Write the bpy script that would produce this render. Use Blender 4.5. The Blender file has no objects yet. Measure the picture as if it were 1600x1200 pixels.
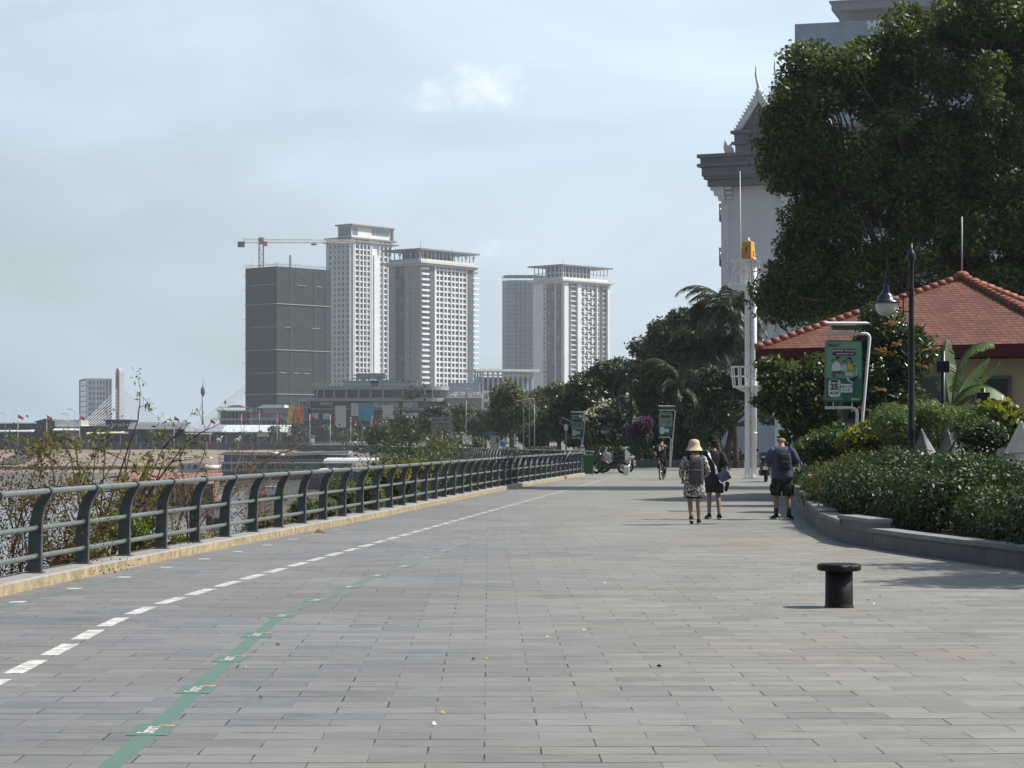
import bpy, math, random
import numpy as np
from mathutils import Vector, Matrix
random.seed(7)
SC = bpy.context.scene
COL = SC.collection
R = math.radians
F, EYE, HY, CX = 3550.0, 1.645, 688.0, 800.0
def P(x, y, d):
 """point at distance d (metres along +Y) seen at photo pixel x, y"""
 return Vector(((x - CX) / F * d, d, EYE + (HY - y) / F * d))
def G(x, y, z=0.0):
 """point on the level z seen at photo pixel x, y"""
 return P(x, y, F * (EYE - z) / (y - HY))
# ------------------------------------------------------------------ materials
MATS = {}
def nt(m):
 m.use_nodes = True
 return m.node_tree.nodes, m.node_tree.links
def M(name, col, rough=0.6, var=0.12, scale=3.0, metal=0.0, spec=0.4, bump=0.0, coat=0.0, detail=4.0):
 """plain procedural material with a little noise in colour (and height)"""
 if name in MATS:
  return MATS[name]
 m = bpy.data.materials.new(name)
 N, L = nt(m)
 b = N['Principled BSDF']
 b.inputs['Roughness'].default_value = rough
 b.inputs['Metallic'].default_value = metal
 b.inputs['Specular IOR Level'].default_value = spec
 b.inputs['Coat Weight'].default_value = coat
 tc = N.new('ShaderNodeTexCoord')
 nz = N.new('ShaderNodeTexNoise')
 nz.inputs['Scale'].default_value = scale
 nz.inputs['Detail'].default_value = detail
 nz.inputs['Roughness'].default_value = 0.65
 L.new(tc.outputs['Object'], nz.inputs['Vector'])
 cr = N.new('ShaderNodeValToRGB')
 lo = [max(0, c * (1 - var * 1.6)) for c in col[:3]]
 hi = [min(1, c * (1 + var * 1.6)) for c in col[:3]]
 cr.color_ramp.elements[0].position = 0.3
 cr.color_ramp.elements[0].color = (*lo, 1)
 cr.color_ramp.elements[1].position = 0.7
 cr.color_ramp.elements[1].color = (*hi, 1)
 L.new(nz.outputs['Fac'], cr.inputs['Fac'])
 L.new(cr.outputs['Color'], b.inputs['Base Color'])
 if bump:
  bp = N.new('ShaderNodeBump')
  bp.inputs['Strength'].default_value = bump
  bp.inputs['Distance'].default_value = 0.02
  L.new(nz.outputs['Fac'], bp.inputs['Height'])
  L.new(bp.outputs['Normal'], b.inputs['Normal'])
 MATS[name] = m
 return m
def leaf_mat(name, cols, rough=0.42, trans=0.3, spec=0.5):
 """leaf: colour differs from leaf to leaf, light passes through"""
 m = bpy.data.materials.new(name)
 N, L = nt(m)
 b = N['Principled BSDF']
 out = N['Material Output']
 g = N.new('ShaderNodeNewGeometry')
 cr = N.new('ShaderNodeValToRGB')
 el = cr.color_ramp.elements
 while len(el) < len(cols):
  el.new(0.5)
 for i, c in enumerate(cols):
  el[i].position = i / max(1, len(cols) - 1)
  el[i].color = (*c, 1)
 L.new(g.outputs['Random Per Island'], cr.inputs['Fac'])
 L.new(cr.outputs['Color'], b.inputs['Base Color'])
 b.inputs['Roughness'].default_value = rough
 b.inputs['Specular IOR Level'].default_value = spec
 t = N.new('ShaderNodeBsdfTranslucent')
 hs = N.new('ShaderNodeHueSaturation')
 hs.inputs['Hue'].default_value = 0.48
 hs.inputs['Saturation'].default_value = 1.15
 hs.inputs['Value'].default_value = 1.5
 L.new(cr.outputs['Color'], hs.inputs['Color'])
 L.new(hs.outputs['Color'], t.inputs['Color'])
 mx = N.new('ShaderNodeMixShader')
 mx.inputs['Fac'].default_value = trans
 L.new(b.outputs['BSDF'], mx.inputs[1])
 L.new(t.outputs['BSDF'], mx.inputs[2])
 L.new(mx.outputs['Shader'], out.inputs['Surface'])
 MATS[name] = m
 return m
# ------------------------------------------------------------------ objects
WP = {}
def tag(o, label=None, cat=None, group=None, kind=None):
 if label: o['label'] = label
 if cat: o['category'] = cat
 if group: o['group'] = group
 if kind: o['kind'] = kind
 return o
def thing(name, label, cat, loc=(0, 0, 0), group=None):
 o = bpy.data.objects.new(name, None)
 o.empty_display_size = 0.1
 COL.objects.link(o)
 o.location = loc
 WP[o] = Vector(loc)
 return tag(o, label, cat, group)
def kids(o):
 return [c for c in bpy.data.objects if c.parent == o]
def copy_tree(o, parent=None, loc=None, rz=None, label=None, deep=None):
 deep = deep if deep is not None else TREES[o]
 c = o.copy()
 COL.objects.link(c)
 if parent: c.parent = parent
 if loc is not None: c.location = loc
 if rz is not None: c.rotation_euler = (0, 0, rz)
 if label: c['label'] = label
 for ch, sub in deep:
  copy_tree(ch, c, deep=sub)
 return c
TREES = {}
def freeze(o):
 """remember the children of a prototype for copy_tree"""
 def rec(x): return [(k, rec(k)) for k in kids(x)]
 TREES[o] = rec(o)
 return o
class MB:
 """collects shapes in world coordinates, builds ONE mesh object"""
 def __init__(s):
  s.v, s.f, s.mi, s.sm = [], [], [], []
 def add(s, vs, fs, mi=0, smooth=False):
  k = len(s.v)
  s.v.extend([tuple(v) for v in vs])
  for f in fs:
   s.f.append(tuple(i + k for i in f)); s.mi.append(mi); s.sm.append(smooth)
  return s
 def box(s, c, size, rz=0.0, mi=0, rot=None):
  x, y, z = size[0] / 2, size[1] / 2, size[2] / 2
  pts = [Vector((sx * x, sy * y, sz * z)) for sz in (-1, 1) for sx, sy in ((-1, -1), (1, -1), (1, 1), (-1, 1))]
  m = rot if rot is not None else Matrix.Rotation(rz, 3, 'Z')
  c = Vector(c)
  return s.add([c + m @ p for p in pts], [(3, 2, 1, 0), (4, 5, 6, 7), (0, 1, 5, 4), (1, 2, 6, 5), (2, 3, 7, 6), (3, 0, 4, 7)], mi)
 def bbox(s, c, size, bev=0.02, rz=0.0, mi=0):
  """box with bevelled vertical edges and top"""
  x, y, z = size[0] / 2, size[1] / 2, size[2] / 2
  def ring(ix, zz):
   a, b_ = x - ix, y - ix
   k = bev
   return [(-a + k, -b_), (a - k, -b_), (a, -b_ + k), (a, b_ - k), (a - k, b_), (-a + k, b_), (-a, b_ - k), (-a, -b_ + k)], zz
  rings = []
  m = Matrix.Rotation(rz, 3, 'Z')
  for ix, zz in ((0, -z), (0, z - bev), (bev, z)):
   r_, q = ring(ix, zz)
   rings.append([Vector(c) + m @ Vector((p[0], p[1], q)) for p in r_])
  return s.loft(rings, mi=mi)
 def bar(s, a, b, w, h, mi=0):
  a, b = Vector(a), Vector(b)
  d = (b - a)
  l = d.length
  if l < 1e-6: return s
  d /= l
  up = Vector((0, 0, 1)) if abs(d.z) < 0.95 else Vector((0, 1, 0))
  x = d.cross(up).normalized()
  y = x.cross(d).normalized()
  rot = Matrix((x, d, y)).transposed()
  return s.box((a + b) / 2, (w, l, h), rot=rot, mi=mi)
 def tube(s, pts, r, n=8, mi=0, smooth=True, caps=True, closed=False):
  pts = [Vector(p) for p in pts]
  rs = r if isinstance(r, (list, tuple)) else [r] * len(pts)
  rings = []
  prev = None
  N_ = len(pts)
  for i, p in enumerate(pts):
   if closed:
    t = pts[(i + 1) % N_] - pts[i - 1]
   else:
    t = pts[min(i + 1, N_ - 1)] - pts[max(i - 1, 0)]
   t = t.normalized() if t.length > 1e-9 else Vector((0, 0, 1))
   if prev is None:
    up = Vector((0, 0, 1)) if abs(t.z) < 0.9 else Vector((1, 0, 0))
    x = t.cross(up).normalized()
   else:
    x = (prev - t * prev.dot(t))
    x = x.normalized() if x.length > 1e-6 else t.orthogonal().normalized()
   prev = x
   y = t.cross(x)
   rings.append([p + (x * math.cos(2 * math.pi * k / n) + y * math.sin(2 * math.pi * k / n)) * rs[i] for k in range(n)])
  return s.loft(rings, mi=mi, smooth=smooth, caps=caps and not closed, closed=closed)
 def loft(s, rings, mi=0, smooth=False, caps=True, closed=False):
  n = len(rings[0])
  vs = [v for r_ in rings for v in r_]
  fs = []
  m = len(rings)
  for i in range(m if closed else m - 1):
   j = (i + 1) % m
   for k in range(n):
    k2 = (k + 1) % n
    fs.append((i * n + k, i * n + k2, j * n + k2, j * n + k))
  s.add(vs, fs, mi, smooth)
  if caps:
   base = len(s.v) - len(vs)
   s.f.append(tuple(base + k for k in reversed(range(n)))); s.mi.append(mi); s.sm.append(False)
   s.f.append(tuple(base + (m - 1) * n + k for k in range(n))); s.mi.append(mi); s.sm.append(False)
  return s
 def lathe(s, prof, c=(0, 0, 0), n=20, mi=0, smooth=True, rot=None, caps=True):
  c = Vector(c)
  rings = []
  for r_, z in prof:
   ring = [Vector((r_ * math.cos(2 * math.pi * k / n), r_ * math.sin(2 * math.pi * k / n), z)) for k in range(n)]
   rings.append([c + (rot @ p if rot is not None else p) for p in ring])
  return s.loft(rings, mi=mi, smooth=smooth, caps=caps)
 def prism(s, poly, O, U, V, W, mi=0):
  """polygon (u, v) in plane O+uU+vV, extruded by vector W"""
  O, U, V, W = Vector(O), Vector(U), Vector(V), Vector(W)
  n = len(poly)
  a = [O + U * p[0] + V * p[1] for p in poly]
  b = [p + W for p in a]
  if U.cross(V).dot(W) < 0:
   a, b = b, a
  fs = [tuple(reversed(range(n))), tuple(range(n, 2 * n))]
  fs += [(i, (i + 1) % n, n + (i + 1) % n, n + i) for i in range(n)]
  return s.add(a + b, fs, mi)
 def ell(s, c, r, n=14, m=8, mi=0, rot=None):
  c = Vector(c)
  rr = r if isinstance(r, (tuple, list)) else (r, r, r)
  rings = []
  for i in range(m + 1):
   a = -math.pi / 2 + math.pi * (0.02 + 0.96 * i / m)
   ring = []
   for k in range(n):
    t = 2 * math.pi * k / n
    p = Vector((rr[0] * math.cos(a) * math.cos(t), rr[1] * math.cos(a) * math.sin(t), rr[2] * math.sin(a)))
    ring.append(c + (rot @ p if rot is not None else p))
   rings.append(ring)
  return s.loft(rings, mi=mi, smooth=True)
 def build(s, name, mats, parent=None, origin=None):
  org = WP[parent] if parent is not None else Vector(origin if origin is not None else (0, 0, 0))
  me = bpy.data.meshes.new(name)
  v = np.array(s.v, dtype=np.float64) - np.array(org)
  me.from_pydata(v.tolist(), [], s.f)
  for m in (mats if isinstance(mats, (list, tuple)) else [mats]):
   me.materials.append(m)
  me.polygons.foreach_set('material_index', s.mi)
  me.polygons.foreach_set('use_smooth', s.sm)
  me.update()
  o = bpy.data.objects.new(name, me)
  COL.objects.link(o)
  if parent is not None:
   o.parent = parent
  else:
   o.location = org
  WP[o] = Vector(org)
  return o
def one(name, mb, mat, label, cat, origin, group=None):
 """a thing that is one mesh"""
 return tag(mb.build(name, mat, origin=origin), label, cat, group)
def struct(name, mb, mat):
 return tag(mb.build(name, mat), kind='structure')
def sheet(poly, z):
 mb = MB()
 mb.add([(p[0], p[1], z if len(p) < 3 else p[2]) for p in poly], [tuple(range(len(poly)))])
 return mb
def strip_pts(path, w):
 """left and right offsets of a ground path"""
 a, b = [], []
 for i, p in enumerate(path):
  q0, q1 = path[max(i - 1, 0)], path[min(i + 1, len(path) - 1)]
  t = Vector((q1[0] - q0[0], q1[1] - q0[1], 0)).normalized()
  n = Vector((-t.y, t.x, 0))
  a.append(Vector((p[0], p[1], 0)) + n * w / 2)
  b.append(Vector((p[0], p[1], 0)) - n * w / 2)
 return a, b
def resample(path, step, start=0.0):
 out, acc, nxt = [], 0.0, start
 for a, b in zip(path[:-1], path[1:]):
  a, b = Vector(a), Vector(b)
  l = (b - a).length
  while nxt <= acc + l:
   out.append((a + (b - a) * ((nxt - acc) / l), (b - a).normalized()))
   nxt += step
  acc += l
 return out
def smooth_path(path, k=6):
 """Catmull-Rom through the points"""
 p = [Vector(q) for q in path]
 out = []
 for i in range(len(p) - 1):
  p0, p1, p2, p3 = p[max(i - 1, 0)], p[i], p[i + 1], p[min(i + 2, len(p) - 1)]
  for j in range(k):
   t = j / k
   out.append(0.5 * ((2 * p1) + (p2 - p0) * t + (2 * p0 - 5 * p1 + 4 * p2 - p3) * t * t + (3 * p1 - p0 - 3 * p2 + p3) * t ** 3))
 out.append(p[-1])
 return out
def text_mb(body, size, O, U, V, depth=0.004, align='CENTER', bold=0.0):
 """lettering as mesh, in the plane O, U (right), V (up)"""
 cu = bpy.data.curves.new('lettering', 'FONT')
 cu.body = body
 cu.size = size
 cu.align_x = align
 cu.align_y = 'CENTER'
 cu.offset = bold
 cu.resolution_u = 3
 o = bpy.data.objects.new('lettering', cu)
 COL.objects.link(o)
 dg = bpy.context.evaluated_depsgraph_get()
 dg.update()
 me = bpy.data.meshes.new_from_object(o.evaluated_get(dg))
 vs = [Vector(O) + Vector(U) * v.co.x + Vector(V) * v.co.y for v in me.vertices]
 fs = [tuple(p.vertices) for p in me.polygons]
 mb = MB()
 mb.add(vs, fs)
 bpy.data.objects.remove(o)
 bpy.data.curves.remove(cu)
 bpy.data.meshes.remove(me)
 return mb
# ------------------------------------------------------------------ foliage
def leaf_mesh(name, pos, nrm, L, aspect, mat, parent, rng, org, droop=0.25, up=None):
 n = len(pos)
 t = rng.normal(size=(n, 3))
 if up is not None:
  t += up
 t -= nrm * (t * nrm).sum(1, keepdims=True)
 t /= np.linalg.norm(t, axis=1, keepdims=True) + 1e-9
 b = np.cross(nrm, t)
 Lc = L[:, None]
 w = Lc * aspect * 0.5
 v0 = pos - t * Lc * 0.5
 v2 = pos + t * Lc * 0.5 - nrm * Lc * droop
 mid = pos - t * Lc * 0.06
 v1 = mid + b * w - nrm * Lc * 0.05
 v3 = mid - b * w - nrm * Lc * 0.05
 V = np.empty((n * 4, 3))
 V[0::4], V[1::4], V[2::4], V[3::4] = v0, v1, v2, v3
 V -= np.array(org)
 me = bpy.data.meshes.new(name)
 me.vertices.add(n * 4)
 me.vertices.foreach_set('co', V.astype(np.float32).ravel())
 me.loops.add(n * 4)
 me.loops.foreach_set('vertex_index', np.arange(n * 4, dtype=np.int32))
 me.polygons.add(n)
 me.polygons.foreach_set('loop_start', np.arange(0, n * 4, 4, dtype=np.int32))
 me.polygons.foreach_set('loop_total', np.full(n, 4, dtype=np.int32))
 me.materials.append(mat)
 me.update(calc_edges=True)
 o = bpy.data.objects.new(name, me)
 COL.objects.link(o)
 if parent is not None:
  o.parent = parent
 else:
  o.location = org
 WP[o] = Vector(org)
 return o
def clump_leaves(name, clumps, n, L, mat, parent, seed=1, aspect=0.55, shell=0.55, upb=0.5, droop=0.25, org=None, rnd=0.9):
 rng = np.random.default_rng(seed)
 C = np.array(clumps, dtype=float)
 area = (C[:, 3] * C[:, 4] + C[:, 4] * C[:, 5] + C[:, 3] * C[:, 5])
 idx = rng.choice(len(C), size=n, p=area / area.sum())
 d = rng.normal(size=(n, 3))
 d /= np.linalg.norm(d, axis=1, keepdims=True)
 r = shell + (1 - shell) * rng.random(n) ** 0.7
 r *= 1 + 0.10 * rng.normal(size=n)
 pos = C[idx, :3] + d * C[idx, 3:6] * r[:, None]
 nr = d + np.array([0, 0, upb]) + rng.normal(size=(n, 3)) * rnd
 nr /= np.linalg.norm(nr, axis=1, keepdims=True)
 ls = L * (0.6 + 0.8 * rng.random(n))
 if org is None:
  org = WP[parent]
 return leaf_mesh(name, pos, nr, ls, aspect, mat, parent, rng, org, droop)
def scatter_clumps(ells, n, cr, seed, shell=0.6, flat=0.8):
 """clump centres spread through big ellipsoids (cx,cy,cz,rx,ry,rz)"""
 rng = np.random.default_rng(seed)
 E = np.array(ells, dtype=float)
 area = (E[:, 3] * E[:, 5]) ** 1.0
 out = []
 idx = rng.choice(len(E), size=n, p=area / area.sum())
 for i in idx:
  d = rng.normal(size=3)
  d /= np.linalg.norm(d)
  r = shell + (1 - shell) * rng.random() ** 0.6
  c = E[i, :3] + d * np.maximum(E[i, 3:6] - cr * 0.7, cr * 0.2) * r
  k = cr * (0.6 + 0.8 * rng.random())
  out.append((c[0], c[1], c[2], k, k, k * flat))
 return out
def EL(x, y, d, rx, ry, rd=None):
 """ellipsoid whose outline at distance d has pixel radii rx, ry"""
 c = P(x, y, d)
 k = d / F
 return (c.x, c.y, c.z, rx * k, (rd if rd else rx * k), ry * k)
def limb(mb, a, b, r0, r1, rng, bend=0.12, seg=5, n=6):
 a, b = Vector(a), Vector(b)
 l = (b - a).length
 off = Vector(rng.normal(size=3)) * l * bend
 pts, rs = [], []
 for i in range(seg + 1):
  t = i / seg
  p = a + (b - a) * t + off * math.sin(math.pi * t) * (1 - 0.3 * t)
  p += Vector((0, 0, -0.06 * l * math.sin(math.pi * t)))
  pts.append(p)
  rs.append(r0 + (r1 - r0) * t)
 mb.tube(pts, rs, n=n)
 return pts
def tree(name, label, cat, base, ells, ncl, cr, nleaf, L, lm, bark, tr=0.2, seed=1, group=None, th=None, aspect=0.55,
   shell=0.6, upb=0.5, flat=0.8, twigs=0.5, lshell=0.5, droop=0.25, limbs=7, rnd=0.9):
 t = thing(name, label, cat, base, group)
 cl = scatter_clumps(ells, ncl, cr, seed, shell, flat)
 clump_leaves('crown', cl, nleaf, L, lm, t, seed + 50, aspect, lshell, upb, droop, rnd=rnd)
 rng = np.random.default_rng(seed + 99)
 base = Vector(base)
 E = np.array(ells)
 ctr = Vector(np.average(E[:, :3], axis=0, weights=E[:, 3] * E[:, 5]))
 zlo = min(e[2] - e[5] for e in ells)
 fork = Vector((base.x * 0.6 + ctr.x * 0.4, base.y * 0.6 + ctr.y * 0.4, th if th is not None else max(base.z + 0.5, zlo + (ctr.z - zlo) * 0.35)))
 mb = MB()
 pts = limb(mb, base - Vector((0, 0, 0.15)), fork, tr * 1.25, tr * 0.8, rng, 0.04, 6, 10)
 order = rng.permutation(len(cl))
 hubs = []
 for k in range(min(limbs, len(cl))):
  c = Vector(cl[order[k]][:3])
  q = fork + (c - fork) * 0.75
  hubs.append(limb(mb, fork, q, tr * 0.55, tr * 0.14, rng, 0.12, 6, 7))
 allp = [p for h in hubs for p in h[2:]] + [fork]
 for k in order[: int(len(cl) * twigs)]:
  c = Vector(cl[k][:3])
  near = min(allp, key=lambda p: (p - c).length)
  limb(mb, near, c, tr * 0.13, tr * 0.04, rng, 0.12, 4, 5)
 mb.build('trunk', bark, t)
 return t
# ------------------------------------------------------------------ camera
cam = bpy.data.cameras.new('camera')
cam.sensor_fit = 'HORIZONTAL'
cam.sensor_width = 36.0
cam.lens = 36.0 * F / 1600.0
cam.shift_y = (HY - 600.0) / 1600.0
cam.clip_end = 9000
cam.clip_start = 0.3
co = bpy.data.objects.new('camera', cam)
COL.objects.link(co)
co.location = (0, 0, EYE)
co.rotation_euler = (R(90), 0, 0)
SC.camera = co
SC.view_settings.view_transform = 'Standard'
SC.view_settings.look = 'None'
SC.view_settings.exposure = 0.34
SC.view_settings.gamma = 1.0
SC.cycles.max_bounces = 8
SC.cycles.transparent_max_bounces = 8
SC.cycles.volume_bounces = 0
SC.cycles.caustics_reflective = False
SC.cycles.caustics_refractive = False
SC.cycles.sample_clamp_indirect = 4.0
# ------------------------------------------------------------------ sun and sky
SUN_EL, SUN_AZ = R(50), R(85)          # azimuth measured from +Y towards +X
sd = Vector((math.cos(SUN_EL) * math.sin(SUN_AZ), math.cos(SUN_EL) * math.cos(SUN_AZ), math.sin(SUN_EL)))
sl = bpy.data.lights.new('sun', 'SUN')
sl.energy = SUN_E = 5.0
sl.angle = R(0.53)
sl.color = (1.0, 0.955, 0.89)
so = bpy.data.objects.new('sun', sl)
COL.objects.link(so)
so.location = (60, 40, 120)
so.rotation_euler = (-sd).to_track_quat('-Z', 'Y').to_euler()
w = bpy.data.worlds.new('World')
SC.world = w
w.use_nodes = True
N, L = w.node_tree.nodes, w.node_tree.links
bg = N['Background']
bg.inputs['Strength'].default_value = 0.085
sky = N.new('ShaderNodeTexSky')
sky.sky_type = 'NISHITA'
sky.sun_disc = False
sky.sun_elevation = SUN_EL
sky.sun_rotation = SUN_AZ
sky.air_density = 1.2
sky.dust_density = 2.0
sky.ozone_density = 1.2
# thin high cloud and one small cumulus, placed by direction in the sky
tc = N.new('ShaderNodeTexCoord')
sx = N.new('ShaderNodeSeparateXYZ')
L.new(tc.outputs['Generated'], sx.inputs[0])
def mth(op, a, b=None, clamp=False):
 n = N.new('ShaderNodeMath'); n.operation = op; n.use_clamp = clamp
 for i, v in enumerate((a, b)):
  if v is None: continue
  if isinstance(v, (int, float)): n.inputs[i].default_value = v
  else: L.new(v, n.inputs[i])
 return n.outputs[0]
ay = mth('MAXIMUM', mth('ABSOLUTE', sx.outputs[1]), 0.15)
u = mth('DIVIDE', sx.outputs[0], ay)
v = mth('DIVIDE', sx.outputs[2], ay)
cv = N.new('ShaderNodeCombineXYZ')
L.new(mth('MULTIPLY', u, 5.0), cv.inputs[0]); L.new(mth('MULTIPLY', v, 17.0), cv.inputs[1])
n1 = N.new('ShaderNodeTexNoise')
n1.inputs['Scale'].default_value = 1.0; n1.inputs['Detail'].default_value = 5.0; n1.inputs['Roughness'].default_value = 0.5
n1.inputs['Distortion'].default_value = 0.4
L.new(cv.outputs[0], n1.inputs['Vector'])
mr = N.new('ShaderNodeMapRange'); mr.interpolation_type = 'SMOOTHSTEP'
mr.inputs[1].default_value = 0.30; mr.inputs[2].default_value = 0.75; mr.inputs[3].default_value = 0.62; mr.inputs[4].default_value = 0.95
L.new(n1.outputs['Fac'], mr.inputs[0])
mix1 = N.new('ShaderNodeMix'); mix1.data_type = 'RGBA'
fall = N.new('ShaderNodeMapRange'); fall.interpolation_type = 'SMOOTHSTEP'
fall.inputs[1].default_value = 0.20; fall.inputs[2].default_value = 0.50; fall.inputs[3].default_value = 1.0; fall.inputs[4].default_value = 0.12
L.new(sx.outputs[2], fall.inputs[0])
half = N.new('ShaderNodeMapRange'); half.interpolation_type = 'SMOOTHSTEP'   # veil thinned overhead and behind the camera to weaken the fill light
half.inputs[1].default_value = -0.1; half.inputs[2].default_value = 0.75; half.inputs[3].default_value = 0.15; half.inputs[4].default_value = 1.0
L.new(sx.outputs[1], half.inputs[0])
L.new(mth('MULTIPLY', mth('MULTIPLY', mr.outputs[0], fall.outputs[0]), half.outputs[0]), mix1.inputs['Factor'])
L.new(sky.outputs[0], mix1.inputs['A'])
VEIL = mix1.inputs['B']
VEIL.default_value = (8.2, 9.9, 11.4, 1)
cv2 = N.new('ShaderNodeCombineXYZ')
L.new(mth('MULTIPLY', u, 60.0), cv2.inputs[0]); L.new(mth('MULTIPLY', v, 75.0), cv2.inputs[1])
n2 = N.new('ShaderNodeTexNoise')
n2.inputs['Scale'].default_value = 1.4; n2.inputs['Detail'].default_value = 6.0; n2.inputs['Roughness'].default_value = 0.6
L.new(cv2.outputs[0], n2.inputs['Vector'])
def blob(cu_, cvv, ru, rv):
 a = mth('DIVIDE', mth('SUBTRACT', u, cu_), ru)
 b = mth('DIVIDE', mth('SUBTRACT', v, cvv), rv)
 return mth('SUBTRACT', 1.0, mth('ADD', mth('MULTIPLY', a, a), mth('MULTIPLY', b, b)))
bl = mth('MAXIMUM', blob(-0.0125, 0.1565, 0.0200, 0.0125), mth('MULTIPLY', blob(-0.0366, 0.1510, 0.0125, 0.0085), 0.75))
bl = mth('MAXIMUM', bl, mth('SUBTRACT', blob(-0.008, 0.0835, 0.016, 0.007), 0.45))
m2 = N.new('ShaderNodeMapRange'); m2.interpolation_type = 'SMOOTHSTEP'
m2.inputs[1].default_value = 0.1; m2.inputs[2].default_value = 1.9
L.new(mth('ADD', bl, mth('MULTIPLY', mth('SUBTRACT', n2.outputs['Fac'], 0.42), 2.6)), m2.inputs[0])
front = mth('GREATER_THAN', sx.outputs[1], 0.2)
cm = mth('MULTIPLY', mth('MULTIPLY', m2.outputs[0], front), mth('GREATER_THAN', bl, -0.9))
mix2 = N.new('ShaderNodeMix'); mix2.data_type = 'RGBA'
L.new(mth('MULTIPLY', cm, 0.62), mix2.inputs['Factor'])
# the air towards the left, low over the river, is duller than towards the sun
gr = mth('ADD', mth('MULTIPLY', mth('ADD', u, 0.22), 2.05), mth('MULTIPLY', v, 2.2), True)
dl = N.new('ShaderNodeVectorMath'); dl.operation = 'SCALE'
L.new(mix1.outputs['Result'], dl.inputs[0]); L.new(mth('ADD', mth('MULTIPLY', gr, 0.29), 0.71), dl.inputs['Scale'])
L.new(dl.outputs[0], mix2.inputs['A'])
mix2.inputs['B'].default_value = (11.2, 11.7, 12.2, 1)
L.new(mix2.outputs['Result'], bg.inputs['Color'])
# ------------------------------------------------------------------ setting materials
def paving_mat():
 m = bpy.data.materials.new('stone_paving')
 N, L = nt(m)
 b = N['Principled BSDF']
 tc = N.new('ShaderNodeTexCoord')
 mp = N.new('ShaderNodeMapping')
 mp.inputs['Rotation'].default_value = (0, 0, R(-0.6))
 mp.inputs['Location'].default_value = (0.02, 0.1, 0)
 L.new(tc.outputs['Object'], mp.inputs['Vector'])
 br = N.new('ShaderNodeTexBrick')
 br.offset = 0.5; br.offset_frequency = 2; br.squash = 1.0
 br.inputs['Scale'].default_value = 1.0
 br.inputs['Brick Width'].default_value = 0.6
 br.inputs['Row Height'].default_value = 0.3
 br.inputs['Mortar Size'].default_value = 0.0055
 br.inputs['Mortar Smooth'].default_value = 0.2
 br.inputs['Bias'].default_value = 0.0
 br.inputs['Color1'].default_value = (0.155, 0.158, 0.158, 1)
 br.inputs['Color2'].default_value = (0.205, 0.205, 0.199, 1)
 br.inputs['Mortar'].default_value = (0.02, 0.02, 0.022, 1)
 L.new(mp.outputs[0], br.inputs['Vector'])
 br2 = N.new('ShaderNodeTexBrick')     # same stones without the open joints
 br2.offset = 0.5
 for k in ('Scale', 'Brick Width', 'Row Height', 'Color1', 'Color2'):
  br2.inputs[k].default_value = br.inputs[k].default_value
 br2.inputs['Mortar Size'].default_value = 0.003
 br2.inputs['Mortar'].default_value = (0.115, 0.115, 0.115, 1)
 L.new(mp.outputs[0], br2.inputs['Vector'])
 # where the joints stand open
 nz = N.new('ShaderNodeTexNoise'); nz.inputs['Scale'].default_value = 1.3; nz.inputs['Detail'].default_value = 3
 L.new(tc.outputs['Object'], nz.inputs['Vector'])
 mr = N.new('ShaderNodeMapRange'); mr.inputs[1].default_value = 0.47; mr.inputs[2].default_value = 0.60
 L.new(nz.outputs['Fac'], mr.inputs[0])
 mx = N.new('ShaderNodeMix'); mx.data_type = 'RGBA'
 L.new(mr.outputs[0], mx.inputs['Factor']); L.new(br2.outputs['Color'], mx.inputs['A']); L.new(br.outputs['Color'], mx.inputs['B'])
 # long dark gaps between rows
 br3 = N.new('ShaderNodeTexBrick'); br3.offset = 0.0
 br3.inputs['Scale'].default_value = 1.0; br3.inputs['Brick Width'].default_value = 400.0; br3.inputs['Row Height'].default_value = 0.3
 br3.inputs['Mortar Size'].default_value = 0.011; br3.inputs['Mortar Smooth'].default_value = 0.1
 mpb = N.new('ShaderNodeMapping'); mpb.inputs['Location'].default_value = (150, 0, 0)
 L.new(mp.outputs[0], mpb.inputs['Vector']); L.new(mpb.outputs[0], br3.inputs['Vector'])
 mp6 = N.new('ShaderNodeMapping'); mp6.inputs['Scale'].default_value = (0.9, 4.0, 1)
 L.new(tc.outputs['Object'], mp6.inputs['Vector'])
 n6 = N.new('ShaderNodeTexNoise'); n6.inputs['Scale'].default_value = 1.0; n6.inputs['Detail'].default_value = 3
 L.new(mp6.outputs[0], n6.inputs['Vector'])
 m6 = N.new('ShaderNodeMapRange'); m6.inputs[1].default_value = 0.50; m6.inputs[2].default_value = 0.58
 L.new(n6.outputs['Fac'], m6.inputs[0])
 g6 = N.new('ShaderNodeMath'); g6.operation = 'MULTIPLY'
 L.new(m6.outputs[0], g6.inputs[0]); L.new(br3.outputs['Fac'], g6.inputs[1])
 mx6 = N.new('ShaderNodeMix'); mx6.data_type = 'RGBA'
 L.new(g6.outputs[0], mx6.inputs['Factor']); L.new(mx.outputs['Result'], mx6.inputs['A']); mx6.inputs['B'].default_value = (0.02, 0.02, 0.022, 1)
 mx = mx6
 # worn patches, pale scuffs drawn out along the stones, fine grain
 n2 = N.new('ShaderNodeTexNoise'); n2.inputs['Scale'].default_value = 0.35; n2.inputs['Detail'].default_value = 5
 L.new(tc.outputs['Object'], n2.inputs['Vector'])
 mp3 = N.new('ShaderNodeMapping'); mp3.inputs['Scale'].default_value = (2.2, 11.0, 1)
 L.new(tc.outputs['Object'], mp3.inputs['Vector'])
 n3 = N.new('ShaderNodeTexNoise'); n3.inputs['Scale'].default_value = 1.6; n3.inputs['Detail'].default_value = 6; n3.inputs['Roughness'].default_value = 0.7
 L.new(mp3.outputs[0], n3.inputs['Vector'])
 n4 = N.new('ShaderNodeTexNoise'); n4.inputs['Scale'].default_value = 60; n4.inputs['Detail'].default_value = 2
 L.new(tc.outputs['Object'], n4.inputs['Vector'])
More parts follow.
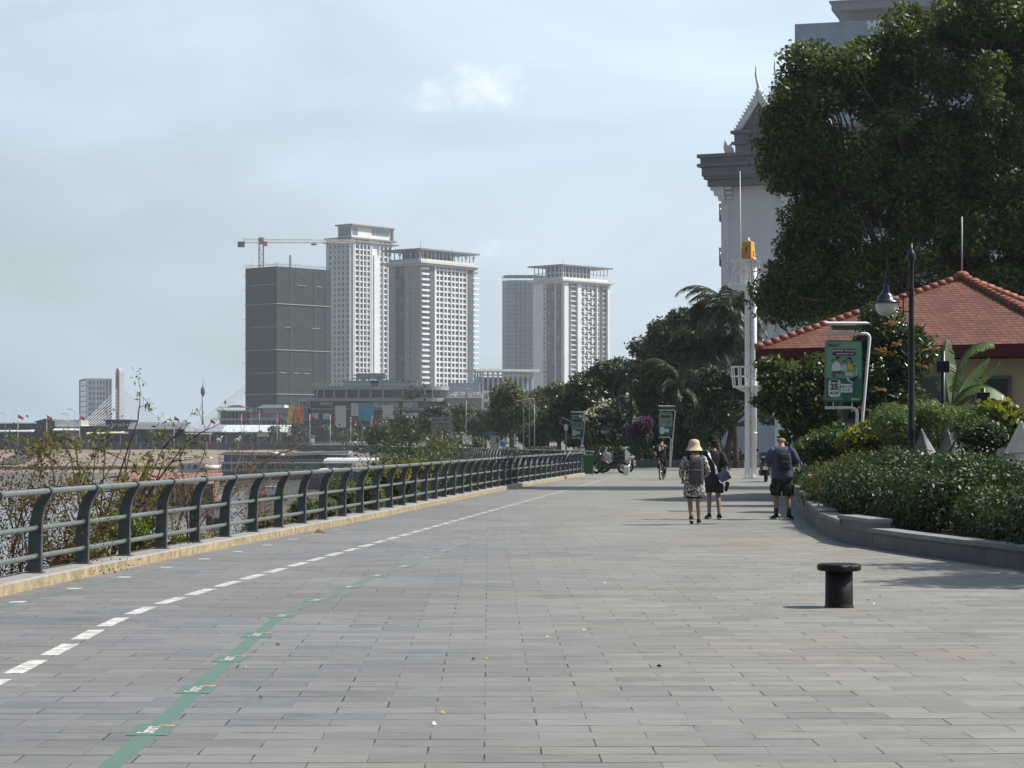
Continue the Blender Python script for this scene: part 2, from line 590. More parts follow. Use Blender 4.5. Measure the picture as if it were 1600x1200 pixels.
 def mathn(op, a, b_):
  q = N.new('ShaderNodeMath'); q.operation = op
  for i, x in enumerate((a, b_)):
   if isinstance(x, (int, float)): q.inputs[i].default_value = x
   else: L.new(x, q.inputs[i])
  return q.outputs[0]
 f = mathn('ADD', mathn('MULTIPLY', n2.outputs['Fac'], 0.45), mathn('MULTIPLY', n3.outputs['Fac'], 0.75))
 f = mathn('ADD', f, mathn('MULTIPLY', n4.outputs['Fac'], 0.35))
 mp8 = N.new('ShaderNodeMapping'); mp8.inputs['Scale'].default_value = (2.5, 34.0, 1)
 L.new(tc.outputs['Object'], mp8.inputs['Vector'])
 n8 = N.new('ShaderNodeTexNoise'); n8.inputs['Scale'].default_value = 1.0; n8.inputs['Detail'].default_value = 8; n8.inputs['Roughness'].default_value = 0.8
 L.new(mp8.outputs[0], n8.inputs['Vector'])
 f = mathn('ADD', f, mathn('MULTIPLY', n8.outputs['Fac'], 1.15))
 mp9 = N.new('ShaderNodeMapping'); mp9.inputs['Scale'].default_value = (1.1, 7.0, 1); mp9.inputs['Location'].default_value = (3, 5, 0)
 L.new(tc.outputs['Object'], mp9.inputs['Vector'])
 n9 = N.new('ShaderNodeTexNoise'); n9.inputs['Scale'].default_value = 2.2; n9.inputs['Detail'].default_value = 9; n9.inputs['Roughness'].default_value = 0.78
 L.new(mp9.outputs[0], n9.inputs['Vector'])
 m9 = N.new('ShaderNodeMapRange'); m9.inputs[1].default_value = 0.60; m9.inputs[2].default_value = 0.70; m9.inputs[3].default_value = 0.0; m9.inputs[4].default_value = 0.55
 L.new(n9.outputs['Fac'], m9.inputs[0])
 f = mathn('ADD', f, m9.outputs[0])
 f = mathn('ADD', f, -0.44)
 sc = N.new('ShaderNodeVectorMath'); sc.operation = 'SCALE'
 L.new(mx.outputs['Result'], sc.inputs[0]); L.new(f, sc.inputs['Scale'])
 # sandy tint in drifts
 tn = N.new('ShaderNodeMix'); tn.data_type = 'RGBA'; tn.blend_type = 'MULTIPLY'
 n5 = N.new('ShaderNodeTexNoise'); n5.inputs['Scale'].default_value = 0.16; n5.inputs['Detail'].default_value = 4
 L.new(tc.outputs['Object'], n5.inputs['Vector'])
 m5 = N.new('ShaderNodeMapRange'); m5.inputs[1].default_value = 0.45; m5.inputs[2].default_value = 0.7
 L.new(n5.outputs['Fac'], m5.inputs[0]); L.new(m5.outputs[0], tn.inputs['Factor'])
 L.new(sc.outputs[0], tn.inputs['A']); tn.inputs['B'].default_value = (1.05, 1.0, 0.91, 1)
 # paler, warmer tone towards the side away from the river, stains and old gum
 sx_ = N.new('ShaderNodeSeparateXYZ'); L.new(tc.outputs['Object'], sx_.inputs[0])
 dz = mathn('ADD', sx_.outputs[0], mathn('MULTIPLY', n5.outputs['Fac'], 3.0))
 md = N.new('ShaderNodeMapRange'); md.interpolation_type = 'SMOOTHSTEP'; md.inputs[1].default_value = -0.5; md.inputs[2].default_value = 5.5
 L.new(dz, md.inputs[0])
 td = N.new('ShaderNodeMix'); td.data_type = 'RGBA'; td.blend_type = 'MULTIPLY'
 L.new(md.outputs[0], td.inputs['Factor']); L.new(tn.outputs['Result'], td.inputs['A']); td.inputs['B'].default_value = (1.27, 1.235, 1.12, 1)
 vo = N.new('ShaderNodeTexVoronoi'); vo.inputs['Scale'].default_value = 1.7
 L.new(tc.outputs['Object'], vo.inputs['Vector'])
 mg = N.new('ShaderNodeMapRange'); mg.inputs[1].default_value = 0.035; mg.inputs[2].default_value = 0.05; mg.inputs[3].default_value = 0.55; mg.inputs[4].default_value = 1.0
 L.new(vo.outputs['Distance'], mg.inputs[0])
 n7 = N.new('ShaderNodeTexNoise'); n7.inputs['Scale'].default_value = 0.9; n7.inputs['Detail'].default_value = 7; n7.inputs['Roughness'].default_value = 0.75
 L.new(tc.outputs['Object'], n7.inputs['Vector'])
 m7 = N.new('ShaderNodeMapRange'); m7.inputs[1].default_value = 0.56; m7.inputs[2].default_value = 0.72; m7.inputs[3].default_value = 1.0; m7.inputs[4].default_value = 0.72
 L.new(n7.outputs['Fac'], m7.inputs[0])
 st = N.new('ShaderNodeVectorMath'); st.operation = 'SCALE'
 L.new(td.outputs['Result'], st.inputs[0]); L.new(mathn('MULTIPLY', mg.outputs[0], m7.outputs[0]), st.inputs['Scale'])
 L.new(st.outputs[0], b.inputs['Base Color'])
 rr = N.new('ShaderNodeMapRange'); rr.inputs[3].default_value = 0.5; rr.inputs[4].default_value = 0.8
 L.new(n3.outputs['Fac'], rr.inputs[0]); L.new(rr.outputs[0], b.inputs['Roughness'])
 b.inputs['Specular IOR Level'].default_value = 0.35
 bp = N.new('ShaderNodeBump'); bp.inputs['Strength'].default_value = 0.5; bp.inputs['Distance'].default_value = 0.0055
 hh = mathn('SUBTRACT', mathn('ADD', mathn('MULTIPLY', n4.outputs['Fac'], 0.25), mathn('MULTIPLY', n3.outputs['Fac'], 0.3)), mathn('MULTIPLY', br.outputs['Fac'], 0.3))
 L.new(hh, bp.inputs['Height']); L.new(bp.outputs['Normal'], b.inputs['Normal'])
 return m
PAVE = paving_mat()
DIRT = M('river_sand', (0.235, 0.185, 0.145), 0.95, 0.18, 0.12, bump=0.3, spec=0.1)
SOIL = M('planter_soil', (0.06, 0.045, 0.032), 0.95, 0.3, 6.0, bump=0.6, spec=0.1)
EARTH = M('earth', (0.12, 0.10, 0.07), 0.95, 0.3, 0.2, spec=0.1)
KERBM = None
def kerb_mat():
 m = bpy.data.materials.new('painted_kerb')
 N, L = nt(m)
 b = N['Principled BSDF']
 g = N.new('ShaderNodeNewGeometry')
 sp = N.new('ShaderNodeSeparateXYZ'); L.new(g.outputs['True Normal'], sp.inputs[0])
 tc = N.new('ShaderNodeTexCoord')
 nz = N.new('ShaderNodeTexNoise'); nz.inputs['Scale'].default_value = 5; nz.inputs['Detail'].default_value = 8; nz.inputs['Roughness'].default_value = 0.75
 L.new(tc.outputs['Object'], nz.inputs['Vector'])
 cr = N.new('ShaderNodeValToRGB')
 e = cr.color_ramp.elements
 e[0].position = 0.38; e[0].color = (0.20, 0.16, 0.10, 1)
 e[1].position = 0.62; e[1].color = (0.42, 0.34, 0.20, 1)
 L.new(nz.outputs['Fac'], cr.inputs['Fac'])
 c2 = N.new('ShaderNodeValToRGB')
 e = c2.color_ramp.elements
 e[0].position = 0.3; e[0].color = (0.20, 0.195, 0.18, 1)
 e[1].position = 0.7; e[1].color = (0.31, 0.30, 0.28, 1)
 L.new(nz.outputs['Fac'], c2.inputs['Fac'])
 mx = N.new('ShaderNodeMix'); mx.data_type = 'RGBA'
 gt = N.new('ShaderNodeMath'); gt.operation = 'GREATER_THAN'; gt.inputs[1].default_value = 0.6
 L.new(sp.outputs[2], gt.inputs[0]); L.new(gt.outputs[0], mx.inputs['Factor'])
 L.new(cr.outputs[0], mx.inputs['A']); L.new(c2.outputs[0], mx.inputs['B'])
 L.new(mx.outputs['Result'], b.inputs['Base Color'])
 b.inputs['Roughness'].default_value = 0.85
 bp = N.new('ShaderNodeBump'); bp.inputs['Strength'].default_value = 0.5; bp.inputs['Distance'].default_value = 0.02
 L.new(nz.outputs['Fac'], bp.inputs['Height']); L.new(bp.outputs['Normal'], b.inputs['Normal'])
 return m
KERBM = kerb_mat()
def water_mat():
 m = bpy.data.materials.new('river_water')
 N, L = nt(m)
 b = N['Principled BSDF']
 b.inputs['Base Color'].default_value = (0.16, 0.145, 0.12, 1)
 b.inputs['Roughness'].default_value = 0.12
 b.inputs['IOR'].default_value = 1.33
 tc = N.new('ShaderNodeTexCoord')
 mp = N.new('ShaderNodeMapping'); mp.inputs['Scale'].default_value = (0.6, 0.25, 1)
 L.new(tc.outputs['Object'], mp.inputs['Vector'])
 nz = N.new('ShaderNodeTexNoise'); nz.inputs['Scale'].default_value = 1.2; nz.inputs['Detail'].default_value = 6
 L.new(mp.outputs[0], nz.inputs['Vector'])
 bp = N.new('ShaderNodeBump'); bp.inputs['Strength'].default_value = 0.10; bp.inputs['Distance'].default_value = 0.2
 L.new(nz.outputs['Fac'], bp.inputs['Height']); L.new(bp.outputs['Normal'], b.inputs['Normal'])
 return m
# ------------------------------------------------------------------ ground, river, banks
WATER_Z = -7.0
EDGE = smooth_path([(-6.0, 4, 0), (-5.85, 16, 0), (-5.62, 23, 0), (-5.38, 26.6, 0), (-4.60, 34.7, 0), (-3.78, 41.9, 0), (-2.97, 49.1, 0),
     (-1.85, 60.6, 0), (-0.35, 76, 0), (1.05, 88, 0), (3.2, 106, 0)], 5)       # railing line, near run
EDGE2 = smooth_path([(3.75, 111, 0), (3.9, 117, 0), (2.5, 130, 0), (-0.5, 148, 0), (-3.4, 173, 0), (-6.6, 204, 0), (-9.5, 245, 0)], 5)
BANK = [(-10.5, 300), (-14, 470), (-34, 600), (-66, 702), (-230, 730), (-700, 760)]
struct('ground', sheet([(-3000, -60), (3000, -60), (3000, 4200), (-3000, 4200)], -9.0), EARTH)
struct('water', sheet([(-900, -30), (60, -30), (60, 800), (-900, 800)], WATER_Z), water_mat())
edge_all = [(-6.4, 0)] + [(p.x - 0.18, p.y) for p in EDGE] + [(p.x - 0.2, p.y) for p in EDGE2]
mb = sheet([(60, 0)] + [(60, 262)] + [(-10.2, 262)] + list(reversed(edge_all)), 0.0)
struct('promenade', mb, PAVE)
land = [(p[0], p[1]) for p in [(-10.2, 262)] + BANK] + [(-700, 2600), (900, 2600), (900, 0), (60.0, 0), (60.0, 262)]
struct('city_ground', sheet(list(reversed(land)), -0.02), M('city_earth', (0.16, 0.15, 0.13), 0.9, 0.2, 0.05))
# river wall and slope under the promenade edge, then the far sand bank
full = [Vector((a[0], a[1], 0)) for a in edge_all] + [Vector((-10.2, 262, 0))] + [Vector((b[0], b[1], 0)) for b in BANK[:3]]
mb = MB()
vs, fs = [], []
for i, p in enumerate(full):
 q0, q1 = full[max(i - 1, 0)], full[min(i + 1, len(full) - 1)]
 t = (q1 - q0).normalized(); n = Vector((-t.y, t.x, 0))
 if 26 < i < 40: n = Vector((-1, 0, 0))
 vs += [p + Vector((0, 0, 0.0)), p + n * 0.25 + Vector((0, 0, -1.2)), p + n * 4.0 + Vector((0, 0, -2.6)), p + n * 13 + Vector((0, 0, -7.6))]
for i in range(len(full) - 1):
 for k in range(3):
  fs.append((i * 4 + k, (i + 1) * 4 + k, (i + 1) * 4 + k + 1, i * 4 + k + 1))
mb.add(vs, fs)
struct('river_bank', mb, M('bank_earth', (0.10, 0.085, 0.05), 0.95, 0.4, 0.5, bump=0.5, spec=0.1))
mb = MB()
top = [(-36, 606), (-66, 701), (-230, 726), (-700, 756)]
nb = 24
vs, fs = [], []
rng = np.random.default_rng(3)
for i in range(nb + 1):
 t = i / nb * (len(top) - 1)
 k = min(int(t), len(top) - 2); f_ = t - k
 x = top[k][0] + (top[k + 1][0] - top[k][0]) * f_
 y = top[k][1] + (top[k + 1][1] - top[k][1]) * f_
 for j in range(7):
  g_ = j / 6
  yy = y - 118 * g_ + rng.normal() * 2.0
  vs.append((x + rng.normal() * 1.0, yy, -1.2 - 6.4 * g_ ** 0.9 + (rng.normal() * 0.12 if 0 < j < 6 else 0)))
for i in range(nb):
 for j in range(6):
  fs.append((i * 7 + j, i * 7 + j + 1, (i + 1) * 7 + j + 1, (i + 1) * 7 + j))
mb.add(vs, fs, smooth=True)
struct('sand_bank', mb, DIRT)
# ------------------------------------------------------------------ kerb and painted lines
mb = MB()
def kerb(path, step=4.0, w=0.42, h=0.13):
 rs = resample(path, 0.8)
 pts = [p for p, _ in rs]
 i = 0
 while i < len(pts) - 1:
  seg = pts[i:i + 6]
  if len(seg) < 2: break
  a, b_ = strip_pts(seg, w)
  sh = (seg[-1] - seg[-2]).normalized() * 0.012
  ring = []
  for k in range(len(seg)):
   l, r_ = a[k], b_[k]
   if k == len(seg) - 1: l, r_ = l - sh, r_ - sh
   c = (r_ - l).normalized() * 0.02
   ring.append([r_ + Vector((0, 0, -0.02)), r_ + Vector((0, 0, h - 0.02)), r_ - c + Vector((0, 0, h)), l + Vector((0, 0, h)), l + Vector((0, 0, -0.3))])
  mb.loft(ring)
  i += 5
kerb(EDGE); kerb(EDGE2)
struct('kerb', mb, KERBM)
WHITE_PAINT = M('white_road_paint', (0.62, 0.62, 0.58), 0.7, 0.12, 9.0)
def worn_paint(name, col, y0, y1, under=(0.17, 0.172, 0.168)):
 m = bpy.data.materials.new(name)
 N, L = nt(m); b = N['Principled BSDF']; b.inputs['Roughness'].default_value = .75
 tc = N.new('ShaderNodeTexCoord'); sp = N.new('ShaderNodeSeparateXYZ'); L.new(tc.outputs['Object'], sp.inputs[0])
 nz = N.new('ShaderNodeTexNoise'); nz.inputs['Scale'].default_value = 7; nz.inputs['Detail'].default_value = 9; nz.inputs['Roughness'].default_value = .75
 L.new(tc.outputs['Object'], nz.inputs['Vector'])
 mr = N.new('ShaderNodeMapRange'); mr.inputs[1].default_value = y0; mr.inputs[2].default_value = y1; mr.inputs[3].default_value = -.14; mr.inputs[4].default_value = .13
 L.new(sp.outputs[1], mr.inputs[0])
 ad = N.new('ShaderNodeMath'); L.new(nz.outputs['Fac'], ad.inputs[0]); L.new(mr.outputs[0], ad.inputs[1])
 m2 = N.new('ShaderNodeMapRange'); m2.inputs[1].default_value = .44; m2.inputs[2].default_value = .60
 L.new(ad.outputs[0], m2.inputs[0])
 mx = N.new('ShaderNodeMix'); mx.data_type = 'RGBA'
 L.new(m2.outputs[0], mx.inputs['Factor']); mx.inputs['A'].default_value = (*col, 1); mx.inputs['B'].default_value = (*under, 1)
 L.new(mx.outputs['Result'], b.inputs['Base Color'])
 MATS[name] = m
 return m
GREEN_PAINT = worn_paint('green_road_paint', (0.085, 0.155, 0.128), 16, 36)
WHITE_PAINT = worn_paint('worn_white_road_paint', (0.60, 0.60, 0.56), -40, 60, (.30, .30, .29))
DASHP = smooth_path([(-3.35, 8, 0), (-3.5, 15, 0), (-3.56, 18.2, 0), (-3.61, 20.4, 0), (-3.57, 22.3, 0), (-3.42, 24.2, 0), (-3.05, 28.1, 0), (-2.1, 37.2, 0), (-1.28, 45.3, 0),
      (0.0, 57.8, 0), (2.2, 79, 0), (4.2, 99, 0), (6.1, 117, 0)], 8)
mb = MB()
for p, t in resample(DASHP, 1.36, 0.35):
 n = Vector((-t.y, t.x, 0))
 a, b_ = p - t * 0.49, p + t * 0.49
 q = 0.07
 mb.add([a + n * q + Vector((0, 0, 0.002)), a - n * q + Vector((0, 0, 0.002)), b_ - n * q + Vector((0, 0, 0.002)), b_ + n * q + Vector((0, 0, 0.002))], [(0, 1, 2, 3)])
struct('lane_marking', mb, WHITE_PAINT)
LINE = smooth_path([(-2.0, 8, 0), (-2.04, 12.9, 0), (-2.08, 14.94, 0), (-2.12, 17.1, 0), (-2.15, 19.2, 0), (-2.15, 21.3, 0), (-2.02, 23.2, 0), (-1.6, 27.9, 0), (-1.29, 30.7, 0), (-0.93, 34.8, 0), (-0.3, 41, 0)], 8)
LINE2 = smooth_path([(-5.15, 20, 0), (-5.0, 23.4, 0), (-4.86, 25, 0), (-4.68, 27, 0), (-4.45, 29.5, 0), (-3.9, 35, 0), (-3.2, 42, 0)], 8)
mb = MB(); tx = MB(); orn = MB()
def paint_line(path, w, s0):
 rs = resample(path, 0.3)
 a, b_ = strip_pts([p for p, _ in rs], w)
 for i in range(len(rs) - 1):
  ph = (i * 0.3 - s0) % 2.1
  if 0.95 < ph < 1.05: continue
  mb.add([a[i] + Vector((0, 0, 0.0015)), b_[i] + Vector((0, 0, 0.0015)), b_[i + 1] + Vector((0, 0, 0.0015)), a[i + 1] + Vector((0, 0, 0.0015))], [(0, 1, 2, 3)])
paint_line(LINE, 0.115, 0.0); paint_line(LINE2, 0.1, 0.0)
struct('green_lane_marking', mb, GREEN_PAINT)
mb = MB()
def patches(path, s0, w, l, words):
 for p, t in resample(path, 2.1, s0):
  n = Vector((-t.y, t.x, 0))
  e = 0.003
  Z = Vector((0, 0, 1))
  mb.add([p + n * w - t * l + Z * e, p - n * w - t * l + Z * e, p - n * w + t * l + Z * e, p + n * w + t * l + Z * e], [(0, 1, 2, 3)])
  if words:
   m_ = text_mb('Smart', 0.13, p - t * 0.02 + n * 0.015 + Z * 0.005, t, n, bold=0.003)
   tx.add(m_.v, m_.f)
   q = p + t * 0.17 + Z * 0.005
   orn.add([q - n * 0.02, q - n * 0.10 - t * 0.03, q - n * 0.105 + t * 0.03, q + n * 0.01 + t * 0.03], [(0, 1, 2, 3)])
s_first = 0.75
patches(LINE, 4.9 - 2.1 * 2 + 0.0, 0.115, 0.25, True)
struct('green_logo_patch_marking', mb, GREEN_PAINT)
struct('logo_lettering_marking', tx, WHITE_PAINT)
struct('logo_accent_marking', orn, M('orange_paint', (0.55, 0.30, 0.10), 0.7))
mb = MB()
rng = np.random.default_rng(5)
for p, t in resample(LINE2, 2.1, 1.0):
 n = Vector((-t.y, t.x, 0))
 mb.add([p + n * 0.08 - t * 0.1 + Vector((0, 0, .003)), p - n * 0.08 - t * 0.1 + Vector((0, 0, .003)), p - n * 0.06 + t * 0.12 + Vector((0, 0, .003)), p + n * 0.1 + t * 0.1 + Vector((0, 0, .003))], [(0, 1, 2, 3)])
struct('worn_white_marking', mb, WHITE_PAINT)
# ------------------------------------------------------------------ haze
hz = MB()
hz.box((-100, 1170, 82), (2500, 2500, 184))
ho = hz.build('haze', [])
hm = bpy.data.materials.new('haze_air')
N2, L2 = nt(hm)
N2.remove(N2['Principled BSDF'])
pv = N2.new('ShaderNodeVolumePrincipled')
pv.inputs['Color'].default_value = (0.88, 0.95, 1.0, 1)
pv.inputs['Density'].default_value = 0.00017
pv.inputs['Anisotropy'].default_value = 0.4
L2.new(pv.outputs[0], N2['Material Output'].inputs['Volume'])
ho.data.materials.append(hm)
tag(ho, 'pale blue haze in the air over river and city', 'haze', kind='stuff')
# ------------------------------------------------------------------ riverside railing
RAILM = M('railing_paint', (0.062, 0.072, 0.072), 0.45, 0.25, 9.0, spec=0.5, bump=0.1)
TUBEM = M('rail_tube_paint', (0.16, 0.18, 0.178), 0.38, 0.15, 12.0, spec=0.6, metal=0.25)
def post_mesh():
 left = [(-.080, 0), (-.082, .25), (-.078, .46), (-.058, .61), (-.024, .74), (.030, .845), (.085, .905)]
 right = [(.195, .900), (.165, .850), (.122, .770), (.092, .660), (.078, .52), (.074, .25), (.074, 0)]
 cap = [(.147 + .058 * math.cos(a), .935 + .058 * math.sin(a)) for a in [R(q) for q in (170, 140, 110, 80, 50, 20, -10)]]
 poly = left + cap + right
 mb = MB()
 mb.prism(poly, (0, -0.035, 0), (1, 0, 0), (0, 0, 1), (0, 0.07, 0))
 mb.box((0, 0, 0.008), (0.2, 0.13, 0.016))
 for z in (.19, .51):
  mb.tube([(0.0, -0.055, z), (0.0, 0.055, z)], 0.045, n=10)
 return mb
pm = post_mesh().build('post', RAILM)
bv = pm.modifiers.new('bevel', 'BEVEL'); bv.width = 0.006; bv.segments = 1; bv.limit_method = 'ANGLE'
PMESH = pm.data
def railing(path, start, step, label, zb=0.13):
 rs = resample(path, step, start)
 t0 = thing('riverside_railing', label, 'railing', rs[0][0] + Vector((0, 0, zb)))
 for p, t in rs:
  o = pm.copy()
  o.name = 'post'
  COL.objects.link(o)
  o.parent = t0
  o.location = p + Vector((0, 0, zb)) - WP[t0]
  o.rotation_euler = (0, 0, math.atan2(t.y, t.x) - math.pi / 2)
 for off, z, r_ in ((0.147, 0.935, 0.036), (0.0, 0.51, 0.03), (0.0, 0.19, 0.03)):
  pts = []
  for p, t in rs:
   n = Vector((t.y, -t.x, 0))
   pts.append(p + n * off + Vector((0, 0, zb + z)))
  e0 = pts[0] - (pts[1] - pts[0]) * 0.5
  mb = MB()
  mb.tube([e0] + pts, r_, n=10)
  mb.build('rail', TUBEM, t0)
 return t0
rail_near = railing(EDGE, 6.35, 1.95, 'long grey railing with curved posts on the yellow kerb from the left foreground')
rail_far = railing(EDGE2, 1.0, 1.8, 'farther run of grey curved-post railing bending left beyond the green bin')
bpy.data.objects.remove(pm)
# ------------------------------------------------------------------ distant towers
WHITEW = M('white_render', (0.70, 0.71, 0.72), 0.8, 0.05, 0.15)
GREYW = M('grey_render', (0.33, 0.34, 0.35), 0.8, 0.06, 0.15)
LGREY = M('light_grey_render', (0.55, 0.55, 0.53), 0.8, 0.06, 0.15)
DKGREY = M('dark_grey_panel', (0.10, 0.11, 0.125), 0.6, 0.1, 0.3)
def glass_mat():
 m = bpy.data.materials.new('dark_window_glass')
 N, L = nt(m); b = N['Principled BSDF']; b.inputs['Roughness'].default_value = .15; b.inputs['Specular IOR Level'].default_value = .6
 oi = N.new('ShaderNodeObjectInfo'); g = N.new('ShaderNodeNewGeometry')
 ad = N.new('ShaderNodeMath'); L.new(oi.outputs['Random'], ad.inputs[0]); L.new(g.outputs['Random Per Island'], ad.inputs[1])
 fr = N.new('ShaderNodeMath'); fr.operation = 'FRACT'; L.new(ad.outputs[0], fr.inputs[0])
 cr = N.new('ShaderNodeValToRGB'); e = cr.color_ramp.elements
 e[0].position = 0; e[0].color = (.025, .03, .04, 1); e[1].position = 1; e[1].color = (.26, .25, .23, 1)
 for p, c in ((.5, (.045, .055, .07, 1)), (.8, (.08, .09, .10, 1))):
  q = e.new(p); q.color = c
 L.new(fr.outputs[0], cr.inputs['Fac']); L.new(cr.outputs[0], b.inputs['Base Color'])
 MATS['dark_window_glass'] = m
 return m
GLASS = glass_mat()
BGLASS = M('blue_curtain_glass', (0.10, 0.16, 0.22), 0.10, 0.2, 0.3, spec=0.8)
BGLASS2 = M('pale_blue_glass', (0.17, 0.26, 0.36), 0.10, 0.15, 0.3, spec=0.8)
STEEL = M('grey_steel', (0.20, 0.21, 0.22), 0.5, 0.1, 2.0, metal=0.3)
BROWN = M('brown_trim', (0.24, 0.215, 0.19), 0.7, 0.1, 1.0)
class Face:
 """a facade plane: s along it, z up, o outward"""
 def __init__(s, O, u, n):
  s.O, s.u, s.n = Vector(O), Vector(u).normalized(), Vector(n).normalized()
 def pt(s, a, z, o): return s.O + s.u * a + s.n * o + Vector((0, 0, z))
 def box(s, mb, a0, a1, z0, z1, o0, o1, mi=0):
  p = s.pt((a0 + a1) / 2, (z0 + z1) / 2, (o0 + o1) / 2)
  rot = Matrix((s.u, s.n, Vector((0, 0, 1)))).transposed()
  mb.box(p, (abs(a1 - a0), abs(o1 - o0), abs(z1 - z0)), rot=rot, mi=mi)
class Windows:
 """each window a part of its own, past 100 the rest as one part"""
 def __init__(s, t, mat, cap=100):
  s.t, s.mat, s.n, s.cap, s.proto, s.rest = t, mat, 0, cap, {}, MB()
 def put(s, f, a0, a1, z0, z1, o0=-0.2, o1=0.06):
  if s.n < s.cap:
   key = (round(a1 - a0, 3), round(z1 - z0, 3), round(o1 - o0, 3), tuple(round(q, 4) for q in f.u))
   c = f.pt((a0 + a1) / 2, (z0 + z1) / 2, (o0 + o1) / 2)
   if key not in s.proto:
    mb = MB()
    rot = Matrix((f.u, f.n, Vector((0, 0, 1)))).transposed()
    mb.box((0, 0, 0), (a1 - a0, o1 - o0, z1 - z0), rot=rot)
    o = mb.build('window', s.mat)
    s.proto[key] = o.data
   else:
    o = bpy.data.objects.new('window', s.proto[key]); COL.objects.link(o)
   o.parent = s.t
   o.location = c - WP[s.t]
  else:
   f.box(s.rest, a0, a1, z0, z1, o0, o1)
  s.n += 1
 def done(s):
  if s.rest.v:
   o = s.rest.build('window', s.mat, s.t)
   o['kind'] = 'stuff'
def block(xc, d, xl, xr, al):
 """corner seen at pixel xc and distance d; right face recedes at angle al, left face at right angles"""
 C = Vector(((xc - CX) / F * d, d, 0))
 u = Vector((math.cos(al), math.sin(al), 0))
 v = Vector((-math.sin(al), math.cos(al), 0))
 kr, kl = (xr - CX) / F, (xl - CX) / F
 Lr = (kr * C.y - C.x) / (u.x - kr * u.y)
 Ll = (kl * C.y - C.x) / (v.x - kl * v.y)
 right = Face(C, u, -v)
 left = Face(C, v, -u)
 return C, u, v, Lr, Ll, right, left
def ZP(y, d): return EYE + (HY - y) / F * d
# --- white tower with penthouse
def tower_white():
 d = 1350
 C, u, v, Lr, Ll, rf, lf = block(549, d, 510, 613, R(52))
 t = thing('residential_tower', 'tallest white residential tower with flat penthouse, just right of the green netted tower', 'tower', C)
 H_ = ZP(372, d)
 mb = MB()
 mb.prism([(0, 0), (Lr, 0), (Lr, Ll), (0, Ll)], C, u, v, (0, 0, H_))
 w = Windows(t, GLASS)
 nf = 38; fh = H_ / nf
 # right face: balcony bay at the corner, window columns, blank white shaft, window column
 cols = [(0.10, 0.16), (0.19, 0.25), (0.275, 0.335), (0.36, 0.42), (0.69, 0.73), (0.79, 0.85), (0.88, 0.94)]
 for k in range(1, nf):
  z = k * fh
  for a0, a1 in cols:
   w.put(rf, a0 * Lr, a1 * Lr, z + 0.7, z + 2.9)
  rf.box(mb, 0.08 * Lr, 0.44 * Lr, z - 0.25, z + 0.35, 0, 0.7)
  rf.box(mb, 0.77 * Lr, 0.96 * Lr, z - 0.25, z + 0.35, 0, 0.7)
 for a in (0.03, 0.065, 0.175, 0.262, 0.347, 0.44, 0.48, 0.66, 0.76, 0.865, 0.96):
  rf.box(mb, a * Lr - 0.35, a * Lr + 0.35, 0, H_ - 2, 0, 1.0)
 rf.box(mb, 0.51 * Lr, 0.63 * Lr, 0, H_ - 9, 0, 1.5)
 lc = [(0.08, 0.16), (0.24, 0.34), (0.40, 0.5), (0.56, 0.66), (0.78, 0.88)]
 for k in range(1, nf):
  z = k * fh
  for a0, a1 in lc:
   w.put(lf, a0 * Ll, a1 * Ll, z + 0.7, z + 2.9)
  lf.box(mb, 0.05 * Ll, 0.69 * Ll, z - 0.25, z + 0.4, 0, 0.7)
 for a in (0.02, 0.2, 0.37, 0.53, 0.72, 0.93):
  lf.box(mb, a * Ll, a * Ll + 0.9, 0, H_ - 2, 0, 0.9)
 w.done()
 mb.build('wall', WHITEW, t)
 mb = MB()
 o = C - u * 1.8 - v * 1.8
 mb.prism([(0, 0), (Lr + 6, 0), (Lr + 6, Ll + 3.6), (0, Ll + 3.6)], o + Vector((0, 0, H_ - 2.2)), u, v, (0, 0, 0.9))
 mb.prism([(0, 0), (Lr + 4.6, 0), (Lr + 4.6, Ll + 2), (0, Ll + 2)], o + u * 0.8 + v * .8 + Vector((0, 0, H_ + 0.02)), u, v, (0, 0, 0.8))
 mb.build('cornice', BROWN, t)
 mb = MB()
 ph = C + u * 3.5 + v * 3.0
 z0, z1 = H_ + 0.9, ZP(351, d)
 pl = Lr * 0.98
 mb.prism([(0, 0), (pl, 0), (pl, Ll * 0.55), (0, Ll * 0.55)], ph + Vector((0, 0, z0)), u, v, (0, 0, z1 - z0))
 mb.build('penthouse', WHITEW, t)
 mb = MB()
 mb.prism([(-1.5, -2), (pl + 1, -2), (pl + 1, Ll * .6), (-1.5, Ll * .6)], ph + Vector((0, 0, z1)), u, v, (0, 0, 0.9))
 mb.prism([(pl - 0.6, -1.4), (pl + 0.4, -1.4), (pl + .4, 1), (pl - .6, 1)], ph + Vector((0, 0, z0)), u, v, (0, 0, z1 - z0))
 mb.build('penthouse_roof', BROWN, t)
 f2 = Face(ph, u, -v)
 f3 = Face(ph, v, -u)
 for ff, q in ((f2, (0.8, 5.5, z0 + 1.5, z1 - 1)), (f2, (pl * .5, pl * .93, z1 - 4.5, z1 - 1)), (f3, (0.6, Ll * .5, z0 + 1.2, z1 - .8))):
  mb = MB(); ff.box(mb, *q, 0, 0.1)
  mb.build('glazing', BGLASS, t)
tower_white()
